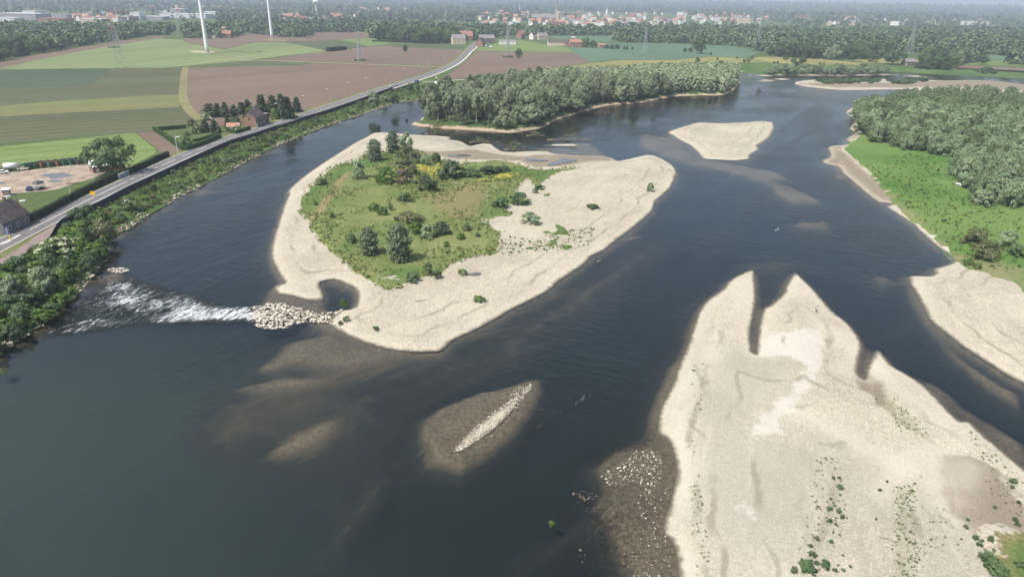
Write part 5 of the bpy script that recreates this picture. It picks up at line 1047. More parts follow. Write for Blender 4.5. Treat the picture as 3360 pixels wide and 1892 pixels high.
W_BIG = [(W(D((1736, 900), (1770, 920), (1762, 1060), (1742, 1060))), .06), (W(D((1722, 1100), (1745, 1100), (1790, 1451), (1750, 1451))), .12), (W(D((2240, 1240), (2300, 1230), (2310, 1490), (2240, 1490))), .30), (W(D((2180, 1000), (2260, 1010), (2340, 1110), (2280, 1120))), .12), (W(D((2430, 1080), (2480, 1120), (2576, 1220), (2560, 1320), (2500, 1280), (2460, 1180))), .12), (W(D((2050, 1160), (2110, 1160), (2130, 1330), (2060, 1451), (1990, 1451), (2030, 1300))), .2), (W(D((2300, 1200), (2400, 1320), (2450, 1480), (2300, 1480))), .08)]
tufts('weeds', W_BIG, 900, .16, .15, M['weed'], bb, 3)
ib = lambda V: isl_base(V)
tufts('weeds', [(W(Z(1560, 600, .1792, (480, 950), (1200, 1050), (1300, 900), (2200, 800), (2100, 1100), (1700, 1200), (1000, 1250), (480, 1350)), 1.2), .75), (W(D((905, 690), (1050, 700), (1010, 735), (960, 735))), .25)], 420, .3, .34, M['weed'], ib, 4)
tufts('grass', [(W([(2840, 540), (2960, 500), (3140, 530), (3150, 640), (3360, 720), (3360, 900), (3200, 860), (3000, 700)], 1.6), 1.)], 1500, .3, .42, M['weed'], lambda V: right_base(V)+.3, 6)
# weed plants big enough to tell apart on the near gravel bar
WX = lambda *p: Z(2560, 1560, .31056, *p)
for i, ((u, v), wp, hp) in enumerate([(WX((560, 30))[0], 13, 11), (WX((622, 30))[0], 12, 12), (WX((632, 130))[0], 22, 18), (WX((632, 205))[0], 9, 8), (WX((535, 250))[0], 10, 9), (WX((575, 320))[0], 11, 9), (WX((520, 360))[0], 20, 17), (WX((622, 385))[0], 20, 16), (WX((650, 445))[0], 16, 18), (WX((520, 490))[0], 17, 19), (WX((590, 520))[0], 12, 11), (WX((385, 670))[0], 18, 14), (WX((540, 705))[0], 16, 13), (WX((318, 745))[0], 17, 12), (WX((342, 850))[0], 26, 24), (WX((385, 930))[0], 18, 15), (WX((228, 890))[0], 12, 10), (WX((325, 915))[0], 13, 18), (WX((275, 980))[0], 52, 36), (WX((325, 1010))[0], 40, 24), (WX((150, 1010))[0], 26, 22), (WX((470, 960))[0], 36, 32), (WX((580, 1005))[0], 18, 13), (WX((668, 1000))[0], 15, 10), (WX((738, 965))[0], 11, 12), (WX((612, 948))[0], 8, 8), (WX((660, 840))[0], 9, 7), (WX((1050, 160))[0], 13, 13), (WX((1130, 65))[0], 9, 9), (WX((1010, 465))[0], 8, 12), (WX((1420, 85))[0], 9, 7), (WX((1980, 470))[0], 13, 10), (WX((1960, 550))[0], 19, 14), (WX((2065, 670))[0], 20, 18), (WX((2130, 695))[0], 16, 13), (WX((2105, 740))[0], 20, 16), (WX((2215, 700))[0], 20, 32), (WX((2255, 800))[0], 15, 14), (WX((2470, 70))[0], 28, 18), (WX((2450, 125))[0], 15, 12), (WX((2520, 290))[0], 14, 13), (WX((2270, 340))[0], 14, 13), (WX((2480, 475))[0], 20, 16), (WX((2505, 525))[0], 18, 16), (WX((2190, 880))[0], 50, 40), (WX((2150, 890))[0], 34, 30), (WX((2230, 960))[0], 56, 44), (WX((2290, 1030))[0], 60, 44), (WX((2540, 960))[0], 40, 20)]):
    z = up_z(u, v); p = P(u, v, z); s = pxm(p)
    plant('weedp' if 'weedp' in KIND else 'bush', p.x, p.y, z-.03, max(.2, hp/s*.75), wp/s, 'leafy weed growing on the pale near gravel bar', 'plant', 'weeds on the near gravel bar')
# ------------------------------------------------------------------ stones
def stone_mesh(name, mat, seed):
    r = np.random.default_rng(seed); import bmesh
    bm = bmesh.new(); bmesh.ops.create_icosphere(bm, subdivisions=1, radius=.5)
    for v in bm.verts: v.co = v.co*(.75+.45*r.random()); v.co.z *= .62; v.co.x *= 1.2
    me = bpy.data.meshes.new(name); bm.to_mesh(me); bm.free(); me.materials.append(mat); return me
STN = [stone_mesh('boulder', M['stone'], i) for i in range(6)]
def stones(name, pts, mats, seed, kind='stuff'):
    """loose stones joined into one mass: pts = x, y, z, size"""
    pts = np.array(pts); r = np.random.default_rng(seed); base = []
    for i in range(4):
        me = STN[i]; v = np.empty(len(me.vertices)*3, np.float32); me.vertices.foreach_get('co', v); f = np.empty(len(me.polygons)*3, np.int32); me.polygons.foreach_get('vertices', f); base.append((v.reshape(-1, 3), f.reshape(-1, 3)))
    Vs, Fs, Ms = [], [], []; off = 0
    for x, y, z, s in pts:
        v, f = base[r.integers(4)]; a = r.random()*6.28; c, q = math.cos(a), math.sin(a)
        Vs.append(np.column_stack([v[:, 0]*c-v[:, 1]*q, v[:, 0]*q+v[:, 1]*c, v[:, 2]])*s+[x, y, z]); Fs.append(f+off); off += len(v); Ms += [r.integers(len(mats))]*len(f)
    return link(name, mesh_np(name, np.vstack(Vs), np.vstack(Fs), mats, False, Ms), kind=kind)
def fill(poly, n, seed, z=0.):
    r = np.random.default_rng(seed); q = np.empty((0, 2)); p = W(poly, z); x0, y0 = p.min(0); x1, y1 = p.max(0)
    while len(q) < n: c = r.random((n*3, 2))*[x1-x0, y1-y0]+[x0, y0]; q = np.vstack([q, c[inpoly(c, p)]])
    return q[:n], r
# the low weir of limestone boulders between the island and the rapids
WEIR = T(1, 2, (-60, 200), (60, 165), (230, 150), (340, 175), (480, 210), (600, 250), (700, 250), (800, 225), (880, 215), (850, 300), (760, 370), (640, 345), (500, 335), (400, 360), (330, 400), (200, 410), (60, 405), (-40, 360))
q, r = fill(WEIR, 820, 1); wp_ = W(WEIR)
order = np.argsort(-r.random(820)); sz = .26+.52*r.random(820)**1.8; sz = np.sort(sz)[::-1]
hum = lambda V: np.minimum(sdist(V, wp_)*.07, .16)+.06
hz_ = hum(q)
for i in range(285):
    o = link('boulder', STN[i % 6], loc=(q[i, 0], q[i, 1], hz_[i]+.02), rz=r.random()*6.28); s_ = sz[i]; o.scale = (s_*1.15, s_, s_*.9)
    tag(o, 'pale limestone boulder heaped in the low weir beside the rapids', 'boulder', 'boulders of the low weir')
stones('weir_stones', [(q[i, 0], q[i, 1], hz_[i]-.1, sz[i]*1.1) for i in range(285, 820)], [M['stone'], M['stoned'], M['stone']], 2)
# stone facing of the left bank
L = np.r_[0, np.cumsum(np.linalg.norm(np.diff(wl_left, axis=0), axis=1))]; rp = []; r = np.random.default_rng(5)
for k_ in range(5200):
    s_ = r.random()*L[-1]; x = np.interp(s_, L, wl_left[:, 0]); y = np.interp(s_, L, wl_left[:, 1])
    u, v = inframe(x, y, 0)
    if u < -40 or u > 1560 or v > 1240: continue
    x2 = np.interp(s_+.5, L, wl_left[:, 0])-x; y2 = np.interp(s_+.5, L, wl_left[:, 1])-y; n_ = math.hypot(x2, y2)+1e-9; t_ = r.random()**1.3*(2.6 if u > 200 else 2.0)-.5
    gap = vnoise(np.array([s_*.07]), np.array([0.]), 3)[0]
    if gap < .33 and 300 < u < 1200: continue
    rp.append((x-y2/n_*t_, y+x2/n_*t_, .05+max(0, t_)*.42, .35+.55*r.random()**2))
stones('bank_stones', rp, [M['stone'], M['stoned'], M['stone'], M['stonew']], 6)
st = [(x, y, .12, .3+.6*r.random()**2) for x, y in fill(T(0, 1, (1060, 1260), (1180, 1250), (1300, 1250), (1290, 1290), (1150, 1300)), 60, 7)[0]]
st += [(x, y, .0, .12+.26*r.random()**3) for x, y in fill(COB, 760, 8)[0]]
st = [(x, y, z+(.2 if i >= 60 else 0), s) for i, (x, y, z, s) in enumerate(st)]
st += [(x, y, .02, .1+.3*r.random()**3) for x, y in fill(D((1130, 1150), (1180, 1090), (1330, 965), (1350, 975), (1320, 1030), (1200, 1130)), 220, 9)[0]]
tip = fill(T(1, 2, (1480, 560), (1700, 540), (1900, 560), (1840, 630), (1600, 640), (1450, 620)), 260, 10)[0]
st += [(x, y, float(z)-.02, .18+.3*r.random()**2) for (x, y), z in zip(tip, isl_base(tip))]
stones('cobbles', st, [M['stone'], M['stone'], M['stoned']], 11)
sh = [(x, y, .03+.05*r.random(), .10+.24*r.random()**3) for x, y in fill(T(2, 3, (880, 450), (1100, 300), (1300, 150), (1480, 200), (1520, 420), (1400, 640), (1250, 520), (1000, 540)), 330, 12)[0] if math.hypot(x, y) > 0]
sh += [(x, y, .03, .08+.2*r.random()**3) for x, y in fill(T(2, 3, (1250, 560), (1600, 560), (1560, 720), (1500, 860), (1640, 1200), (1660, 1470), (1150, 1470), (1300, 1000)), 190, 13)[0]]
sh += [(x, y, .03, .12+.2*r.random()**2) for x, y in fill(T(2, 2, (-10, 1000), (120, 980), (190, 1000), (120, 1100), (20, 1250), (-20, 1200)), 120, 15)[0]]
stones('shallow_stones', sh, [M['pebble'], M['pebble'], M['pebble'], M['stoned']], 16)
ds, r = fill(T(2, 3, (600, 560), (800, 600), (1000, 680), (1150, 900), (1250, 1200), (1150, 1480), (760, 1480), (640, 1100), (660, 850)), 900, 14); kp = fbm(ds[:, 0]*.16, ds[:, 1]*.16, 23, 3) > .42+.22*r.random(len(ds))
stones('brown_stones', [(x, y, -.06+.06*r.random(), .10+.3*r.random()**3) for x, y in ds[kp]], [M['stoned'], M['stonew'], M['stonew']], 17)
# ------------------------------------------------------------------ broken water of the rapids
FOAMP = D((60, 862), (150, 790), (230, 725), (262, 690), (330, 690), (420, 715), (520, 740), (600, 758), (690, 762), (690, 822), (620, 818), (500, 822), (380, 828), (260, 842), (140, 858))
fw = dens(W(FOAMP), True, .012, .5, 80)
def foam_d(V):
    f = soft(V, W(D((360, 800), (450, 760), (580, 768), (690, 764), (690, 824), (600, 820), (500, 822), (380, 822))), 7)*1.0
    f = np.maximum(f, soft(V, W(D((215, 745), (255, 692), (340, 700), (460, 735), (560, 755), (480, 790), (330, 805), (230, 775))), 12)*.86)
    f = np.maximum(f, soft(V, W(D((120, 830), (220, 780), (330, 790), (400, 815), (260, 835), (130, 850), (90, 850), (110, 820))), 10)*.74)
    return f*np.clip(dist(V, fw)/3, 0, 1)
sheet('white_water', fw, lambda V, d: .03+np.minimum(d*.1, 1)*(fbm(V[:, 0]*.5+V[:, 1]*.2, V[:, 1]*.9-V[:, 0]*.3, 6, 3)-.3)*.55*foam_d(V)**.5+.01, M['foam'], .0065, {'foam': foam_d}, kind='stuff')
for poly, f0 in ((D((1400, 1020), (1440, 985), (1480, 975), (1495, 1000), (1450, 1030), (1410, 1050), (1340, 1095), (1330, 1080)), .55), (D((1440, 1240), (1420, 1220), (1435, 1205), (1450, 1230)), .5), (D((1365, 1325), (1385, 1295), (1410, 1310), (1395, 1340)), .5), (D((1130, 1185), (1180, 1160), (1290, 1110), (1330, 1080), (1300, 1130), (1200, 1180)), .42), (D((990, 893), (1030, 898), (1150, 880), (1220, 862), (1130, 895), (1020, 906)), .38)):
    pw_ = dens(W(poly), True, .01, .4, 81)
    sheet('white_water', pw_, lambda V, d: .035+.06*fbm(V[:, 0]*.8, V[:, 1]*.8, 5, 3), M['foam'], .006, {'foam': (lambda f0, pw_: lambda V: f0*np.clip(dist(V, pw_)/1.2, 0, 1))(f0, pw_)}, kind='stuff')
# ------------------------------------------------------------------ driftwood and fallen trees
def snag(u, v, wp, hp, label, seed, leafy=True, z=0.):
    q = random.Random(seed); p = P(u, v, z); s = pxm(p); L = wp/s; h = max(.4, hp/s); P_ = []
    P_.append(([(-L*.5, 0, .15), (-L*.1, q.uniform(-.3, .3), .35), (L*.5, q.uniform(-.4, .4), .2)], .22, .07))
    for i in range(9):
        x = -L*.45+L*.9*q.random(); d_ = q.uniform(-1, 1); l = L*.16*(.5+q.random())
        P_.append(([(x, 0, .25), (x+l*.6, d_*l*.5, h*.5*q.random()+.2), (x+l, d_*l, h*(.3+.7*q.random()))], .08, .02))
    root = thing('fallen_tree', p, label, 'fallen tree'); link('log', tubes('log', P_, M['wood']), root)
    if leafy: link('foliage', crown('foliage', M['olive'], h*1.1, L*.62, .1, 16, 420, .34, dome, seed, .7, .4, .3), root)
    return root
for a in [(1425, 440, 62, 14, 'leafy fallen tree at the upper left rim of the mud flat', 1), (1575, 468, 70, 16, 'fallen tree with a green crown on the rim of the sand', 2), (1690, 492, 76, 24, 'dark fallen tree with root tangle in the middle of the channel', 3), (1757, 446, 62, 11, 'low leafy log lying in the channel by the willow island', 4), (1870, 460, 150, 18, 'long tangle of fallen branches stranded mid channel', 5), (2488, 300, 28, 9, 'snag of branches in open water right of the willow island', 6), (1995, 372, 16, 10, 'small leafy branch drifting off the willow island', 7), (1335, 396, 14, 7, 'tuft of branches in the water left of the willow island', 8), (2295, 322, 58, 8, 'fallen branches in the water below the willow island end', 9), (1430, 418, 80, 14, 'fallen tree hanging over the eroded bank of the willow island', 10)]: snag(*a[:5], a[5])
def log(u, v, du, dv, r_, label, z=None):
    z = up_z(u, v) if z is None else z; a = P(u, v, z+.1); b = P(u+du, v+dv, z+.15); c = (a+b)/2; L_ = b-a
    root = thing('driftwood_log', c, label, 'log'); m = tubes('log', [([-L_/2, L_*.05+Vector((0, 0, .1)), L_/2], r_, r_*.45), ([Vector((0, 0, .1)), L_*.15+Vector((-L_.y, L_.x, .5)).normalized()*.5], r_*.5, r_*.2)], M['wood']); link('trunk', m, root)
log(1362, 988, 44, -5, .13, 'grey driftwood log lying on the front gravel of the island')
log(2884, 1759, 50, 16, .07, 'thin pale pole lying on the near gravel bar'); log(2190, 556, 18, 5, .22, 'brown driftwood lump at the right shore of the gravel island'); log(2046, 573, 14, 0, .2, 'dark driftwood lump on the middle of the wide gravel'); log(1960, 858, 14, -3, .2, 'dark log stranded in the water by the gravel shore', 0.)
log(2095, 610, 22, 12, .1, 'thin branch beside the small upright gravel bush'); log(2205, 570, 12, 8, .2, 'second driftwood lump at the right shore of the gravel island')
# reeds under water at the left edge and the plant on its little mound
for u, v, w_, h_, lab in ((10, 1232, 50, 22, 'clump of reeds standing in the dark water at the left edge'), (1810, 1725, 22, 16, 'yellow green plant on a tiny mound in the river')):
    plant_px('bright' if u > 100 else 'olive', u, v, w_, h_, lab, 'plant', None, -.1 if u > 100 else -.45)
# ------------------------------------------------------------------ flood wall
wl_ = dens(wb, False, .01); Lw = np.r_[0, np.cumsum(np.linalg.norm(np.diff(wl_, axis=0), axis=1))]; pl_ = 2.6; npan = int(Lw[-1]/pl_)
pm = MB().box((0, 0, 1.25), (pl_-.04, .16, 2.5), 0)
for i in range(3): pm.box((-pl_/2+pl_*(i+.5)/3, -.14, 1.2), (pl_/3*.5, .14, 2.4), 0)
pm.box((0, -.02, 2.56), (pl_, .34, .13), 0, 1); pm = pm.mesh('panel', [M['wall'], M['shedg']])
fwall = thing('flood_wall', (*wl_[0], ZB-.3), 'long dark ribbed flood wall between the riverside path and the bank', 'wall')
o0 = Vector((*wl_[0], ZB-.3))
for i in range(npan):
    s_ = (i+.5)*pl_; x = np.interp(s_, Lw, wl_[:, 0]); y = np.interp(s_, Lw, wl_[:, 1]); x2 = np.interp(s_+1, Lw, wl_[:, 0])-np.interp(s_-1, Lw, wl_[:, 0]); y2 = np.interp(s_+1, Lw, wl_[:, 1])-np.interp(s_-1, Lw, wl_[:, 1])
    u, v = inframe(x, y, ZB)
    o = link('panel', pm, fwall, loc=Vector((x, y, ZB-.3))-o0, rz=math.atan2(y2, x2))
# ------------------------------------------------------------------ buildings
def gable(mb, w, d, h, rh, m=0):
    """walls of a gabled house, ridge along x"""
    x, y = w/2, d/2
    mb.add([(-x, -y, 0), (x, -y, 0), (x, y, 0), (-x, y, 0), (-x, -y, h), (x, -y, h), (x, y, h), (-x, y, h), (-x, 0, h+rh), (x, 0, h+rh)], [(0, 1, 5, 4), (2, 3, 7, 6), (1, 2, 6, 9, 5), (3, 0, 4, 8, 7)], m); return mb
def roofm(mb, w, d, h, rh, ov=.35, t=.16, m=0):
    sl_ = math.atan2(rh, d/2); L_ = math.hypot(rh, d/2)+ov
    for sg in (-1, 1):
        c = Vector((0, sg*(d/2+ov*math.cos(sl_))/2*1.0, h+rh-(L_/2)*math.sin(sl_)+t*.6))
        mb.box(c, (w+ov*2, L_, t), 0, m, tilt=Matrix.Rotation(-sg*sl_, 3, 'X'))
    return mb
def house(u, v, w, d, h, rh, rz, wall, roof, label, cat='house', group=None, name='house', wins=2, chim=True, door=True, z=ZL, floors=1, shift=None):
    p = P(u, v, z); root = thing(name, p, label, cat, group, rz)
    gable(MB(), w, d, h, rh).obj('wall', wall, root)
    rf = roofm(MB(), w, d, h, rh).obj('roof', roof, root)
    if chim: MB().box((w*.28, .3, h+rh+.3), (.7, .7, 1.5)).box((w*.28, .3, h+rh+1.08), (.85, .85, .12)).obj('chimney', M['brickd'], rf)
    wm = MB().box((0, 0, 0), (1.2, .12, 1.3)).mesh('window', M['white']); gm = MB().box((0, -.05, 0), (1.0, .08, 1.1)).mesh('pane', M['glass'])
    for f in range(floors):
        for i in range(wins):
            for sg in (-1, 1):
                o = link('window', wm, root, loc=(-w/2+w*(i+.5)/wins+(.4 if door and sg < 0 and f == 0 else 0), sg*(d/2+.03), 1.6+f*2.7), rz=0 if sg < 0 else math.pi); link('pane', gm, o)
    for sg in (-1, 1):
        o = link('window', wm, root, loc=(sg*(w/2+.03), 0, h*.55+(.6 if floors < 2 else 1.4)), rz=math.pi/2*sg); link('pane', gm, o)
    if door: MB().box((-w/2+w*.5/wins-1.1, -d/2-.03, 1.05), (1., .12, 2.1)).obj('door', M['white'], root)
    return root
ra = lambda a, b: wdir(a, b)
house(18, 752, 11, 8, 3.6, 4.2, ra((0, 775), (60, 748)), M['greyw'], M['tiled'], 'grey rendered roadside house with a mossy dark roof at the left edge', wins=3, shift=1)
bh = house(836, 413, 10, 7.5, 5.4, 3.4, ra((825, 422), (880, 402)), M['brickd'], M['tiled'], 'dark brick roadside house with steep roof beside the conifers', wins=3, floors=2)
MB().box((7.6, -.6, 2.7), (5., 6., 5.4)).box((7.6, -.6, 5.48), (5.3, 6.3, .18), 0, 1).obj('extension', [M['brickd'], M['tileg']], bh)
MB().box((-5.06, 0, 2.6), (.1, 7., 5.0)).obj('gable_wall', M['brick'], bh)
house(768, 427, 6, 4, 2.1, 1.6, .2, M['brick'], M['tileo'], 'small garden shed with red roof left of the brick house', 'shed', None, 'garden_shed', 1, False)
for u, v, w, d, h, rh, rz, wa_, ro, lab, fl in [(1504, 145, 20, 14, 8, 6, .3, 'cream', 'tileg', 'large pale farmhouse with grey roof left of the village road', 2), (1528, 133, 22, 14, 7, 8, .25, 'brick', 'tile', 'barn with big red roof behind the pale farmhouse', 2), (1456, 143, 8, 8, 3, 6, .1, 'brick', 'tile', 'small pyramid roofed hut at the edge of the park wood', 1), (1578, 153, 12, 10, 6, 6, 1.2, 'brick', 'tiled', 'red gabled house beside the village road end', 2), (1596, 141, 24, 13, 7, 5, .2, 'brickd', 'tileg', 'long grey roofed house right of the village road', 2), (1608, 137, 10, 9, 5, 4, 1.3, 'render', 'tileg', 'white gabled annex right of the long grey roofed house', 1), (1665, 146, 26, 9, 4.5, 2, .05, 'render', 'tileg', 'low white building behind the round field bushes', 1), (1708, 128, 12, 11, 8, 6, 1.0, 'brick', 'tile', 'tall red brick house alone above the green field', 2), (1748, 130, 9, 9, 7, 5, .9, 'render', 'tiled', 'small white fronted house right of the tall red house', 2), (1778, 130, 18, 12, 6, 5, .4, 'cream', 'tileg', 'pale farmhouse half hidden by trees on the field road', 2), (1825, 151, 26, 14, 5.5, 3.5, .1, 'cream', 'tiled', 'long low barn with dark roof left of the brick tower', 1), (1870, 152, 18, 14, 6, 4, .1, 'brick', 'tiled', 'middle brick barn of the red farm', 1), (1896, 154, 26, 14, 6.5, 4, .15, 'brick', 'tile', 'bright red barn right of the farm tower', 1), (1975, 155, 12, 6, 3, 2, .1, 'brick', 'tile', 'small red shed right of the farm trees', 1), (742, 124, 18, 12, 6, 5, .1, 'brick', 'tile', 'red farmhouse at the wood edge left of the second turbine', 1), (755, 112, 26, 14, 6, 6, .05, 'brickd', 'tile', 'big barn roof behind the red farmhouse', 1), (706, 124, 22, 7, 3, 2, .05, 'render', 'tileg', 'low white shed left of the red farmhouse', 1), (2980, 214, 14, 8, 4, 3, .2, 'brickd', 'tileg', 'ruined brick building at the far river bank', 1)]:
    house(u, v, w, d, h, rh, rz, M[wa_], M[ro], lab, 'house' if 'barn' not in lab and 'shed' not in lab else 'barn', None, 'barn' if 'barn' in lab else 'house', 3 if w > 11 else 2, h > 5, True, ZL, fl)
p = P(1880, 152, ZL); t = thing('silo_tower', p, 'brick tower with pale cap rising from the red farm', 'tower'); MB().box((0, 0, 6), (6, 6, 12)).obj('shaft', M['brick'], t); MB().box((0, 0, 12.8), (6.6, 6.6, 1.6)).obj('cap', M['shed'], t)
# far town: small houses, seen a few pixels wide
HV = []
for i, (w, d, h, rh, wa_, ro) in enumerate([(12, 9, 6, 4, 'render', 'tile'), (14, 9, 6, 5, 'render', 'tiled'), (11, 9, 5.5, 5, 'brick', 'tileo'), (16, 10, 7, 4, 'cream', 'tileg'), (22, 11, 8, 4, 'brick', 'tile'), (12, 10, 6, 6, 'render', 'tileo'), (26, 13, 9, .5, 'render', 'shedg')]):
    m = gable(MB(), w, d, h, rh, 0); roofm(m, w, d, h, rh, m=1)
    for sg in (-1, 1):
        for k_ in range(3): m.box((-w/2+w*(k_+.5)/3, sg*(d/2+.03), h*.55), (1.3, .1, 1.5), 0, 2)
    HV.append((m.mesh('house', [M[wa_], M[ro], M['glass']]), ['white house with a red tiled roof', 'white house with a dark roof', 'brick house with an orange roof', 'cream house with a grey roof', 'long brick house with a red roof', 'white house with a steep orange roof', 'flat roofed white block'][i]))
TOWN = [([(1640, 46), (2180, 46), (2260, 50), (2230, 84), (2080, 92), (1900, 88), (1700, 92), (1640, 86)], 140, 'town behind the tree belt'), ([(2240, 44), (2500, 50), (2560, 62), (2480, 84), (2300, 82), (2220, 70)], 46, 'town right of the white mast'), ([(2640, 58), (3360, 56), (3400, 76), (3000, 86), (2640, 90)], 36, 'scattered village at the far right'), ([(1560, 48), (1640, 48), (1640, 90), (1580, 92)], 14, 'houses above the village road'), ([(910, 62), (1060, 62), (1200, 56), (1230, 66), (1150, 74), (1010, 78), (915, 78)], 24, 'houses behind the second turbine wood'), ([(1170, 28), (1330, 28), (1340, 44), (1190, 46)], 12, 'houses far left of town'), ([(440, 14), (760, 14), (760, 34), (440, 36)], 16, 'houses beyond the industrial halls'), ([(250, 62), (420, 60), (420, 74), (240, 76)], 12, 'small buildings among the halls')]
for k_, (poly, n, where) in enumerate(TOWN):
    r = np.random.default_rng(200+k_); c_ = 0; g = 0; a = np.array(poly, float); x0, y0 = a.min(0); x1, y1 = a.max(0)
    while c_ < n and g < 5000:
        g += 1; u, v = x0+(x1-x0)*r.random(), y0+(y1-y0)*r.random()
        if not inpoly(np.array([[u, v]]), a)[0]: continue
        i = r.integers(7); me, lab = HV[i]; p = P(u, v, ZL); sc = .95+.4*r.random()
        o = link('house', me, loc=p, rz=r.random()*3.14); o.scale = (sc, sc, sc*1.1); c_ += 1
        tag(o, lab+(' in the ' if not where.startswith(('houses', 'small')) else ', one of the ')+where, 'house', where+', '+lab)
def hall(u, v, wp, h, dp, wall, roof, label, rz=0., name='industrial_hall'):
    p = P(u, v, ZL); s = pxm(p); w = wp/s; root = thing(name, p+Vector((0, dp/2, 0)), label, 'hall', None, rz)
    MB().box((0, 0, h/2), (w, dp, h)).obj('wall', M[wall], root); MB().box((0, 0, h+.35), (w+1, dp+1, .7)).box((0, 0, h+.95), (w*.5, dp*.4, .5)).obj('roof', M[roof], root)
    n = max(2, int(w/14)); dm_ = MB().box((0, 0, 0), (4, .25, 4)).mesh('loading_door', M['shedg'])
    for i in range(min(n, 8)): link('loading_door', dm_, root, loc=(-w/2+w*(i+.5)/min(n, 8), -dp/2-.05, 2.1))
for a in [(55, 66, 130, 14, 60, 'shedg', 'shed', 'longest grey hall with a white roof at the left frame edge'), (145, 60, 150, 9, 50, 'shedg', 'shedg', 'grey hall right of the longest white roofed hall'), (20, 72, 60, 8, 30, 'shed', 'shed', 'low white hall at the left edge in front of the longest hall'), (96, 46, 42, 9, 50, 'shed', 'cream', 'small cream hall beyond the longest hall'), (165, 74, 90, 8, 40, 'brick', 'tile', 'red roofed hall above the motorway wood'), (300, 77, 70, 9, 34, 'cream', 'shed', 'cream front hall beside the red and white pylon'), (330, 70, 120, 9, 40, 'cream', 'tileo', 'tan roofed hall right behind the red and white pylon'), (296, 52, 30, 8, 40, 'shed', 'shed', 'small white hall below the far striped mast'), (330, 51, 20, 8, 40, 'shed', 'shed', 'second small white hall below the far striped mast'), (370, 47, 42, 8, 60, 'red', 'red', 'dark red hall right of the far striped mast'), (420, 68, 36, 9, 30, 'brick', 'tileo', 'brick hall with small white annex near the motorway'), (444, 66, 32, 17, 30, 'shed', 'shed', 'tall white block hall behind the motorway lamps'), (500, 66, 70, 8, 40, 'shedg', 'shed', 'grey hall right of the tall white block'), (600, 60, 150, 11, 60, 'shed', 'shed', 'long bright white hall behind the first wind turbine'), (585, 50, 46, 18, 40, 'shedg', 'shed', 'grey block rising behind the long white hall'), (560, 47, 70, 12, 40, 'shed', 'blue', 'white hall with blue band beyond the long white hall'), (690, 50, 66, 9, 60, 'shed', 'shed', 'white hall just right of the first wind turbine tower'), (395, 61, 44, 7, 30, 'shedg', 'shed', 'low grey hall in the middle of the works'), (230, 58, 60, 7, 40, 'shedg', 'shed', 'low hall left of the striped mast works')]: hall(*a[:8])
for a in [(1930, 61, 34, 12, 40, 'render', 'shed', 'white school block left in the far town'), (1948, 76, 17, 14, 20, 'render', 'shed', 'bright white house block with dark window band in the town'), (2060, 70, 44, 15, 30, 'cream', 'tileo', 'ochre town building with tall gables'), (2380, 68, 90, 14, 30, 'cream', 'tileg', 'long pale monastery wing in the far town'), (2442, 80, 36, 20, 40, 'cream', 'shedg', 'ochre monastery block at the end of the long wing'), (2430, 60, 40, 14, 30, 'brick', 'tile', 'red roofed church hall behind the monastery'), (2635, 65, 34, 16, 40, 'brick', 'tileo', 'big pinkish building above the right tree belt'), (3185, 83, 36, 12, 40, 'render', 'shed', 'white building cluster left part at the far right'), (3225, 83, 40, 12, 40, 'cream', 'shed', 'white building cluster right part at the far right'), (1080, 52, 44, 6, 30, 'shed', 'shed', 'flat white hall under the far water tower'), (1720, 62, 90, 9, 30, 'cream', 'tileg', 'long pale school at the left of the far town')]: hall(*a[:8], name='town_building')
hall(1716, 101, 44, 5, 18, 'shed', 'shed', 'pale slanted station roof before the tree belt', .35, 'station_roof')
# church with spire, white mast, water tower
p = P(1820, 74, ZL); t = thing('church', p, 'stone church with slender spire above the far town', 'church'); roofm(gable(MB(), 70, 18, 13, 10), 70, 18, 13, 10, m=1).obj('nave', [M['brickd'], M['tileg']], t, loc=(-36, 0, 0)); tw = MB().box((6, 0, 17), (9, 9, 34)).obj('tower', M['cream'], t); MB().lathe([(6, 34), (4.6, 38), (.25, 66)], 8, c=(6, 0, 0)).obj('spire', M['tileg'], tw)
p = P(1990, 60, ZL); t = thing('chapel_tower', p, 'small white steeple in the middle of the far town', 'church'); MB().box((0, 0, 10), (8, 8, 20)).obj('tower', M['render'], t); MB().lathe([(5.5, 20), (.2, 36)], 8).obj('spire', M['shed'], t)
for u, v, h, lab in ((2156, 96, 27, 'white pole mast standing before the town'), (1704, 40, 36, 'tall thin white mast at the left back of the town')):
    p = P(u, v, ZL); t = thing('mast', p, lab, 'mast'); MB().cyl((0, 0, 0), (0, 0, h), 1.0, .7, 8).obj('pole', M['white'], t); MB().cyl((0, 0, h), (0, 0, h+2), 1.2, 1.2, 8).obj('antenna', M['shed'], t)
p = P(1039, 50, ZL); t = thing('water_tower', p, 'white mushroom shaped water tower far behind the second turbine', 'water tower'); MB().cyl((0, 0, 0), (0, 0, 36), 2.6, 2.2, 10).obj('stem', M['white'], t); MB().lathe([(2.5, 34), (10, 42), (11, 45), (8, 48), (1, 50)], 14).obj('tank', M['white'], t)
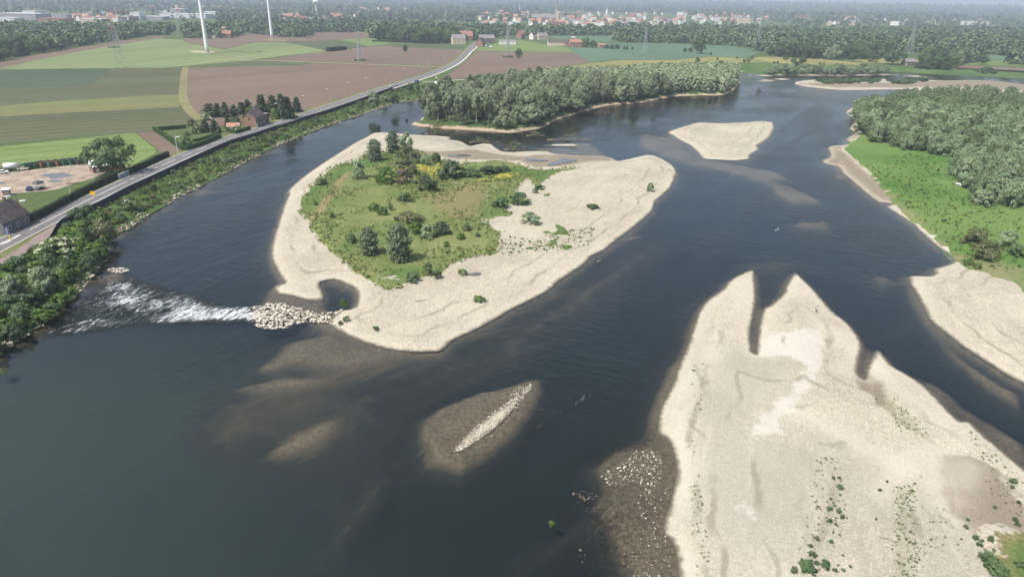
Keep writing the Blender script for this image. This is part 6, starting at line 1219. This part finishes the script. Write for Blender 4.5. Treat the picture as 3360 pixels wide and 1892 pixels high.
# ------------------------------------------------------------------ wind turbines
def turbine(u, v, hub, rot, label):
    p = P(u, v, ZL); t = thing('wind_turbine', p, label, 'wind turbine')
    MB().lathe([(2.35, 0), (2.25, 8), (1.9, 40), (1.45, hub-2), (1.4, hub)], 24).obj('tower', M['white'], t, smooth=True)
    MB().lathe([(3.4, -.2), (3.4, .25), (2.4, .3)], 20).obj('foundation', M['concrete'], t)
    MB().box((-2, 1.0, 1.3), (.25, 1.1, 2.4)).obj('door', M['shedg'], t)
    n = MB().box((0, 2.2, hub+1.6), (3.6, 10, 3.6), 0, top=.85).obj('nacelle', M['white'], t)
    hb_ = MB().cyl((0, -2.8, hub+1.6), (0, -5.2, hub+1.6), 1.7, .9, 12).obj('hub', M['white'], t)
    for k_ in range(3):
        b = MB(); R = 50.; prev = None; sec = []
        for s_, c_, th_ in ((1.5, 1.6, 1.4), (5, 2.4, 1.2), (10, 3.6, .8), (25, 2.4, .5), (40, 1.5, .3), (47, 1.1, .2), (50, .25, .1)): sec.append([(-c_*.35, -th_/2, s_), (c_*.65, -th_*.1, s_), (c_*.65, th_*.1, s_), (-c_*.35, th_/2, s_)])
        vs = [q for q4 in sec for q in q4]; fs = []; ms = []
        for i in range(len(sec)-1):
            for j in range(4): fs.append((i*4+j, i*4+(j+1) % 4, i*4+4+(j+1) % 4, i*4+4+j)); ms.append(1 if i == 4 else 0)
        b.v = vs; b.f = fs+[tuple(range(len(vs)-4, len(vs)))]; b.m = ms+[0]
        o = b.obj('blade', [M['white'], M['red']], t, loc=(0, -4, hub+1.6)); o.rotation_euler = (0, rot+k_*2.0944, 0)
    return t
turbine(681, 175, 98, math.radians(180-33), 'wind turbine standing in the light green field, nearest to the camera')
turbine(893, 127, 98, math.radians(70), 'wind turbine standing in the far brown field before the wood')
# ------------------------------------------------------------------ pylons
def pylon(u, v, h, w, label, top=None, z=ZL, arms=2):
    p = P(u, v, z); t = thing('pylon', p, label, 'pylon', rz=.5); m = MB(); k = .16
    def cor(zz): f = 1-(zz/h)*.88; return [(sx*w/2*f, sy*w/2*f, zz) for sx, sy in ((-1, -1), (1, -1), (1, 1), (-1, 1))]
    lv = [0]; zz = 0
    while zz < h*.99: zz = min(h, zz+max(2., (h-zz)*.19)); lv.append(zz)
    for a, b in zip(lv[:-1], lv[1:]):
        A_, B_ = cor(a), cor(b); mi = 1 if top and a > h*top and int(a/4) % 2 else (2 if top and a > h*top else 0)
        for i in range(4):
            m.cyl(A_[i], B_[i], k, k, 4, mi, False); m.cyl(A_[i], B_[(i+1) % 4], k*.6, k*.6, 4, mi, False); m.cyl(A_[(i+1) % 4], B_[i], k*.6, k*.6, 4, mi, False)
    m.obj('lattice', [M['steel'], M['red'], M['white']], t)
    for j in range(arms):
        zz = h*(.97-.15*j); L_ = w*(.62+.12*j); a = MB()
        for sg in (-1, 1):
            a.cyl((0, -.4, zz), (sg*L_, 0, zz+.1), k*.7, k*.5, 4, 0, False); a.cyl((0, .4, zz), (sg*L_, 0, zz+.1), k*.7, k*.5, 4, 0, False); a.cyl((0, 0, zz+1.6), (sg*L_, 0, zz+.1), k*.6, k*.5, 4, 0, False)
        a.obj('cross_arm', M['red'] if top else M['steel'], t)
    f = MB()
    for sx, sy in ((-1, -1), (1, -1), (1, 1), (-1, 1)): f.box((sx*w/2, sy*w/2, .2), (1.1, 1.1, 1.))
    f.obj('footing', M['concrete'], t)
    return p
for a in [(374, 157, 33, 8, 'lattice pylon with red and white top at the edge of the light green field', .62), (390, 157, 25, 6, 'lower lattice pylon right behind the red and white one', None), (396, 222, 46, 8, 'thin pale pylon at the border of two left fields', None), (596, 119, 46, 13, 'tall pylon with red striped top left of the first turbine', .72), (1182, 199, 30, 6.5, 'grey pylon in the ploughed field left of the lone tree', None), (1666, 188, 30, 6.5, 'faint grey pylon in the right ploughed field', None), (2115, 175, 32, 6, 'faint pylon in the blue green field', None), (2484, 162, 40, 8, 'pylon at the edge of the riverside wood', None), (2983, 174, 36, 8, 'pylon standing before the far right wood', None), (1665, 122, 26, 6, 'faint pylon right of the village road trees', None), (313, 46, 52, 9, 'far mast with red and white bands among the halls', .05), (228, 52, 40, 8, 'faint far pylon beyond the industrial halls', None), (137, 46, 40, 8, 'faint far pylon at the left of the halls', None), (42, 48, 36, 8, 'faint far pylon near the left frame edge', None)]: pylon(a[0], a[1], a[2], a[3], a[4], a[5])
tufts('weeds', [(np.array([[p_.x-6, p_.y-6], [p_.x+6, p_.y-6], [p_.x+6, p_.y+6], [p_.x-6, p_.y+6]]), .34) for p_ in (P(374, 157, ZL), P(1182, 199, ZL), P(1666, 188, ZL))], 260, 1.2, .9, M['weed'], lambda V: np.full(len(V), ZL), 12)
# ------------------------------------------------------------------ lamps and poles
def lampmesh(h, arm, two=False):
    pm_ = MB().cyl((0, 0, 0), (0, 0, h), .10, .06, 6); hm_ = MB()
    for sg in ((-1, 1) if two else (1,)):
        pm_.cyl((0, 0, h-.1), (sg*arm, 0, h+.35), .07, .05, 5); hm_.box((sg*(arm+.35), 0, h+.36), (1.1, .4, .22), 0)
    return pm_.mesh('post', M['lamp']), hm_.mesh('lamp_head', M['white'])
LA = lampmesh(9.5, 2.2); LB = lampmesh(16, 4.0, True); LC = lampmesh(12, 1.5, True)
def lamp(u, v, ms, label, group, rz=0., z=ZL, sc=1.):
    t = thing('street_lamp', P(u, v, z), label, 'street lamp', group, rz); t.scale = (sc,)*3
    link('post', ms[0], t); link('lamp_head', ms[1], t)
rdz = wdir((1003, 368), (1231, 292))+math.pi/2
for u, v in ((923, 394), (1011, 365), (1086, 339), (1153, 315), (1212, 298), (1293, 276), (1335, 262), (1383, 247), (1415, 236), (1463, 217), (1509, 196)): lamp(u, v, LA, 'road lamp on a tall post along the straight riverside road', 'lamps along the riverside road', rdz, sc=.92)
lamp(718, 455, LA, 'lamp post at the driveway of the hedged garden', None, rdz)
for u, v in ((23, 140), (84, 140), (135, 121), (187, 123), (233, 118), (275, 105), (317, 105), (354, 103), (388, 99), (452, 86), (482, 89), (511, 87), (542, 85), (564, 84), (608, 72), (421, 90)): lamp(u, v, LB, 'double armed motorway lamp rising out of the wood', 'motorway lamps', .1, sc=1.0)
for i in range(26): lamp(818+i*13.5, 50-i*1.15, LC, 'tiny distant double armed lamp in the long row beyond the second turbine', 'far row of motorway lamps', 0., sc=1.6)
for u, v, h, lab, mt in ((237, 657, 9, 'pale wooden utility pole beside the hedge', 'cream'), (78, 740, 9.5, 'dark utility pole beside the grey house', 'bark'), (584, 504, 8, 'bare pole beside the ploughed garden plot', 'shed')):
    t = thing('utility_pole', P(u, v, ZL), lab, 'pole'); MB().cyl((0, 0, 0), (0, 0, h), .16, .1, 7).obj('post', M[mt], t); MB().box((0, 0, h-.4), (1.2, .12, .12)).obj('crossbar', M['bark'], t)
# road signs
def sign(u, v, label, kind_):
    t = thing('road_sign', P(u, v, ZR), label, 'sign')
    MB().cyl((0, 0, 0), (0, 0, 2.2 if kind_ != 'bollard' else 1.0), .05, .05, 6).obj('post', M['steel'], t)
    if kind_ == 'panel': MB().box((0, -.06, 1.3), (1.7, .06, 1.3)).obj('panel', M['yellow'], t)
    elif kind_ == 'bollard': MB().cyl((0, 0, .02), (0, 0, 1.5), .22, .22, 10).obj('bollard', M['yellow'], t); MB().cyl((0, 0, 1.9), (0, .05, 1.9), .34, .34, 12).obj('disc', M['blue'], t)
    else:
        m = MB(); m.add([(-.55, -.06, 1.6), (.55, -.06, 1.6), (0, -.06, 2.6), (-.55, -.02, 1.6), (.55, -.02, 1.6), (0, -.02, 2.6)], [(0, 1, 2), (5, 4, 3), (0, 3, 4, 1), (1, 4, 5, 2), (2, 5, 3, 0)]); m.obj('plate', M['steel'], t)
sign(307, 646, 'yellow square sign on the middle line of the road', 'panel'); sign(36, 786, 'yellow island bollard with a blue disc at the hatched road markings', 'bollard'); sign(232, 656, 'grey triangular back of a road sign by the hedge', 'tri')
for u, v, lab in ((1430, 262, 'left small white sign post at the dyke track'), (1434, 262, 'right small white sign post at the dyke track'), (1281, 290, 'white sign at the road end of the flood wall')):
    t = thing('sign_post', P(u, v, ZL), lab, 'sign'); MB().cyl((0, 0, 0), (0, 0, 2.2), .06, .06, 6).obj('post', M['lamp'], t); MB().box((0, -.05, 2.2), (.8, .06, .9)).obj('plate', M['white'], t)
# ------------------------------------------------------------------ vehicles and the farm yard
def car(u, v, rz, paint, label, L_=4.3, w=1.75, h=1.45, van=False, z=ZL+.1):
    t = thing('van' if van else 'car', P(u, v, z), label, 'van' if van else 'car', None, rz)
    b = MB().box((0, 0, .62), (L_, w, .62), top=.97)
    if van: b.box((-.35, 0, 1.3), (L_*.82, w*.96, .95), top=.92)
    b.obj('body', M[paint], t)
    if not van: MB().box((-.15, 0, h-.3), (L_*.56, w*.9, .56), top=.78).obj('cabin', M['glass'], t); MB().box((-.15, 0, h), (L_*.42, w*.72, .06)).obj('roof', M[paint], t)
    else: MB().box((L_*.36, 0, 1.35), (.5, w*.9, .5), top=.9).obj('windscreen', M['glass'], t)
    wm = MB().cyl((0, -.11, 0), (0, .11, 0), .33, .33, 12).mesh('wheel', M['dark'])
    for sx in (-1, 1):
        for sy in (-1, 1): link('wheel', wm, t, loc=(sx*L_*.31, sy*(w/2-.08), .33))
    for sy in (-1, 1): MB().box((L_/2, sy*w*.33, .72), (.08, .35, .18)).obj('headlight', M['shed'], t)
    return t
car(1368, 271, wdir((1300, 285), (1420, 262)), 'blue', 'blue van driving on the track beside the flood wall end', 5.2, 1.9, 1.9, True)
car(1431, 276, 1.9, 'white', 'white van parked on the bank beside the dyke track', 5.0, 2.0, 2.2, True)
car(98, 624, 1.9, 'blue', 'small blue and white car parked at the yard edge', 3.6, 1.6, 1.4)
car(8, 570, .6, 'white', 'white car parked at the left edge of the farm yard', 4.2, 1.7, 1.4)
car(77, 558, .2, 'cream', 'cream car wreck in front of the containers', 3.8, 1.6, 1.2)
for u, v, pt, lab in ((1594, 153, 'white', 'left white van parked by the red gabled village house'), (1603, 155, 'blue', 'dark car parked between the village vans'), (1611, 156, 'white', 'right white car parked by the red gabled village house')): car(u, v, .2, pt, lab, 5.5, 2., 2., True)
def skip(u, v, rz, paint, label, rust=False, L_=5.2):
    t = thing('skip_container', P(u, v, ZL+.06), label, 'container', None, rz); b = MB(); h = 2.1; w = 2.4
    b.box((0, 0, .12), (L_, w, .24))
    for sy in (-1, 1): b.box((0, sy*w/2, h/2), (L_, .1, h))
    for sx in (-1, 1): b.box((sx*L_/2, 0, h/2), (.1, w, h))
    b.obj('body', M[paint], t)
    r_ = MB()
    for i in range(5): 
        for sy in (-1, 1): r_.box((-L_/2+L_*(i+.5)/5, sy*(w/2+.1), h/2), (.14, .12, h*.9))
    r_.box((0, -w/2-.1, h-.08), (L_+.2, .14, .16)); r_.box((0, w/2+.1, h-.08), (L_+.2, .14, .16)); r_.obj('rib', M['rust' if rust else paint], t)
    if rust: MB().box((0, 0, h*.72), (L_*.94, w*.92, .5)).obj('load', M['rust'], t)
for u, v, pt, lab, ru_ in ((97, 553, 'green', 'dark green container alone at the left of the yard row', False), (128, 548, 'green', 'green container with pale load, third from the left', True), (150, 546, 'rust', 'first rusty container of the yard row', True), (176, 544, 'green', 'green container heaped with rusty scrap', True), (202, 541, 'rust', 'second rusty container near the middle of the yard row', True), (222, 539, 'green', 'left one of the two bright green containers', False), (245, 537, 'green', 'right one of the two bright green containers', False), (270, 536, 'dark', 'dark container at the right end of the yard row', True)): skip(u, v, 1.25, pt, lab, ru_)
p = P(40, 560, ZL); t = thing('tank_trailer', p, 'rounded silver slurry tank standing at the left of the yard', 'trailer', rz=.4); MB().cyl((-2.4, 0, 2.0), (2.4, 0, 2.0), 1.15, 1.15, 16).obj('tank', M['shed'], t, smooth=True); MB().box((.4, 0, .75), (6, .9, .25)).box((3.6, 0, .7), (1.6, .2, .2)).obj('chassis', M['rust'], t)
wm = MB().cyl((0, -.2, 0), (0, .2, 0), .6, .6, 14).mesh('wheel', M['dark'])
for sy in (-1, 1): link('wheel', wm, t, loc=(-.6, sy*1.1, .6))
p = P(130, 622, ZL); t = thing('cage_trailer', p, 'tall wire cage trailer standing alone in the yard', 'trailer', rz=1.35); m = MB(); 
for sx in (-1.6, 1.6):
    for sy in (-1.1, 1.1): m.cyl((sx, sy, .6), (sx, sy, 3.1), .06, .06, 5)
for zz in (.7, 1.3, 1.9, 2.5, 3.1):
    for sy in (-1.1, 1.1): m.box((0, sy, zz), (3.2, .08, .1))
    for sx in (-1.6, 1.6): m.box((sx, 0, zz), (.08, 2.2, .1))
m.obj('cage', M['shed'], t); MB().box((0, 0, .6), (3.4, 2.3, .16)).obj('floor', M['dark'], t); MB().box((0, 0, 2.6), (3., 2., .9), top=.85).obj('load', M['dark'], t)
for sy in (-1, 1): link('wheel', wm, t, loc=(0, sy*1.2, .5))
p = P(24, 640, ZL); t = thing('hutch', p, 'small slatted wooden hutch at the lower left of the yard', 'hutch', rz=.3); m = MB()
for i in range(5): m.box((0, -.9, .5+i*.35), (2.2, .08, .24))
m.box((0, 0, 1.2), (2.0, 1.6, 1.6)); m.obj('wall', M['wood'], t); MB().box((0, 0, 2.2), (2.7, 2.3, .12), tilt=Matrix.Rotation(.12, 3, 'X')).obj('roof', M['shed'], t)
for u, v, lab in ((14, 653, 'pale concrete slab lying at the lower left of the yard'), (74, 660, 'white slab lying in the yard grass'), (583, 450, 'white sheet lying on the vegetable plot'), (24, 645, 'flat board beside the slatted hutch')):
    t = MB().box((0, 0, .12), (1.8, 1.2, .22), .3).box((.5, .2, .28), (.7, .6, .12), .5).obj('slab', M['shed'], loc=P(u, v, ZL), ); tag(t, lab, 'slab')
p = P(240, 604, ZL); t = thing('harrow', p, 'rusty farm harrow with raised tines beside the utility pole', 'farm implement', rz=.5); m = MB()
for i in range(6): m.cyl((-2+i*.8, 0, .2), (-2.2+i*.8, .5, 1.7), .06, .03, 5); m.cyl((-2+i*.8, 0, .4), (-1.8+i*.8, -.6, .1), .05, .03, 5)
m.obj('tine', M['rust'], t); MB().box((0, 0, .5), (4.6, .16, .16)).box((0, -.9, .4), (4.2, .14, .14)).obj('frame', M['rust'], t)
hs = house(326, 563, 5.5, 3.5, 2.4, .6, .9, M['brick'], M['shed'], 'small brick hut with a white roof under the big round tree', 'hut', None, 'brick_hut', 1, False)
house(378, 556, 7, 3, 2.1, .5, .35, M['brick'], M['shed'], 'low brick wall building right of the big tree trunk', 'hut', None, 'brick_hut', 1, False)
t = thing('parked_trailer', P(312, 544, ZL), 'white caravan beside the brick hut', 'caravan', rz=1.4); MB().box((0, 0, 1.4), (4.4, 2., 1.7), top=.92).obj('body', M['white'], t); MB().box((0, -1.0, 1.6), (1.4, .08, .6)).obj('window', M['glass'], t); [link('wheel', wm, t, loc=(0, sy*.9, .5)) for sy in (-1, 1)]
t = thing('stone_wall', P(410, 580, ZL), 'grey garden wall beside the road between the two dark hedges', 'wall', rz=wdir((388, 590), (428, 570))); MB().box((0, 0, .9), (9, .35, 1.8)).obj('masonry', M['shedg'], t); MB().box((0, 0, 1.86), (9.2, .5, .12)).obj('coping', M['concrete'], t)
for u, v, lab in ((668, 416, 'left white sheet hung in the garden under the pine'), (683, 418, 'right white sheet hung in the garden under the pine')):
    t = thing('sheet_frame', P(u, v, ZL), lab, 'sheet', rz=.4); MB().box((0, 0, 1.4), (2.6, .06, 1.4), tilt=Matrix.Rotation(.3, 3, 'X')).obj('sheet', M['white'], t); MB().cyl((-1.3, 0, 0), (-1.3, 0, 2.2), .05, .05, 5).cyl((1.3, 0, 0), (1.3, 0, 2.2), .05, .05, 5).obj('post', M['bark'], t)
# ------------------------------------------------------------------ living beings
def skin_body(name, joints, edges, mat, sub=1):
    me = bpy.data.meshes.new(name); me.from_pydata([j[:3] for j in joints], edges, []); o = bpy.data.objects.new(name, me); COL.objects.link(o)
    o.modifiers.new('skin', 'SKIN'); sv = me.skin_vertices[0].data
    for i, j in enumerate(joints): sv[i].radius = (j[3], j[3])
    sv[0].use_root = True
    s_ = o.modifiers.new('sub', 'SUBSURF'); s_.levels = sub; s_.render_levels = sub
    dg = bpy.context.evaluated_depsgraph_get(); m2 = bpy.data.meshes.new_from_object(o.evaluated_get(dg)); m2.materials.append(mat); m2.name = name
    bpy.data.objects.remove(o); return m2
PJ = [(0, 0, .88, .15), (0, .02, 1.12, .15), (0, .03, 1.34, .17), (0, .04, 1.46, .07), (-.09, 0, .84, .10), (-.12, .14, .46, .075), (-.12, .26, .07, .05), (-.12, .38, .04, .045), (.09, 0, .84, .10), (.10, -.12, .47, .075), (.10, -.30, .10, .05), (.10, -.20, .03, .045),
      (-.20, .03, 1.36, .065), (-.28, -.06, 1.08, .05), (-.26, .04, .84, .04), (.20, .03, 1.36, .065), (.28, .10, 1.08, .05), (.26, .22, .88, .04)]
PE = [(0, 1), (1, 2), (2, 3), (0, 4), (4, 5), (5, 6), (6, 7), (0, 8), (8, 9), (9, 10), (10, 11), (2, 12), (12, 13), (13, 14), (2, 15), (15, 16), (16, 17)]
zp = up_z(2677, 1025); t = thing('person', P(2677, 1025, zp), 'person in dark clothes walking across the near gravel bar', 'person', rz=-.5)
link('body', skin_body('body', PJ, PE, M['cloth']), t)
MB().lathe([(.03, 1.44), (.075, 1.5), (.10, 1.6), (.095, 1.68), (.05, 1.75), (.01, 1.76)], 12, c=(0, .05, 0)).obj('head', M['skin'], t, smooth=True); MB().lathe([(.108, 1.62), (.105, 1.7), (.06, 1.775), (.01, 1.785)], 12, c=(0, .03, 0)).obj('hair', M['black'], t, smooth=True); MB().box((0, -.14, 1.25), (.34, .18, .34), top=.9).obj('backpack', M['shed'], t)
CJ = [(0, 0, 1.05, .34), (.6, 0, 1.08, .33), (-.6, 0, 1.08, .30), (1.0, 0, 1.15, .20), (1.35, 0, .95, .13), (1.6, 0, .72, .09), (.6, .2, .75, .12), (.6, .2, .4, .07), (.62, .2, .05, .06), (.6, -.2, .75, .12), (.65, -.2, .4, .07), (.6, -.2, .05, .06), (-.65, .2, .75, .15), (-.78, .2, .42, .07), (-.7, .2, .05, .06), (-.65, -.2, .75, .15), (-.78, -.2, .42, .07), (-.7, -.2, .05, .06), (-.98, 0, 1.1, .05), (-1.05, 0, .6, .03)]
CE = [(0, 1), (0, 2), (1, 3), (3, 4), (4, 5), (1, 6), (6, 7), (7, 8), (1, 9), (9, 10), (10, 11), (2, 12), (12, 13), (13, 14), (2, 15), (15, 16), (16, 17), (2, 18), (18, 19)]
cow = skin_body('body', CJ, CE, M['black'])
t = thing('cow', P(3077, 564, up_z(3077, 564, True)), 'black cow grazing alone on the bright right meadow', 'cow', rz=.7); link('body', cow, t)
for sy in (-1, 1): MB().cyl((1.3, sy*.1, 1.08), (1.28, sy*.26, 1.14), .05, .01, 6).obj('ear', M['black'], t)
cw = cow.copy(); cw.materials.clear(); cw.materials.append(M['white'])
t = thing('cow', P(3146, 608, up_z(3146, 608, True)), 'white cow lying at the edge of the willow clump', 'cow', rz=2.2); link('body', cw, t, loc=(0, 0, -.4))
for sy in (-1, 1): MB().cyl((1.3, sy*.1, .68), (1.28, sy*.26, .74), .05, .01, 6).obj('ear', M['white'], t)
SJ = [(0, 0, .12, .2), (.32, 0, .14, .15), (-.34, 0, .18, .13), (-.55, 0, .3, .04), (.45, 0, .3, .06), (.42, 0, .52, .045), (.47, 0, .7, .05), (.60, 0, .68, .03)]
sw = skin_body('body', SJ, [(0, 1), (0, 2), (2, 3), (1, 4), (4, 5), (5, 6), (6, 7)], M['white'])
for u, v, lab, rz in ((2545, 756, 'white swan swimming in the open river left of the right bank', .3), (2553, 752, 'second swan swimming just behind the first', 1.)):
    t = thing('swan', P(u, v, 0), lab, 'swan', rz=rz); t.scale = (.6,)*3; link('body', sw, t); MB().cyl((.6, 0, .68), (.74, 0, .64), .03, .012, 6).obj('beak', M['tileo'], t)
# ------------------------------------------------------------------ air
hm, hn = newmat('haze_air'); hk = N(hn); pv = hk.n('VolumePrincipled')
pv.inputs['Color'].default_value = (.70, .82, .97, 1); pv.inputs['Density'].default_value = .00016; pv.inputs['Anisotropy'].default_value = .0
ho = hk.n('OutputMaterial'); hk.l(pv.outputs[0], ho.inputs['Volume'])
hb = MB().box((0, 7000, 82), (31000, 15400, 180)); HZ = hb.obj('haze', hm, kind='stuff')
